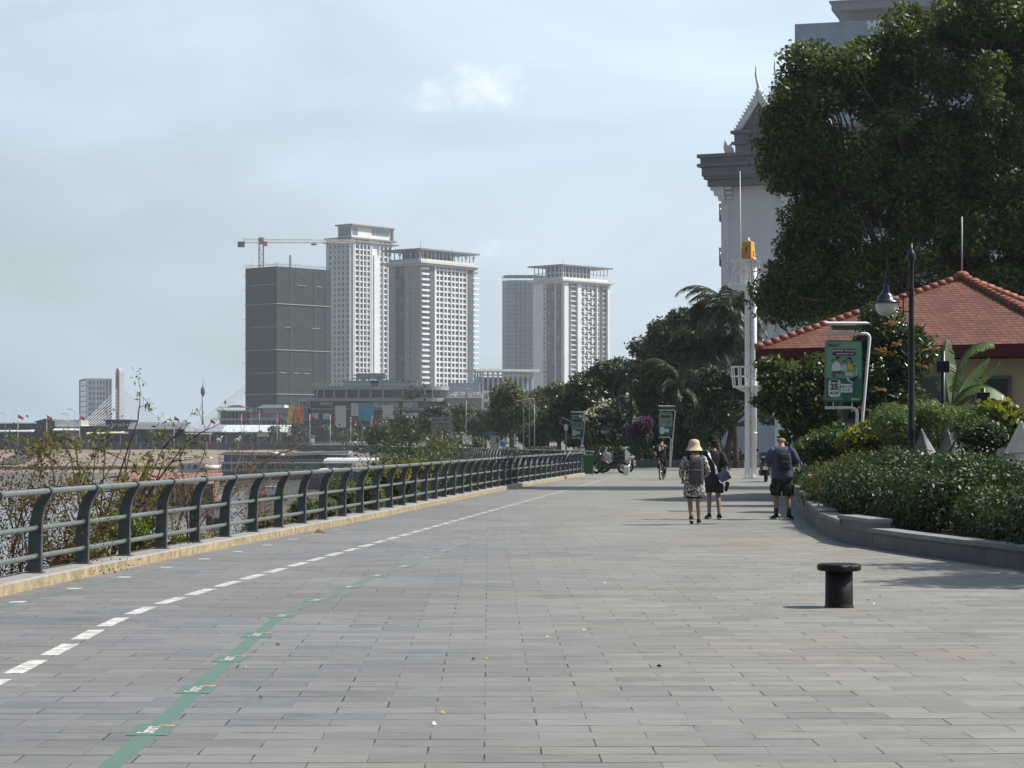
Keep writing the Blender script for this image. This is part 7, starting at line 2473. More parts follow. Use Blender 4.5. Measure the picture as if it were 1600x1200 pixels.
# grass strip on the sand at the water's edge
rng = np.random.default_rng(12)
n_ = 6000
pos = np.stack([rng.uniform(-190, -70, n_), np.zeros(n_), np.zeros(n_)], 1)
pos[:, 1] = 612 + (-pos[:, 0] - 66) * .155 + rng.uniform(-2, 8, n_)
pos[:, 2] = -6.3 + rng.uniform(0, .6, n_)
nr = rng.normal(size=(n_, 3)); nr[:, 2] *= .3; nr /= np.linalg.norm(nr, axis=1, keepdims=True)
g = leaf_mesh('grass_strip', pos, nr, np.full(n_, 1.0), .35, leaf_mat('bank_grass', [(.05, .07, .025), (.09, .11, .04)], .7, .3, .2), None, rng, (-130, 620, -6.5), .2, up=np.array([0, 0, 2.0]))
tag(g, 'strip of green grass along the foot of the sandy far bank', 'grass', kind='stuff')
# ------------------------------------------------------------------ dry riverside thicket behind the railing
TWIG = M('dry_twig', (0.075, 0.055, 0.042), .9, .3, 6, spec=.1)
TWIGP = M('pale_dry_twig', (0.20, 0.155, 0.11), .9, .3, 6, spec=.1)
LEAF_DRY = leaf_mat('dry_olive_leaf', [(.07, .09, .02), (.12, .145, .03), (.19, .19, .05), (.10, .075, .03)], .55, .4, .3)
LEAF_RUST = leaf_mat('rusty_dry_leaf', [(.06, .034, .024), (.10, .055, .036), (.15, .09, .06), (.05, .034, .028)], .7, .25, .2)
LEAF_FRESH = leaf_mat('fresh_leaf', [(.09, .17, .02), (.14, .24, .03), (.20, .28, .05)], .45, .45)
def grow(mb, p, dr, ln, r, depth, rng, tips, spread=.6, grav=-.05, kids_=3):
 n_ = 5
 pts, rs = [p.copy()], [r]
 d_ = dr.copy()
 for i in range(n_):
  d_ = (d_ + Vector(rng.normal(size=3)) * .16 + Vector((0, 0, grav * .4))).normalized()
  pts.append(pts[-1] + d_ * ln / n_); rs.append(r * (1 - .55 * (i + 1) / n_))
 mb.tube(pts, rs, n=5 if r > .008 else 4, caps=False)
 if depth == 0:
  tips.append((pts[-1], d_)); return
 for k in range(kids_):
  j = 2 + int(rng.random() * (n_ - 1)); j = min(j, n_)
  s_ = Vector(rng.normal(size=3)) * spread
  nd = (d_ + s_).normalized()
  grow(mb, pts[j], nd, ln * rng.uniform(.45, .75), rs[j] * .7, depth - 1, rng, tips, spread, grav, kids_)
 tips.append((pts[-1], d_))
def thicket(name, label, base, targets, seed, twig, leafm, nl, L, r0=.035, depth=2, lfrac=.6, spread=.55, asp=.32, droop=.7, side=.5, cat='shrub', kids_=3, jit=.10, tw=.35):
 rng = np.random.default_rng(seed)
 base = Vector(base)
 t = thing(name, label, cat, base)
 mb = MB(); tips = []
 for tg in targets:
  tg = Vector(tg)
  b = base + Vector((rng.normal() * .25 * side, rng.normal() * .25 * side, -.1))
  pts = limb(mb, b, tg, r0 * rng.uniform(.7, 1.2), r0 * .25, rng, .13, 8, 6)
  for k in range(2, len(pts)):
   if rng.random() < .8:
    dr = (pts[k] - pts[k - 1]).normalized() + Vector(rng.normal(size=3)) * .8
    grow(mb, pts[k], dr.normalized(), (tg - b).length * rng.uniform(.6, 1.1) * tw, r0 * .35, depth - 1, rng, tips, spread, kids_=kids_)
  tips.append((tg, (pts[-1] - pts[-2]).normalized()))
 mb.build('branches', twig, t)
 if leafm and nl:
  sel = [tips[i] for i in rng.permutation(len(tips))[:int(len(tips) * lfrac)]]
  per = max(1, nl // max(1, len(sel)))
  C = np.array([list(s_[0]) for s_ in sel for _ in range(per)])
  pos = C + rng.normal(size=C.shape) * jit + np.array([0, 0, -jit * .8])
  nr = rng.normal(size=C.shape); nr[:, 2] += .4; nr /= np.linalg.norm(nr, axis=1, keepdims=True)
  leaf_mesh('foliage', pos, nr, L * (.6 + .8 * rng.random(len(pos))), asp, leafm, t, rng, WP[t], .35, up=np.array([0, 0, -droop]))
 return t
K = P
thicket('riverside_tree', 'tall bare branched riverside tree with a few drooping olive leaves behind the railing', (-6.9, 35, -2.0),
  [K(216, 655, 35), K(246, 690, 35), K(165, 700, 35), K(292, 690, 35.5), K(255, 700, 35), K(110, 710, 34.5), K(180, 720, 35), K(235, 715, 35), K(205, 690, 35.4), K(280, 700, 36), K(320, 705, 36.5)],
  201, TWIG, LEAF_DRY, 2600, .085, .033, 3, .35, kids_=3, tw=.13, jit=.06)
thicket('riverside_shrub', 'thin branching olive leaved shrub left of the tall bare tree', (-7.0, 31.5, -2.0),
  [K(62, 715, 31.5), K(118, 690, 31.5), K(100, 730, 31), K(85, 755, 31), K(150, 700, 32), K(30, 770, 31), K(135, 740, 32)], 202, TWIG, LEAF_DRY, 2800, .085, .028, 3, .4, kids_=3, tw=.15, jit=.06)
thicket('dry_vine', 'rust brown dry vine thicket at the lower left edge behind the railing', (-6.9, 29.0, -2.0),
  [K(10, 800, 28.5), K(45, 790, 28.5), K(75, 830, 28.8), K(20, 850, 28), K(60, 860, 28.5), K(0, 830, 28), K(35, 820, 28.5), K(90, 860, 29)], 203, TWIG, LEAF_RUST, 12000, .034, .02, 3, .95, .8, .6, .3, 1.2, kids_=4, jit=.10, tw=.32)
thicket('dry_vine', 'rust brown dry vine below the bright green leaves behind the railing', (-6.4, 33.0, -1.8),
  [K(190, 850, 32.5), K(220, 855, 33), K(160, 860, 32), K(240, 820, 33.5), K(130, 850, 31.5)], 204, TWIG, LEAF_RUST, 8000, .034, .02, 3, .95, .8, .6, .3, 1.2, kids_=4, jit=.10, tw=.35)
bush('green_shrub', 'bright green leafy shrub seen through the railing near the left edge', [EL(185, 820, 34, 40, 26, .4), EL(215, 835, 34, 26, 24, .4), EL(150, 850, 32.5, 34, 18, .35), EL(235, 815, 34.5, 14, 12, .2), EL(285, 850, 36, 16, 10, .2)], 30, .16, 1500, .11, LEAF_FRESH, 205, 'shrub', base_z=-1.8, asp=.45)
thicket('twiggy_shrub', 'tangled brown twiggy shrub behind the railing left of the dead vine mound', (-6.2, 39.5, -2.0),
  [K(300, 760, 38.5), K(325, 790, 39), K(270, 770, 38), K(345, 760, 40), K(280, 810, 37.5), K(240, 770, 37), K(330, 830, 38.5), K(360, 800, 40)], 206, TWIG, LEAF_RUST, 2600, .034, .024, 3, .6, .8, .6, .3, 1.2, kids_=4, jit=.06, tw=.3)
thicket('dead_vine_mound', 'hump of dead brown vines above the railing in front of the houseboat', (-5.6, 45, -1.9),
  [K(375, 715, 44.5), K(392, 712, 45), K(365, 740, 44), K(415, 722, 45.5), K(355, 765, 43.5), K(440, 742, 46), K(400, 750, 45), K(420, 770, 45), K(385, 790, 44), K(362, 812, 43.5), K(455, 775, 46.5), K(405, 735, 45)], 207, TWIGP, LEAF_RUST, 3600, .036, .02, 3, .7, .9, .6, .3, 1.0, kids_=4, jit=.07, tw=.3)
mb = MB(); rng = np.random.default_rng(9)
pts = [K(345, 800, 42), K(385, 745, 43), K(430, 712, 43.5), K(462, 700, 44), K(478, 678, 44.2), K(500, 648, 44.5)]
mb.tube(smooth_path(pts, 4), [.03 - .026 * i / 20 for i in range(21)], n=6)
one('bare_branch', mb, TWIG, 'single bare branch slanting up to the right out of the dead vines', 'branch', pts[0])
bush('reed_clump', 'pale green reed and grass clump seen through the middle of the railing', [EL(500, 790, 52, 30, 26, .5), EL(535, 775, 54, 26, 30, .5), EL(470, 800, 49, 22, 20, .4)], 40, .2, 4200, .22, leaf_mat('reed_leaf', [(.06, .09, .03), (.10, .13, .05), (.16, .16, .08)], .55, .35), 208, 'plant', base_z=-2.0, asp=.14)
thicket('young_tree', 'young green leaved tree with thin bare stems behind the railing before the mall', (-3.9, 68, -2.2),
  [K(588, 690, 67), K(605, 680, 68), K(625, 655, 68.5), K(645, 670, 69), K(655, 640, 69.5), K(575, 720, 66.5), K(660, 700, 69), K(690, 690, 70), K(630, 700, 68), K(600, 715, 67), K(670, 720, 69.5), K(640, 725, 68)], 209, TWIG, LEAF_MID, 6500, .10, .035, 3, .8, .6, .4, .5, .8, 'tree', kids_=2, jit=.2, tw=.26)
bush('riverside_bush', 'green bush at the foot of the young tree behind the railing', [EL(610, 745, 64, 34, 22, .6), EL(650, 735, 66, 36, 22, .6), EL(580, 770, 60, 24, 24, .5), EL(635, 760, 64, 30, 20, .5)], 46, .3, 6500, .12, LEAF_DRY, 210, 'bush', base_z=-2.2)
thicket('riverside_shrub', 'tangled yellowish shrub behind the railing right of the young tree', (-2.7, 78, -2.2),
  [K(690, 722, 76), K(710, 715, 77), K(735, 722, 78), K(755, 735, 80), K(700, 740, 76), K(725, 745, 78), K(745, 755, 79), K(675, 745, 75)], 211, TWIGP, LEAF_DRY, 3600, .11, .025, 3, .8, .7, .4, .4, .8, kids_=3, jit=.2, tw=.3)
bush('riverside_bush', 'dark green bush low behind the far half of the near railing', [EL(700, 760, 82, 40, 18, .7), EL(755, 750, 90, 36, 16, .7), EL(800, 742, 97, 30, 12, .7)], 50, .35, 6000, .14, LEAF_GREY, 212, 'bush', base_z=-2.3)
bush('riverside_bush', 'brown green scrub on the bank under the bare tree', [EL(120, 870, 31, 60, 20, .4), EL(240, 860, 34, 50, 14, .4), EL(330, 850, 38, 40, 16, .4), EL(420, 820, 44, 40, 16, .4)], 60, .2, 5200, .08, LEAF_DRY, 213, 'bush', base_z=-2.0)
# ------------------------------------------------------------------ kiosk, tents and tank at the cove
def kiosk():
 d = 262
 t = thing('kiosk', 'small white kiosk with a blue sloping roof beyond the far railing', 'kiosk', (P(775, 0, d).x, d, 0))
 mb = MB(); bx(mb, 767, 780, 680, 702, d, 0, 3); mb.build('wall', M('kiosk_grey', (.42, .43, .43), .7, .06, 1), t)
 mb = MB()
 a, b = P(754, 0, d).x, P(781, 0, d).x
 mb.prism([(a, ZP(677.5, d)), (a + 1.0, ZP(674.3, d)), (b - .7, ZP(674, d)), (b, ZP(676.5, d)), (b, ZP(677.4, d)), (a + .2, ZP(679, d))], (0, d - 1.2, 0), (1, 0, 0), (0, 0, 1), (0, 5, 0))
 mb.build('roof', M('kiosk_blue', (.04, .12, .21), .5, .1, 1), t)
 mb = MB(); bx(mb, 770, 774, 683, 699, d, -.06, 0); mb.build('door', M('kiosk_panel', (.52, .53, .53), .6, .05, 1), t)
 mb = MB(); bx(mb, 775, 779, 683, 691, d, -.06, 0); mb.build('window', GLASS, t)
 for x in (755.5, 766):
  mb = MB(); bx(mb, x, x + .9, 677, 702, d, -.9, -.8); mb.build('post', LGREY, t)
kiosk()
mb = MB(); d = 400; mb.ell((P(697, 0, d).x, d, ZP(680.5, d)), (.62, .62, .55), 14, 8); mb.lathe([(.35, ZP(677.4, d)), (.35, ZP(676.5, d))], (P(697, 0, d).x, d, 0)); mb.box((P(697, 0, d).x, d, ZP(686, d)), (1.2, 1.2, .6)); mb.box((P(697, 0, d).x, d, ZP(688, d) / 2), (.5, .5, ZP(688, d)))
one('water_tank', mb, M('tank_blue', (.03, .09, .30), .4, .1, 1), 'round blue water tank right of the framed billboard', 'tank', (P(697, 0, d).x, d, 0))
def cafe():
 d = 410
 t = thing('riverside_cafe', 'low grey cafe with a small red tiled roof under the framed billboard', 'building', (P(680, 0, d).x, d, 0))
 mb = MB(); bx(mb, 666, 690, 684, 702, d, 0, 6); mb.build('wall', GREYW, t)
 mb = MB(); a, b = P(663, 0, d).x, P(692, 0, d).x
 mb.prism([(a, ZP(685, d)), (b, ZP(685, d)), (b - 1.0, ZP(679, d)), (a + 1.2, ZP(679, d))], (0, d - .6, 0), (1, 0, 0), (0, 0, 1), (0, 7, 0)); mb.build('roof', M('cafe_red_tile', (.30, .13, .08), .7, .15, 1), t)
 w = Windows(t, BGLASS2); f = Face((P(666, 0, d).x, d, 0), (1, 0, 0), (0, -1, 0))
 for j in range(3): w.put(f, .3 + j * .9, 1.0 + j * .9, .7, 1.9)
 w.done()
cafe()
def chair(x, label):
 d = 270; X = P(x, 0, d).x; z = ZP(694, d)
 mb = MB()
 mb.prism([(-.18, 0), (.18, 0), (.2, 1.05), (-.2, 1.05)], (X, d, z), (1, 0, 0), (0, 0, 1), (0, .08, 0))
 mb.box((X, d - .25, z), (.4, .5, .06))
 for a in (-.17, .17):
  for b in (-.45, 0): mb.box((X + a, d + b, z / 2), (.05, .05, z))
 one('tall_chair', mb, WPAINT, label, 'chair', (X, d, 0), 'white tall chairs by the cove')
for x, l in ((725, 'white tall chair at the foot of the tall street light, left of three'), (730.5, 'middle white tall chair beside the tall street light'), (734.5, 'right white tall chair beside the tall street light')):
 chair(x, l)
# ------------------------------------------------------------------ people
SKIN = M('skin', (0.30, 0.175, 0.125), .55, .06, 8, spec=.35)
def body(parent, org, s, rz, J, fist=True):
 """one continuous skinned body; J: joints of the limbs in metres for a 1.75 m figure, facing +Y"""
 V, E, RAD = [], [], []
 def v(p, r, link=None):
  V.append(Vector(p) * s); RAD.append((r[0] * s, r[1] * s) if isinstance(r, tuple) else (r * s, r * s))
  if link is not None: E.append((link, len(V) - 1))
  return len(V) - 1
 hx, hy, hz = J.get('head', (0, .03, 0))
 pelvis = v(J.get('pelvis', (0, 0, .95)), (.13, .105))
 po = Vector(J.get('pelvis', (0, 0, .95))) - Vector((0, 0, .95))
 L = Vector(J.get('lean', (0, 0, 0)))
 waist = v(Vector((0, .0, 1.09)) + po + L * .3, (.125, .10), pelvis)
 chest = v(Vector((0, .0, 1.26)) + po + L * .65, (.145, .11), waist)
 up = v(Vector((0, -.01, 1.40)) + po + L * .9, (.12, .085), chest)
 nb = v(Vector((0, .0, 1.485)) + po + L, .058, up)
 top = po + L
 nk = v(Vector((hx * .5, .015 + hy * .4, 1.55 + hz * .4)) + top, .055, nb)
 jaw = v(Vector((hx, .035 + hy, 1.605 + hz)) + top, (.066, .075), nk)
 mid = v(Vector((hx, .025 + hy, 1.675 + hz)) + top, (.078, .088), jaw)
 crown = v(Vector((hx, .02 + hy, 1.735 + hz)) + top, (.055, .06), mid)
 ya = J.get('turn', 0)
 fd = Vector((-math.sin(ya), math.cos(ya), 0)); sd_ = Vector((math.cos(ya), math.sin(ya), 0))
 hc = Vector((hx, .03 + hy, 1.65 + hz)) + top
 v(hc + fd * .112 - Vector((0, 0, .012)), .016, mid)
 v(hc + fd * .085 - Vector((0, 0, .075)), .026, jaw)
 for q in (-1, 1): v(hc + sd_ * q * .088 - fd * .01, (.012, .022), mid)
 for q, k in ((-1, 'l'), (1, 'r')):
  sh = v(Vector((q * .165, -.01, 1.415)) + po + L * .9, .062, up)
  el = v(J['elbow_' + k], .045, sh)
  fo = v(Vector(J['elbow_' + k]).lerp(Vector(J['wrist_' + k]), .35), .044, el)
  wr = v(J['wrist_' + k], .028, fo)
  dr = (Vector(J['wrist_' + k]) - Vector(J['elbow_' + k])).normalized()
  hd = Vector(J.get('hand_' + k, dr)).normalized()
  wp = Vector(J['wrist_' + k])
  pm = v(wp + hd * .055, (.036, .022), wr)
  lat = hd.cross(Vector((0, 1, 0)) if abs(hd.y) < .8 else Vector((0, 0, 1))).normalized()
  cu = lat.cross(hd).normalized() * (1 if (lat.cross(hd)).y > 0 else -1)
  for i, (o, l) in enumerate(((-.027, .062), (-.009, .072), (.009, .068), (.026, .052))):
   b0 = v(wp + hd * .09 + lat * o, .0105, pm)
   b1 = v(wp + hd * (.09 + l * .5) + lat * o * 1.1 + cu * .012, .0095, b0)
   v(wp + hd * (.09 + l * .85) + lat * o * 1.1 + cu * .034, .008, b1)
  t0 = v(wp + hd * .045 + lat * q * -.036 + cu * .012, .0125, pm)
  v(wp + hd * .085 + lat * q * -.048 + cu * .03, .0095, t0)
  hp = v(Vector((q * .088, 0, .885)) + po, .095, pelvis)
  th = v(Vector((q * .088, 0, .885)).lerp(Vector(J['knee_' + k]), .45) + po * .5, .083, hp)
  kn = v(J['knee_' + k], .056, th)
  ca = v(Vector(J['knee_' + k]).lerp(Vector(J['ankle_' + k]), .32) + Vector((0, -.018, 0)), .057, kn)
  an = v(J['ankle_' + k], .036, ca)
  he = v(Vector(J['ankle_' + k]) + (Vector(J['toe_' + k]) - Vector(J['ankle_' + k])) * .45, .036, an)
  v(J['toe_' + k], (.036, .026), he)
 me = bpy.data.meshes.new('body')
 me.from_pydata([tuple(p) for p in V], E, [])
 o = bpy.data.objects.new('body_base', me); COL.objects.link(o)
 o.modifiers.new('skin', 'SKIN')
 sk = me.skin_vertices[0].data
 for i, r in enumerate(RAD): sk[i].radius = r
 sk[0].use_root = True
 ss = o.modifiers.new('sub', 'SUBSURF'); ss.levels = 2; ss.render_levels = 2
 dg = bpy.context.evaluated_depsgraph_get(); dg.update()
 m2 = bpy.data.meshes.new_from_object(o.evaluated_get(dg))
 m2.materials.clear(); m2.materials.append(SKIN)
 for p in m2.polygons: p.use_smooth = True
 b = bpy.data.objects.new('body', m2); COL.objects.link(b)
 bpy.data.objects.remove(o)
 b.parent = parent
 WP[b] = WP[parent]
 return b
def el_ring(c, rx, ry, n=20, dz=0):
 return [Vector((c[0] + rx * math.cos(2 * math.pi * k / n), c[1] + ry * math.sin(2 * math.pi * k / n), c[2] + dz * math.sin(4 * math.pi * k / n))) for k in range(n)]
class Local:
 """mesh builder in the figure's own frame"""
 def __init__(s, parent, s_): s.p, s.k = parent, s_
 def put(s, name, mb, mat, par=None):
  k = s.k
  mb.v = [tuple(Vector(v) * k + WP[s.p]) for v in mb.v]
  o = mb.build(name, mat, s.p)
  if par is not None: o.parent = par
  return o
def garment(rings): mb = MB(); mb.loft([el_ring(*r) for r in rings], smooth=True, caps=True); return mb
def shoe(mb, an, toe, mi=0):
 an, toe = Vector(an), Vector(toe)
 f = (toe - an); f2 = Vector((f.x, f.y, 0)).normalized()
 axis = (toe - an).normalized()
 h = an + Vector((0, 0, -.035)) - f2 * .035
 pts = [an + Vector((0, 0, .02)), h.lerp(toe, .12), h.lerp(toe, .5), h.lerp(toe, .85), toe + axis * .035]
 mb.tube(pts, [.044, .052, .048, .044, .026], n=10, mi=mi)
def sole(mb, an, toe, mi=0):
 an, toe = Vector(an), Vector(toe)
 f = toe - an; f2 = Vector((f.x, f.y, 0)).normalized(); sd_ = f2.cross(Vector((0, 0, 1)))
 a = an + Vector((0, 0, -.075)) - f2 * .07; b = toe + Vector((0, 0, -.02)) + f2 * .05
 up = sd_.cross((b - a).normalized()).normalized()
 if up.z < 0: up = -up
 n_ = 8
 out = []
 for i in range(n_ + 1):
  s_ = i / n_; w_ = .043 * math.sin(math.pi * (.12 + .76 * s_)) ** .4
  out.append((a.lerp(b, s_), w_))
 mb.loft([[c - sd_ * w_, c + sd_ * w_, c + sd_ * w_ + up * .03, c - sd_ * w_ + up * .03] for c, w_ in out], mi=mi)
SOLE = M('white_sole', (.50, .50, .48), .6, .06, 9)
BLACKC = M('black_cloth', (.012, .012, .014), .85, .25, 20, spec=.2)
def shoes(lo, J, mat):
 for k in ('l', 'r'):
  mb = MB(); shoe(mb, J['ankle_' + k], J['toe_' + k]); sh = lo.put('shoe', mb, mat)
  mb = MB(); sole(mb, J['ankle_' + k], J['toe_' + k]); lo.put('sole', mb, SOLE, sh)
def fabric(name, c0, c1, scale, thr=.5):
 m = bpy.data.materials.new(name); N, L = nt(m); b = N['Principled BSDF']; b.inputs['Roughness'].default_value = .9; b.inputs['Specular IOR Level'].default_value = .15
 tc = N.new('ShaderNodeTexCoord'); vo = N.new('ShaderNodeTexNoise'); vo.inputs['Scale'].default_value = scale; vo.inputs['Detail'].default_value = 1.5
 L.new(tc.outputs['Object'], vo.inputs['Vector'])
 cr = N.new('ShaderNodeValToRGB'); cr.color_ramp.elements[0].position = thr - .03; cr.color_ramp.elements[1].position = thr + .03
 cr.color_ramp.elements[0].color = (*c0, 1); cr.color_ramp.elements[1].color = (*c1, 1)
 L.new(vo.outputs['Fac'], cr.inputs['Fac']); L.new(cr.outputs[0], b.inputs['Base Color'])
 return m
LEOP = fabric('spotted_cloth', (.02, .02, .022), (.50, .49, .46), 34, .5)
CAMO = fabric('camouflage_cloth', (.016, .019, .017), (.055, .062, .05), 14, .52)
GREYBAG = M('grey_bag_cloth', (.075, .072, .078), .8, .2, 12, spec=.25)
def pack(name, label, cat, org, s, rz, w, dp, h, c, mat, strap, pocket=True, shoulders=None):
 t = thing(name, label, cat, org)
 lo = Local(t, s)
 mb = MB()
 rings = []
 for z, k, q in ((-.5, .80, .75), (-.46, .96, .95), (-.2, 1.0, 1.0), (.1, 1.0, .95), (.36, .94, .8), (.46, .8, .6), (.5, .5, .4)):
  n_ = 20; ring = []
  for i in range(n_):
   a = 2 * math.pi * i / n_
   x, y = math.cos(a), math.sin(a)
   e = .5
   x = math.copysign(abs(x) ** e, x); y = math.copysign(abs(y) ** e, y)
   ring.append(Vector((c[0] + x * w / 2 * k, c[1] + y * dp / 2 * q - (1 - q) * dp * -.2, c[2] + z * h)))
  rings.append(ring)
 mb.loft(rings, smooth=True)
 bd = lo.put('bag_body', mb, mat)
 if pocket:
  mb = MB(); mb.bbox((c[0], c[1] - dp / 2 - .008, c[2] - h * .17), (w * .72, .05, h * .42), .015); lo.put('front_pocket', mb, mat)
  mb = MB(); mb.tube([(c[0] - w * .36, c[1] - dp * .46, c[2] + h * .22), (c[0], c[1] - dp * .54, c[2] + h * .27), (c[0] + w * .36, c[1] - dp * .46, c[2] + h * .22)], .006, n=5); lo.put('zip', mb, BLACKC)
 if shoulders:
  for q in (-1, 1):
   sx_, sz = shoulders
   mb = MB()
   pts = [(c[0] + q * w * .28, c[1] + dp * .3, c[2] + h * .42), (q * sx_, -.115, sz - .06), (q * sx_ * 1.08, -.02, sz + .03), (q * sx_ * 1.12, .10, sz - .07), (q * sx_ * 1.2, .13, sz - .24), (q * sx_ * 1.35, .02, c[2] - h * .2), (c[0] + q * w * .42, c[1] + dp * .2, c[2] - h * .4)]
   sp = smooth_path(pts, 4)
   for a, b in zip(sp[:-1], sp[1:]): mb.bar(a, b + (b - a) * .1, .035, .012)
   lo.put('shoulder_strap', mb, strap)
 t.rotation_euler = (0, 0, rz)
 return t
# --- woman in spotted tunic and straw hat
def woman_hat():
 d = 44.3; o = Vector((P(1085, 0, d).x, d, 0)); s = .915
 t = thing('person', 'person in a straw hat and black and white spotted tunic walking away', 'person', o)
 J = dict(elbow_l=(-.28, -.05, 1.13), wrist_l=(-.245, .10, .96), elbow_r=(.28, -.03, 1.13), wrist_r=(.22, .17, 1.02),
    knee_l=(-.095, .05, .50), ankle_l=(-.075, -.12, .17), toe_l=(-.06, -.02, .05), knee_r=(.085, .07, .51), ankle_r=(.10, .06, .085), toe_r=(.115, .20, .035), head=(0, .03, -.02))
 body(t, o, s, 0, J)
 lo = Local(t, s)
 mb = garment([((0, 0, 1.50), .07, .065), ((0, -.005, 1.47), .14, .085), ((0, -.005, 1.42), .195, .105), ((0, 0, 1.32), .20, .13), ((0, 0, 1.2), .195, .135), ((0, 0, 1.06), .19, .135), ((0, 0, .94), .21, .155), ((0, 0, .80), .228, .165), ((0, -.005, .68), .235, .17), ((.0, -.01, .60), .232, .165, 20, .012), ((0, -.01, .60), .20, .14, 20, .01)])
 for k in ('l', 'r'):
  q = -1 if k == 'l' else 1
  e, w_ = Vector(J['elbow_' + k]), Vector(J['wrist_' + k])
  mb.tube([(q * .13, -.01, 1.43), (q * .19, -.01, 1.40), Vector((q * .19, -.01, 1.40)).lerp(e, .6), e, e.lerp(w_, .55)], [.07, .076, .072, .066, .06], n=12)
 lo.put('tunic', mb, LEOP)
 for q in (-1, 1):
  mb = MB(); kn = Vector(J['knee_l'] if q < 0 else J['knee_r'])
  a = Vector((q * .09, 0, .86)); mb.tube([a, a.lerp(kn, .55), a.lerp(kn, .80)], [.115, .105, .10], n=12); lo.put('shorts_leg', mb, BLACKC)
 shoes(lo, J, BLACKC)
 hc = Vector((0, .06, 1.665))
 mb = MB(); mb.lathe([(.19, -.085), (.183, -.082), (.135, .0), (.122, .03), (.118, .075), (.105, .12), (.07, .148), (.02, .158)], hc, n=24)
 hat = lo.put('straw_hat', mb, M('straw', (.50, .42, .28), .85, .12, 30, bump=.2))
 mb = MB(); mb.lathe([(.121, .012), (.119, .035), (.116, .036)], hc, n=24, caps=False); lo.put('hat_band', mb, M('straw_dark', (.40, .33, .21), .85), hat)
 mb = MB(); mb.ell((0, .01, 1.585), (.075, .07, .075), 12, 8); lo.put('hair', mb, M('dark_hair', (.025, .017, .012), .6))
 pack('backpack', 'grey backpack on the back of the person in the straw hat', 'backpack', o, s, 0, .315, .17, .60, (.02, -.225, 1.155), GREYBAG, BLACKC, True, (.115, 1.46))
woman_hat()
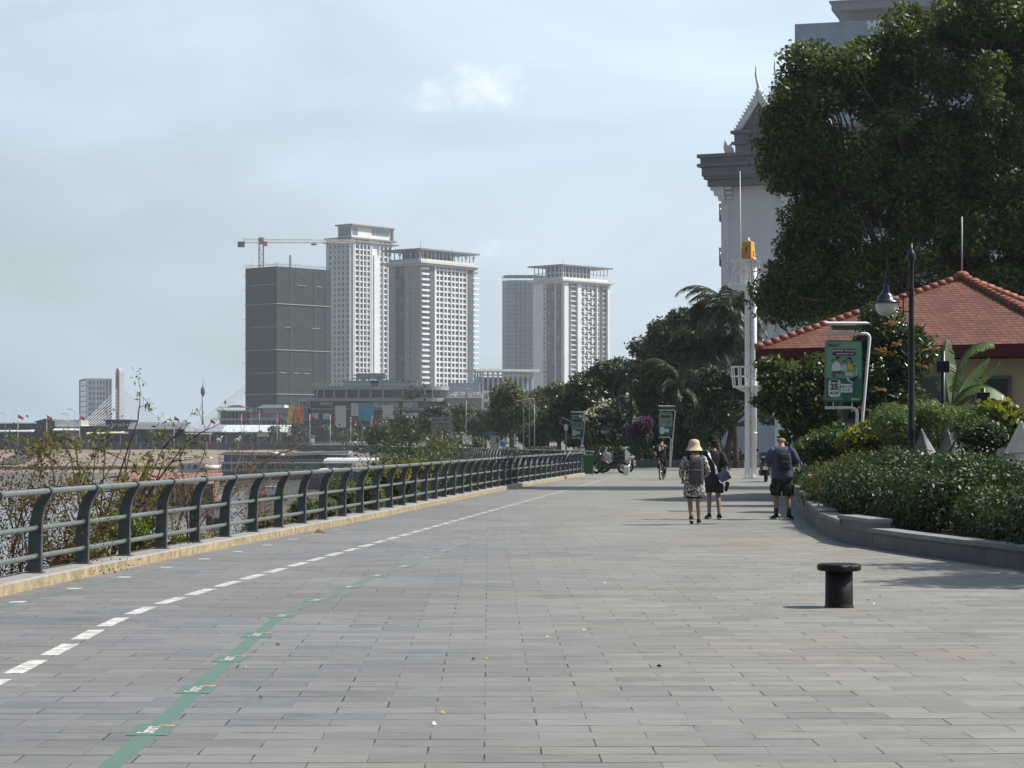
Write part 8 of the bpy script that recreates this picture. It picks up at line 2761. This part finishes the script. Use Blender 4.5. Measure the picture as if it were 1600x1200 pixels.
# --- woman in dark dress with a shoulder bag
def woman_dark():
 d = 47.4; o = Vector((P(1115, 0, d).x, d, 0)); s = .955
 t = thing('person', 'person in a black hat and dark short dress with a white strap across the back', 'person', o)
 J = dict(elbow_l=(-.26, .02, 1.13), wrist_l=(-.20, .20, 1.02), elbow_r=(.275, -.05, 1.13), wrist_r=(.29, .03, .88), hand_r=(.02, .1, -1),
    knee_l=(-.095, .04, .50), ankle_l=(-.10, -.02, .10), toe_l=(-.16, .10, .03), knee_r=(.10, .02, .50), ankle_r=(.115, -.08, .085), toe_r=(.16, .05, .03), head=(-.02, .02, 0), turn=.75)
 body(t, o, s, 0, J)
 lo = Local(t, s)
 DR = M('charcoal_dress', (.026, .027, .031), .85, .2, 6, spec=.2)
 mb = garment([((0, 0, 1.50), .07, .06), ((0, -.005, 1.47), .135, .08), ((0, -.005, 1.42), .19, .10), ((0, 0, 1.30), .19, .125), ((0, 0, 1.15), .18, .125), ((0, 0, 1.0), .19, .14), ((0, 0, .86), .205, .155), ((.01, 0, .70), .215, .165), ((.01, -.01, .585), .21, .165, 20, .015), ((.01, -.01, .59), .18, .14, 20, .012)])
 for k in ('l', 'r'):
  q = -1 if k == 'l' else 1
  e = Vector(J['elbow_' + k]); a = Vector((q * .185, -.01, 1.40))
  mb.tube([(q * .12, -.01, 1.43), a, a.lerp(e, .5), a.lerp(e, .88)], [.068, .078, .080, .082], n=12)
 lo.put('dress', mb, DR)
 shoes(lo, J, BLACKC)
 hc = Vector((-.02, .05, 1.70))
 mb = MB(); mb.lathe([(.185, -.012), (.19, -.004), (.185, .004), (.105, .008), (.10, .05), (.095, .10), (.085, .112), (.02, .115)], hc, n=24); lo.put('black_hat', mb, BLACKC)
 mb = MB(); mb.ell((-.01, .01, 1.625), (.08, .078, .085), 12, 8); lo.put('hair', mb, M('dark_hair', (.025, .017, .012)))
 tb = thing('shoulder_bag', 'navy shoulder bag with white trim and strap on the hip of the black hatted person', 'bag', o)
 lo2 = Local(tb, s)
 mb = MB()
 c = Vector((.20, -.15, .93)); rot = Matrix.Rotation(R(-28), 3, 'Y') @ Matrix.Rotation(R(14), 3, 'Z')
 rings = []
 for z, k, q in ((-.12, .8, .7), (-.11, 1, 1), (.05, 1, 1), (.12, .98, .7), (.13, .9, .4)):
  rings.append([c + rot @ Vector((x * .15 * k, y * .06 * q, z)) for x, y in ((-1, -.6), (-.8, -1), (.8, -1), (1, -.6), (1, .6), (.8, 1), (-.8, 1), (-1, .6))])
 mb.loft(rings, smooth=False); lo2.put('bag_body', mb, M('navy_bag', (.018, .022, .055), .6, .15, 8, spec=.35))
 mb = MB()
 pts = [c + rot @ Vector((x, -.066, z)) for x, z in ((-.14, -.02), (-.12, -.10), (.12, -.11), (.145, -.04))]
 mb.tube(smooth_path(pts, 4), .008, n=5); lo2.put('trim', mb, WPAINT)
 mb = MB()
 sp = smooth_path([c + rot @ Vector((-.12, -.03, .10)), (.02, -.165, 1.16), (-.08, -.155, 1.34), (-.125, -.09, 1.47), (-.13, .0, 1.505), (-.11, .11, 1.40), (.05, .17, 1.15), (.2, .10, .98), c + rot @ Vector((.12, .0, .10))], 5)
 for a, b in zip(sp[:-1], sp[1:]): mb.bar(a, b + (b - a) * .12, .045, .012)
 lo2.put('strap', mb, WPAINT)
 tc_ = thing('camera', 'small black camera held low in the hand of the black hatted person', 'camera', o)
 lo3 = Local(tc_, s)
 mb = MB(); rot = Matrix.Rotation(R(15), 3, 'Y'); c = Vector((.30, .035, .745))
 mb.box(c, (.08, .07, .13), rot=rot); lo3.put('camera_body', mb, BLACKP)
 mb = MB(); mb.lathe([(.034, 0), (.034, .05), (.03, .09), (.026, .09)], c + Vector((-.01, 0, -.055)), n=14, rot=Matrix.Rotation(R(195), 3, 'Y')); lo3.put('lens', mb, BLACKP)
woman_dark()
# --- man with a small backpack
def man():
 d = 47.2; o = Vector((P(1222, 0, d).x, d, 0)); s = 1.0
 t = thing('person', 'balding person in a navy tee and camouflage shorts standing with bowed head', 'person', o)
 J = dict(elbow_l=(-.335, .03, 1.13), wrist_l=(-.13, .25, 1.10), elbow_r=(.335, .03, 1.13), wrist_r=(.12, .26, 1.12), hand_l=(.6, .7, .2), hand_r=(-.6, .7, .2),
    knee_l=(-.13, .02, .50), ankle_l=(-.125, -.02, .09), toe_l=(-.20, .12, .032), knee_r=(.12, .02, .50), ankle_r=(.14, -.02, .09), toe_r=(.215, .11, .032), head=(0, .085, -.035))
 body(t, o, s, 0, J)
 lo = Local(t, s)
 NV = M('navy_tee', (.068, .077, .125), .9, .12, 6, spec=.15)
 mb = garment([((0, .01, 1.515), .075, .065), ((0, -.005, 1.485), .15, .095), ((0, -.01, 1.43), .215, .12), ((0, -.005, 1.32), .225, .15), ((0, .0, 1.2), .22, .165), ((0, .01, 1.05), .222, .175), ((0, .005, .92), .225, .17), ((0, 0, .84), .222, .165, 20, .008), ((0, 0, .845), .19, .14)])
 for k in ('l', 'r'):
  q = -1 if k == 'l' else 1
  e = Vector(J['elbow_' + k]); a = Vector((q * .20, -.01, 1.41))
  mb.tube([(q * .14, -.01, 1.44), a, a.lerp(e, .5), a.lerp(e, .85)], [.075, .09, .088, .086], n=12)
 lo.put('tee_shirt', mb, NV)
 mb = garment([((0, 0, .93), .20, .145), ((0, 0, .84), .215, .16), ((0, 0, .78), .215, .16)]); lo.put('shorts_waist', mb, CAMO)
 for k, q in (('l', -1), ('r', 1)):
  mb = MB(); kn = Vector(J['knee_' + k]); a = Vector((q * .10, 0, .86))
  mb.tube([a, a.lerp(kn, .5), a.lerp(kn, 1.0)], [.118, .122, .112], n=14)
  mb.bbox((q * .235, 0, .66), (.035, .13, .15), .01)
  lo.put('shorts_leg', mb, CAMO)
  mb = MB(); an = Vector(J['ankle_' + k]); mb.tube([an + Vector((0, 0, .14)), an], [.048, .045], n=10); lo.put('sock', mb, M('dark_sock', (.03, .033, .05), .9))
 shoes(lo, J, BLACKC)
 pack('backpack', 'small black backpack on the back of the balding person', 'backpack', o, s, R(-2), .25, .13, .36, (.03, -.235, 1.20), M('black_bag_cloth', (.02, .02, .026), .7, .2, 12, spec=.3), BLACKC, True, (.13, 1.475))
man()
# ------------------------------------------------------------------ bicycle and rider
RUBBER = M('tyre_rubber', (.018, .018, .018), .85, .15, 10, spec=.2)
CHROME = M('bright_metal', (.45, .45, .46), .25, .05, 5, metal=.9)
def wheel(t, lo, c, r, w, tname='wheel', spokes=14, tyre_r=None, rot=None):
 """wheel in the X-Z plane turned so that the axle lies along `ax`"""
 c = Vector(c); ax = (rot @ Vector((1, 0, 0))) if rot is not None else Vector((1, 0, 0))
 fw = (rot @ Vector((0, 1, 0))) if rot is not None else Vector((0, 1, 0))
 z = Vector((0, 0, 1))
 def circ(rr, off=0, n_=28): return [c + fw * rr * math.cos(2 * math.pi * k / n_) + z * rr * math.sin(2 * math.pi * k / n_) + ax * off for k in range(n_)]
 mb = MB()
 mb.tube([c - ax * .05, c + ax * .05], .025, n=8)
 for k in range(spokes):
  a = 2 * math.pi * k / spokes
  mb.tube([c + ax * (.03 if k % 2 else -.03), c + (fw * math.cos(a) + z * math.sin(a)) * (r - w)], .0035 if spokes > 8 else .012, n=4, caps=False)
 wo = lo.put(tname, mb, CHROME if spokes > 8 else BLACKP)
 mb = MB(); mb.tube(circ(r - w * .5), tyre_r or w * .5, n=8, closed=True); lo.put('tyre', mb, RUBBER, wo)
 mb = MB(); mb.tube(circ(r - w * 1.05), w * .22, n=6, closed=True); lo.put('rim', mb, STEEL if spokes < 8 else CHROME, wo)
 return wo
def cyclist():
 d = 94.5; o = Vector((P(1034, 0, d).x, d, 0)); rz = R(-11)
 b = thing('bicycle', 'dark bicycle ridden away from the camera along the promenade', 'bicycle', o)
 lo = Local(b, 1.0)
 FR = M('bike_frame', (.03, .03, .035), .4, .1, 5)
 wheel(b, lo, (0, -.5, .34), .34, .05); wheel(b, lo, (0, .52, .34), .34, .05)
 mb = MB()
 for a, c, r_ in (((0, -.5, .34), (0, -.08, .30), .014), ((0, -.08, .30), (0, -.2, .86), .017), ((0, -.18, .76), (0, .36, .80), .017), ((0, -.08, .30), (0, .38, .72), .02), ((0, .34, .9), (0, .42, .62), .02), ((-.06, .42, .62), (-.06, .52, .34), .013), ((.06, .42, .62), (.06, .52, .34), .013), ((0, -.5, .34), (0, -.17, .74), .012)):
  mb.tube([a, c], r_, n=7)
 lo.put('frame', mb, FR)
 mb = MB(); mb.tube(smooth_path([(-.31, .22, .99), (-.2, .30, 1.0), (0, .34, .97), (.2, .30, 1.0), (.31, .22, .99)], 4), .014, n=6); lo.put('handlebar', mb, FR)
 mb = MB(); mb.ell((0, -.22, .88), (.08, .14, .035), 12, 6); lo.put('saddle', mb, BLACKP)
 mb = MB(); mb.lathe([(.095, -.004), (.095, .004)], (.05, -.08, .30), n=18, rot=Matrix.Rotation(R(90), 3, 'Y')); mb.bar((.07, -.08, .30), (.07, -.02, .14), .015, .02); mb.bar((-.07, -.08, .30), (-.07, -.14, .46), .015, .02); mb.box((.12, -.02, .135), (.1, .06, .02)); mb.box((-.12, -.14, .465), (.1, .06, .02)); lo.put('crankset', mb, STEEL)
 b.rotation_euler = (0, 0, rz)
 t = thing('person', 'cyclist in dark clothes and cap with a pale patterned backpack riding away', 'person', o)
 J = dict(pelvis=(0, -.22, 1.0), lean=(0, .22, -.06), elbow_l=(-.33, .02, 1.17), wrist_l=(-.29, .20, 1.03), elbow_r=(.33, .02, 1.17), wrist_r=(.29, .20, 1.03), hand_l=(0, 1, -.1), hand_r=(0, 1, -.1),
    knee_l=(-.13, .16, .82), ankle_l=(-.12, -.10, .55), toe_l=(-.12, .02, .50), knee_r=(.12, .12, .60), ankle_r=(.12, -.06, .23), toe_r=(.13, .07, .165), head=(0, .04, -.01))
 body(t, o, 1.0, 0, J)
 lo = Local(t, 1.0)
 mb = garment([((0, .02, 1.50), .075, .065), ((0, -.0, 1.46), .15, .09), ((0, -.02, 1.40), .20, .115), ((0, -.08, 1.28), .205, .14), ((0, -.14, 1.14), .195, .14), ((0, -.2, 1.0), .19, .15), ((0, -.22, .93), .18, .15)])
 for k, q in (('l', -1), ('r', 1)):
  e = Vector(J['elbow_' + k]); a = Vector((q * .19, -.0, 1.38)); mb.tube([(q * .12, 0, 1.42), a, a.lerp(e, .9)], [.07, .08, .07], n=10)
 lo.put('dark_shirt', mb, BLACKC)
 for k, q in (('l', -1), ('r', 1)):
  mb = MB(); kn, an = Vector(J['knee_' + k]), Vector(J['ankle_' + k])
  mb.tube([(q * .09, -.2, .96), kn, an], [.115, .078, .058], n=12); lo.put('trouser_leg', mb, BLACKC)
  mb = MB(); shoe(mb, J['ankle_' + k], J['toe_' + k]); lo.put('shoe', mb, SKIN if q > 0 else BLACKC)
 mb = MB(); mb.ell((0, .065, 1.675), (.094, .108, .10), 14, 8); mb.prism([(-.07, 0), (.07, 0), (.05, .11), (-.05, .11)], (0, .15, 1.68), (1, 0, 0), (0, 1, 0), (0, 0, .015)); lo.put('cap', mb, BLACKC)
 t.rotation_euler = (0, 0, rz)
 p = pack('backpack', 'black backpack with pale print on the back of the cyclist', 'backpack', o, 1.0, rz, .27, .13, .36, (0, -.21, 1.26), BLACKC, BLACKC, False, None)
 lo = Local(p, 1.0)
 mb = MB(); mb.prism(rounded(.11, .2, .04), (-.035, -.283, 1.30), (1, 0, 0), (0, 0, 1), (0, .01, 0)); mb.prism(rounded(.06, .12, .02), (.085, -.27, 1.33), (1, 0, 0), (0, 0, 1), (0, .01, 0)); lo.put('pale_print', mb, WPAINT)
cyclist()
# --- worker in blue by the kiosk
def worker():
 d = 262; o = Vector((P(786, 0, d).x, d - 1.5, 0)); s = 1.0
 t = thing('person', 'distant person in a blue top and pale trousers beside the blue roofed kiosk', 'person', o)
 J = dict(elbow_l=(-.28, .0, 1.13), wrist_l=(-.22, .2, 1.1), elbow_r=(.28, 0, 1.13), wrist_r=(.22, .2, 1.05), knee_l=(-.1, .02, .5), ankle_l=(-.1, 0, .09), toe_l=(-.12, .13, .03), knee_r=(.1, .02, .5), ankle_r=(.11, 0, .09), toe_r=(.13, .13, .03))
 body(t, o, s, 0, J)
 lo = Local(t, s)
 mb = garment([((0, 0, 1.5), .075, .065), ((0, 0, 1.43), .2, .12), ((0, 0, 1.2), .2, .15), ((0, 0, .9), .2, .15)])
 for k, q in (('l', -1), ('r', 1)): mb.tube([(q * .15, 0, 1.42), J['elbow_' + k], J['wrist_' + k]], [.08, .07, .06], n=10)
 lo.put('blue_top', mb, M('bright_blue_cloth', (.04, .22, .45), .8))
 for k, q in (('l', -1), ('r', 1)):
  mb = MB(); mb.tube([(q * .1, 0, .92), J['knee_' + k], J['ankle_' + k]], [.12, .09, .07], n=10); lo.put('trouser_leg', mb, WPAINT)
 mb = MB(); mb.ell((0, .03, 1.7), (.095, .105, .09), 12, 8); lo.put('cap', mb, WPAINT)
worker()
# ------------------------------------------------------------------ motorbikes, bin, notice stands
def motorbike(name, label, o, rz, body_m, accent, group, screen=True, case=False):
 t = thing(name, label, 'motorbike', o, group)
 lo = Local(t, 1.0)
 Rx = Matrix.Rotation(R(-90), 3, 'Z')       # bike points along +X
 wheel(t, lo, (-.66, 0, .30), .30, .11, spokes=6, rot=Rx); wheel(t, lo, (.68, 0, .30), .30, .10, spokes=6, rot=Rx)
 def side(poly, w_, y=0):
  mb = MB()
  n_ = len(poly)
  c = Vector((sum(p[0] for p in poly) / n_, 0, sum(p[1] for p in poly) / n_))
  rings = []
  w_ *= 1.45
  for yy, k in ((-w_, .8), (-w_ * .72, 1.0), (w_ * .72, 1.0), (w_, .8)):
   rings.append([Vector((c.x + (p[0] - c.x) * k, y + yy, c.z + (p[1] - c.z) * k)) for p in poly])
  mb.loft(rings); return mb
 lo.put('body', side([(-.98, .80), (-.62, .52), (-.35, .30), (.18, .26), (.34, .40), (.42, .62), (.30, .64), (.1, .50), (-.1, .56), (-.2, .74), (-.55, .82), (-.9, .88)], .15), body_m)
 lo.put('front_fairing', side([(.30, .42), (.52, .50), (.66, .66), (.70, .84), (.56, 1.02), (.44, 1.06), (.40, .84), (.28, .62)], .17), body_m)
 mb = MB(); mb.prism([(-.17, .34), (.17, .34), (.27, .62), (.25, .92), (.12, 1.04), (-.12, 1.04), (-.25, .92), (-.27, .62)], (.36, 0, 0), (0, 1, 0), (0, 0, 1), (.10, 0, 0)); lo.put('leg_shield', mb, body_m)
 lo.put('footwell', side([(-.42, .26), (.30, .22), (.40, .36), (.34, .48), (-.2, .46), (-.5, .50)], .19), body_m)
 lo.put('accent_panel', side([(-.5, .52), (-.3, .38), (.1, .33), (.05, .42), (-.25, .50)], .165), accent)
 lo.put('seat', side([(-.82, .84), (-.5, .78), (-.28, .74), (-.12, .70), (-.10, .76), (-.28, .84), (-.5, .88), (-.85, .96)], .12), BLACKP)
 mb = side([(.52, .30 + .30), (.68, .63), (.84, .56), (.95, .44), (.99, .46), (.88, .64), (.70, .70), (.5, .66)], .07); lo.put('mudguard', mb, body_m)
 mb = MB()
 for yy in (-.085, .085): mb.tube([(.68, yy, .30), (.50, yy * .9, .92)], .022, n=7)
 lo.put('fork', mb, CHROME)
 mb = MB(); mb.tube(smooth_path([(.28, -.36, 1.02), (.40, -.22, 1.06), (.45, 0, 1.02), (.40, .22, 1.06), (.28, .36, 1.02)], 4), .014, n=6)
 for yy in (-.36, .36): mb.tube([(.32, yy * .92, 1.03), (.24, yy * 1.05, 1.01)], .02, n=7)
 lo.put('handlebar', mb, BLACKP)
 for yy in (-.3, .3):
  mb = MB(); mb.tube([(.40, yy * .8, 1.05), (.42, yy * 1.1, 1.22)], .007, n=5); mb.ell((.43, yy * 1.15, 1.26), (.02, .065, .045), 10, 6); lo.put('mirror', mb, BLACKP)
 if screen:
  mb = MB(); mb.prism([(-.13, 0), (.13, 0), (.15, .22), (.09, .36), (-.09, .36), (-.15, .22)], (.58, 0, .98), (0, 1, 0), (-.35, 0, .94), (.012, 0, .005)); lo.put('windscreen', mb, M('screen_plastic', (.16, .18, .20), .15, .05, 3, spec=.8))
 mb = MB(); mb.ell((.66, 0, .86), (.06, .12, .07), 12, 6); lo.put('headlight', mb, M('headlight_glass', (.60, .60, .58), .15, .03, 5, spec=.8))
 mb = MB(); mb.box((-.97, 0, .80), (.05, .16, .06)); lo.put('tail_light', mb, M('tail_red', (.30, .02, .02), .3))
 mb = MB(); mb.tube([(-.1, -.17, .26), (-.45, -.19, .28), (-.95, -.2, .40)], [.03, .055, .06], n=10); lo.put('exhaust', mb, CHROME)
 mb = MB(); mb.box((-1.0, 0, .56), (.012, .2, .14)); lo.put('number_plate', mb, WPAINT)
 mb = MB(); mb.tube([(0, -.12, .28), (.06, -.28, .01)], .014, n=6); mb.ell((-.05, 0, .36), (.22, .13, .13), 12, 6); lo.put('engine', mb, STEEL)
 if case:
  mb = MB(); mb.bbox((-.82, 0, 1.04), (.38, .46, .30), .06); lo.put('top_case', mb, BIKEB)
  mb = MB(); mb.box((-1.015, 0, 1.0), (.02, .30, .07)); lo.put('reflector', mb, LGREY)
  mb = MB(); mb.bbox((-.80, 0, .70), (.34, .44, .30), .08); lo.put('rear_cowl', mb, BIKEB)
 t.rotation_euler = (0, 0, rz)
 return t
BIKEB = M('bike_black', (.014, .014, .016), .25, .1, 4, spec=.6, coat=.4)
BIKEW = M('bike_silver', (.20, .20, .21), .3, .04, 4, spec=.6, coat=.4)
BIKER = M('bike_red', (.22, .015, .02), .3, .08, 4, spec=.6)
motorbike('motorbike', 'black and red scooter with a tall windscreen parked beside the green bin', (P(953, 0, 111.5).x, 111.5, 0), R(168), BIKEB, BIKER, 'parked motorbikes by the green bin')
motorbike('motorbike', 'silver and black motorbike parked behind the black and red scooter', (P(962, 0, 114.2).x, 114.2, 0), R(196), BIKEW, BIKEB, 'parked motorbikes by the green bin')
motorbike('motorbike', 'dark motorbike at the end of the pair, nearest the notice stand', (P(969, 0, 113).x, 116.4, 0), R(150), BIKEB, BIKEW, 'parked motorbikes by the green bin', False)
motorbike('motorbike', 'black motorbike seen end-on at the foot of the white mast beside the man', (P(1197, 0, 90).x, 90, 0), R(82), BIKEB, BIKEB, None, False, True)
def bin_():
 d = 107.5; X = P(919, 0, d).x
 t = thing('wheelie_bin', 'green wheeled rubbish bin at the end of the near railing', 'bin', (X, d, 0))
 GB = M('bin_green', (.018, .095, .035), .5, .1, 3, spec=.4)
 mb = MB()
 rg = lambda w_, dp, z: [Vector((X - w_, d - dp, z)), Vector((X + w_, d - dp, z)), Vector((X + w_, d + dp, z)), Vector((X - w_, d + dp, z))]
 mb.loft([rg(.20, .22, .06), rg(.255, .28, .88), rg(.275, .30, .885), rg(.275, .30, .93)])
 mb.build('bin_body', GB, t)
 mb = MB(); mb.loft([rg(.285, .31, .932), rg(.28, .30, .965), rg(.22, .24, .985)]); mb.build('lid', GB, t)
 mb = MB(); mb.tube([(X - .24, d + .34, .93), (X + .24, d + .34, .93)], .018, n=6); mb.build('handle', GB, t)
 for q in (-.2, .2):
  mb = MB(); mb.lathe([(.09, -.025), (.10, -.015), (.10, .015), (.09, .025)], (X + q, d + .25, .10), n=16, rot=Matrix.Rotation(R(90), 3, 'Y')); mb.build('wheel', RUBBER, t)
bin_()
def notice():
 d = 109.5; X = P(910.5, 0, d).x
 t = thing('notice_board', 'narrow white notice board standing up behind the green bin', 'sign', (X, d, 0))
 mb = MB(); mb.tube([(X, d + .03, 0), (X, d + .03, ZP(700, d))], .02, n=6); mb.build('post', STEEL, t)
 mb = MB(); mb.prism([(-.11, 0), (.16, 0), (.05, .52), (-.10, .52)], (X, d, ZP(712, d)), (1, 0, 0), (0, 0, 1), (0, .02, 0)); pb = mb.build('board', WPAINT, t)
 mb = MB(); mb.box((X - .01, d - .006, ZP(699.5, d)), (.09, .006, .09)); mb.box((X + .0, d - .006, ZP(706, d)), (.13, .006, .05)); mb.build('printed_notice', M('notice_ink', (.06, .08, .14), .6), t)
notice()
def stand():
 d = 107; X = P(979, 0, d).x
 t = thing('parking_stand', 'concrete block with a leaning white board on a stick before the motorbikes', 'sign', (X, d, 0))
 mb = MB(); mb.bbox((X, d, .22), (.26, .26, .44), .03); mb.build('concrete_block', LGREY, t)
 mb = MB(); mb.tube([(X, d, .4), (X + .03, d, 1.15)], .02, n=6); mb.build('stick', STEEL, t)
 mb = MB(); mb.prism([(-.09, 0), (.10, .06), (.17, .3), (-.03, .5), (-.10, .46)], (X + .02, d - .03, .72), (1, 0, 0), (0, 0, 1), (0, .02, 0)); mb.build('board', WPAINT, t)
stand()
# ------------------------------------------------------------------ litter and fallen leaves on the paving
LITTER_W = M('paper_scrap', (.60, .60, .56), .8); LITTER_Y = M('yellow_leaf_scrap', (.45, .32, .06), .7); LITTER_D = M('dry_leaf_scrap', (.10, .06, .035), .8)
rng = np.random.default_rng(77)
names = (('paper_scrap', LITTER_W, 'white paper scraps on the paving'), ('fallen_leaf', LITTER_Y, 'yellow fallen leaves on the paving'), ('fallen_leaf', LITTER_D, 'brown fallen leaves on the paving'))
spots = [(341, 990, 0), (384, 1044, 1), (426, 1056, 1), (371, 1044, 2), (434, 1009, 2), (408, 1092, 0), (631, 981, 0), (500, 833, 2), (740, 1032, 1), (855, 997, 0), (679, 1134, 0), (945, 912, 0), (1357, 939, 0), (1366, 945, 0), (1375, 934, 2), (692, 1116, 1), (912, 986, 0), (760, 1031, 1), (600, 780, 0), (452, 862, 2), (868, 800, 0), (1030, 1043, 2), (1080, 905, 0), (210, 905, 2), (163, 950, 0)]
for x, y, k in spots:
 p = G(x, y); a = rng.random() * 6.28; s_ = .012 + .010 * rng.random() if k != 2 else .02
 if (x, y) == (500, 833): s_ = .14
 mb = MB()
 c, s2 = math.cos(a) * s_, math.sin(a) * s_
 q = [Vector((p.x + c, p.y + s2, .012)), Vector((p.x - s2 * .5, p.y + c * .5, .02 + s_ * .4)), Vector((p.x - c, p.y - s2, .012)), Vector((p.x + s2 * .5, p.y - c * .5, .008))]
 mb.add(q + [v_ - Vector((0, 0, .004)) for v_ in q], [(0, 1, 2, 3), (7, 6, 5, 4), (0, 4, 5, 1), (1, 5, 6, 2), (2, 6, 7, 3), (3, 7, 4, 0)])
 n0, m0, g0 = names[k]
 lab = {0: 'tiny white paper scrap lying on the grey paving', 1: 'tiny yellow fallen leaf lying on the grey paving', 2: 'small brown fallen leaf lying on the grey paving'}[k]
 if (x, y) == (500, 833): lab, g0 = 'large dark curled leaf on the paving near the railing kerb', None
 one(n0, mb, m0, lab, 'litter' if k == 0 else 'leaf', (p.x, p.y, 0), g0)
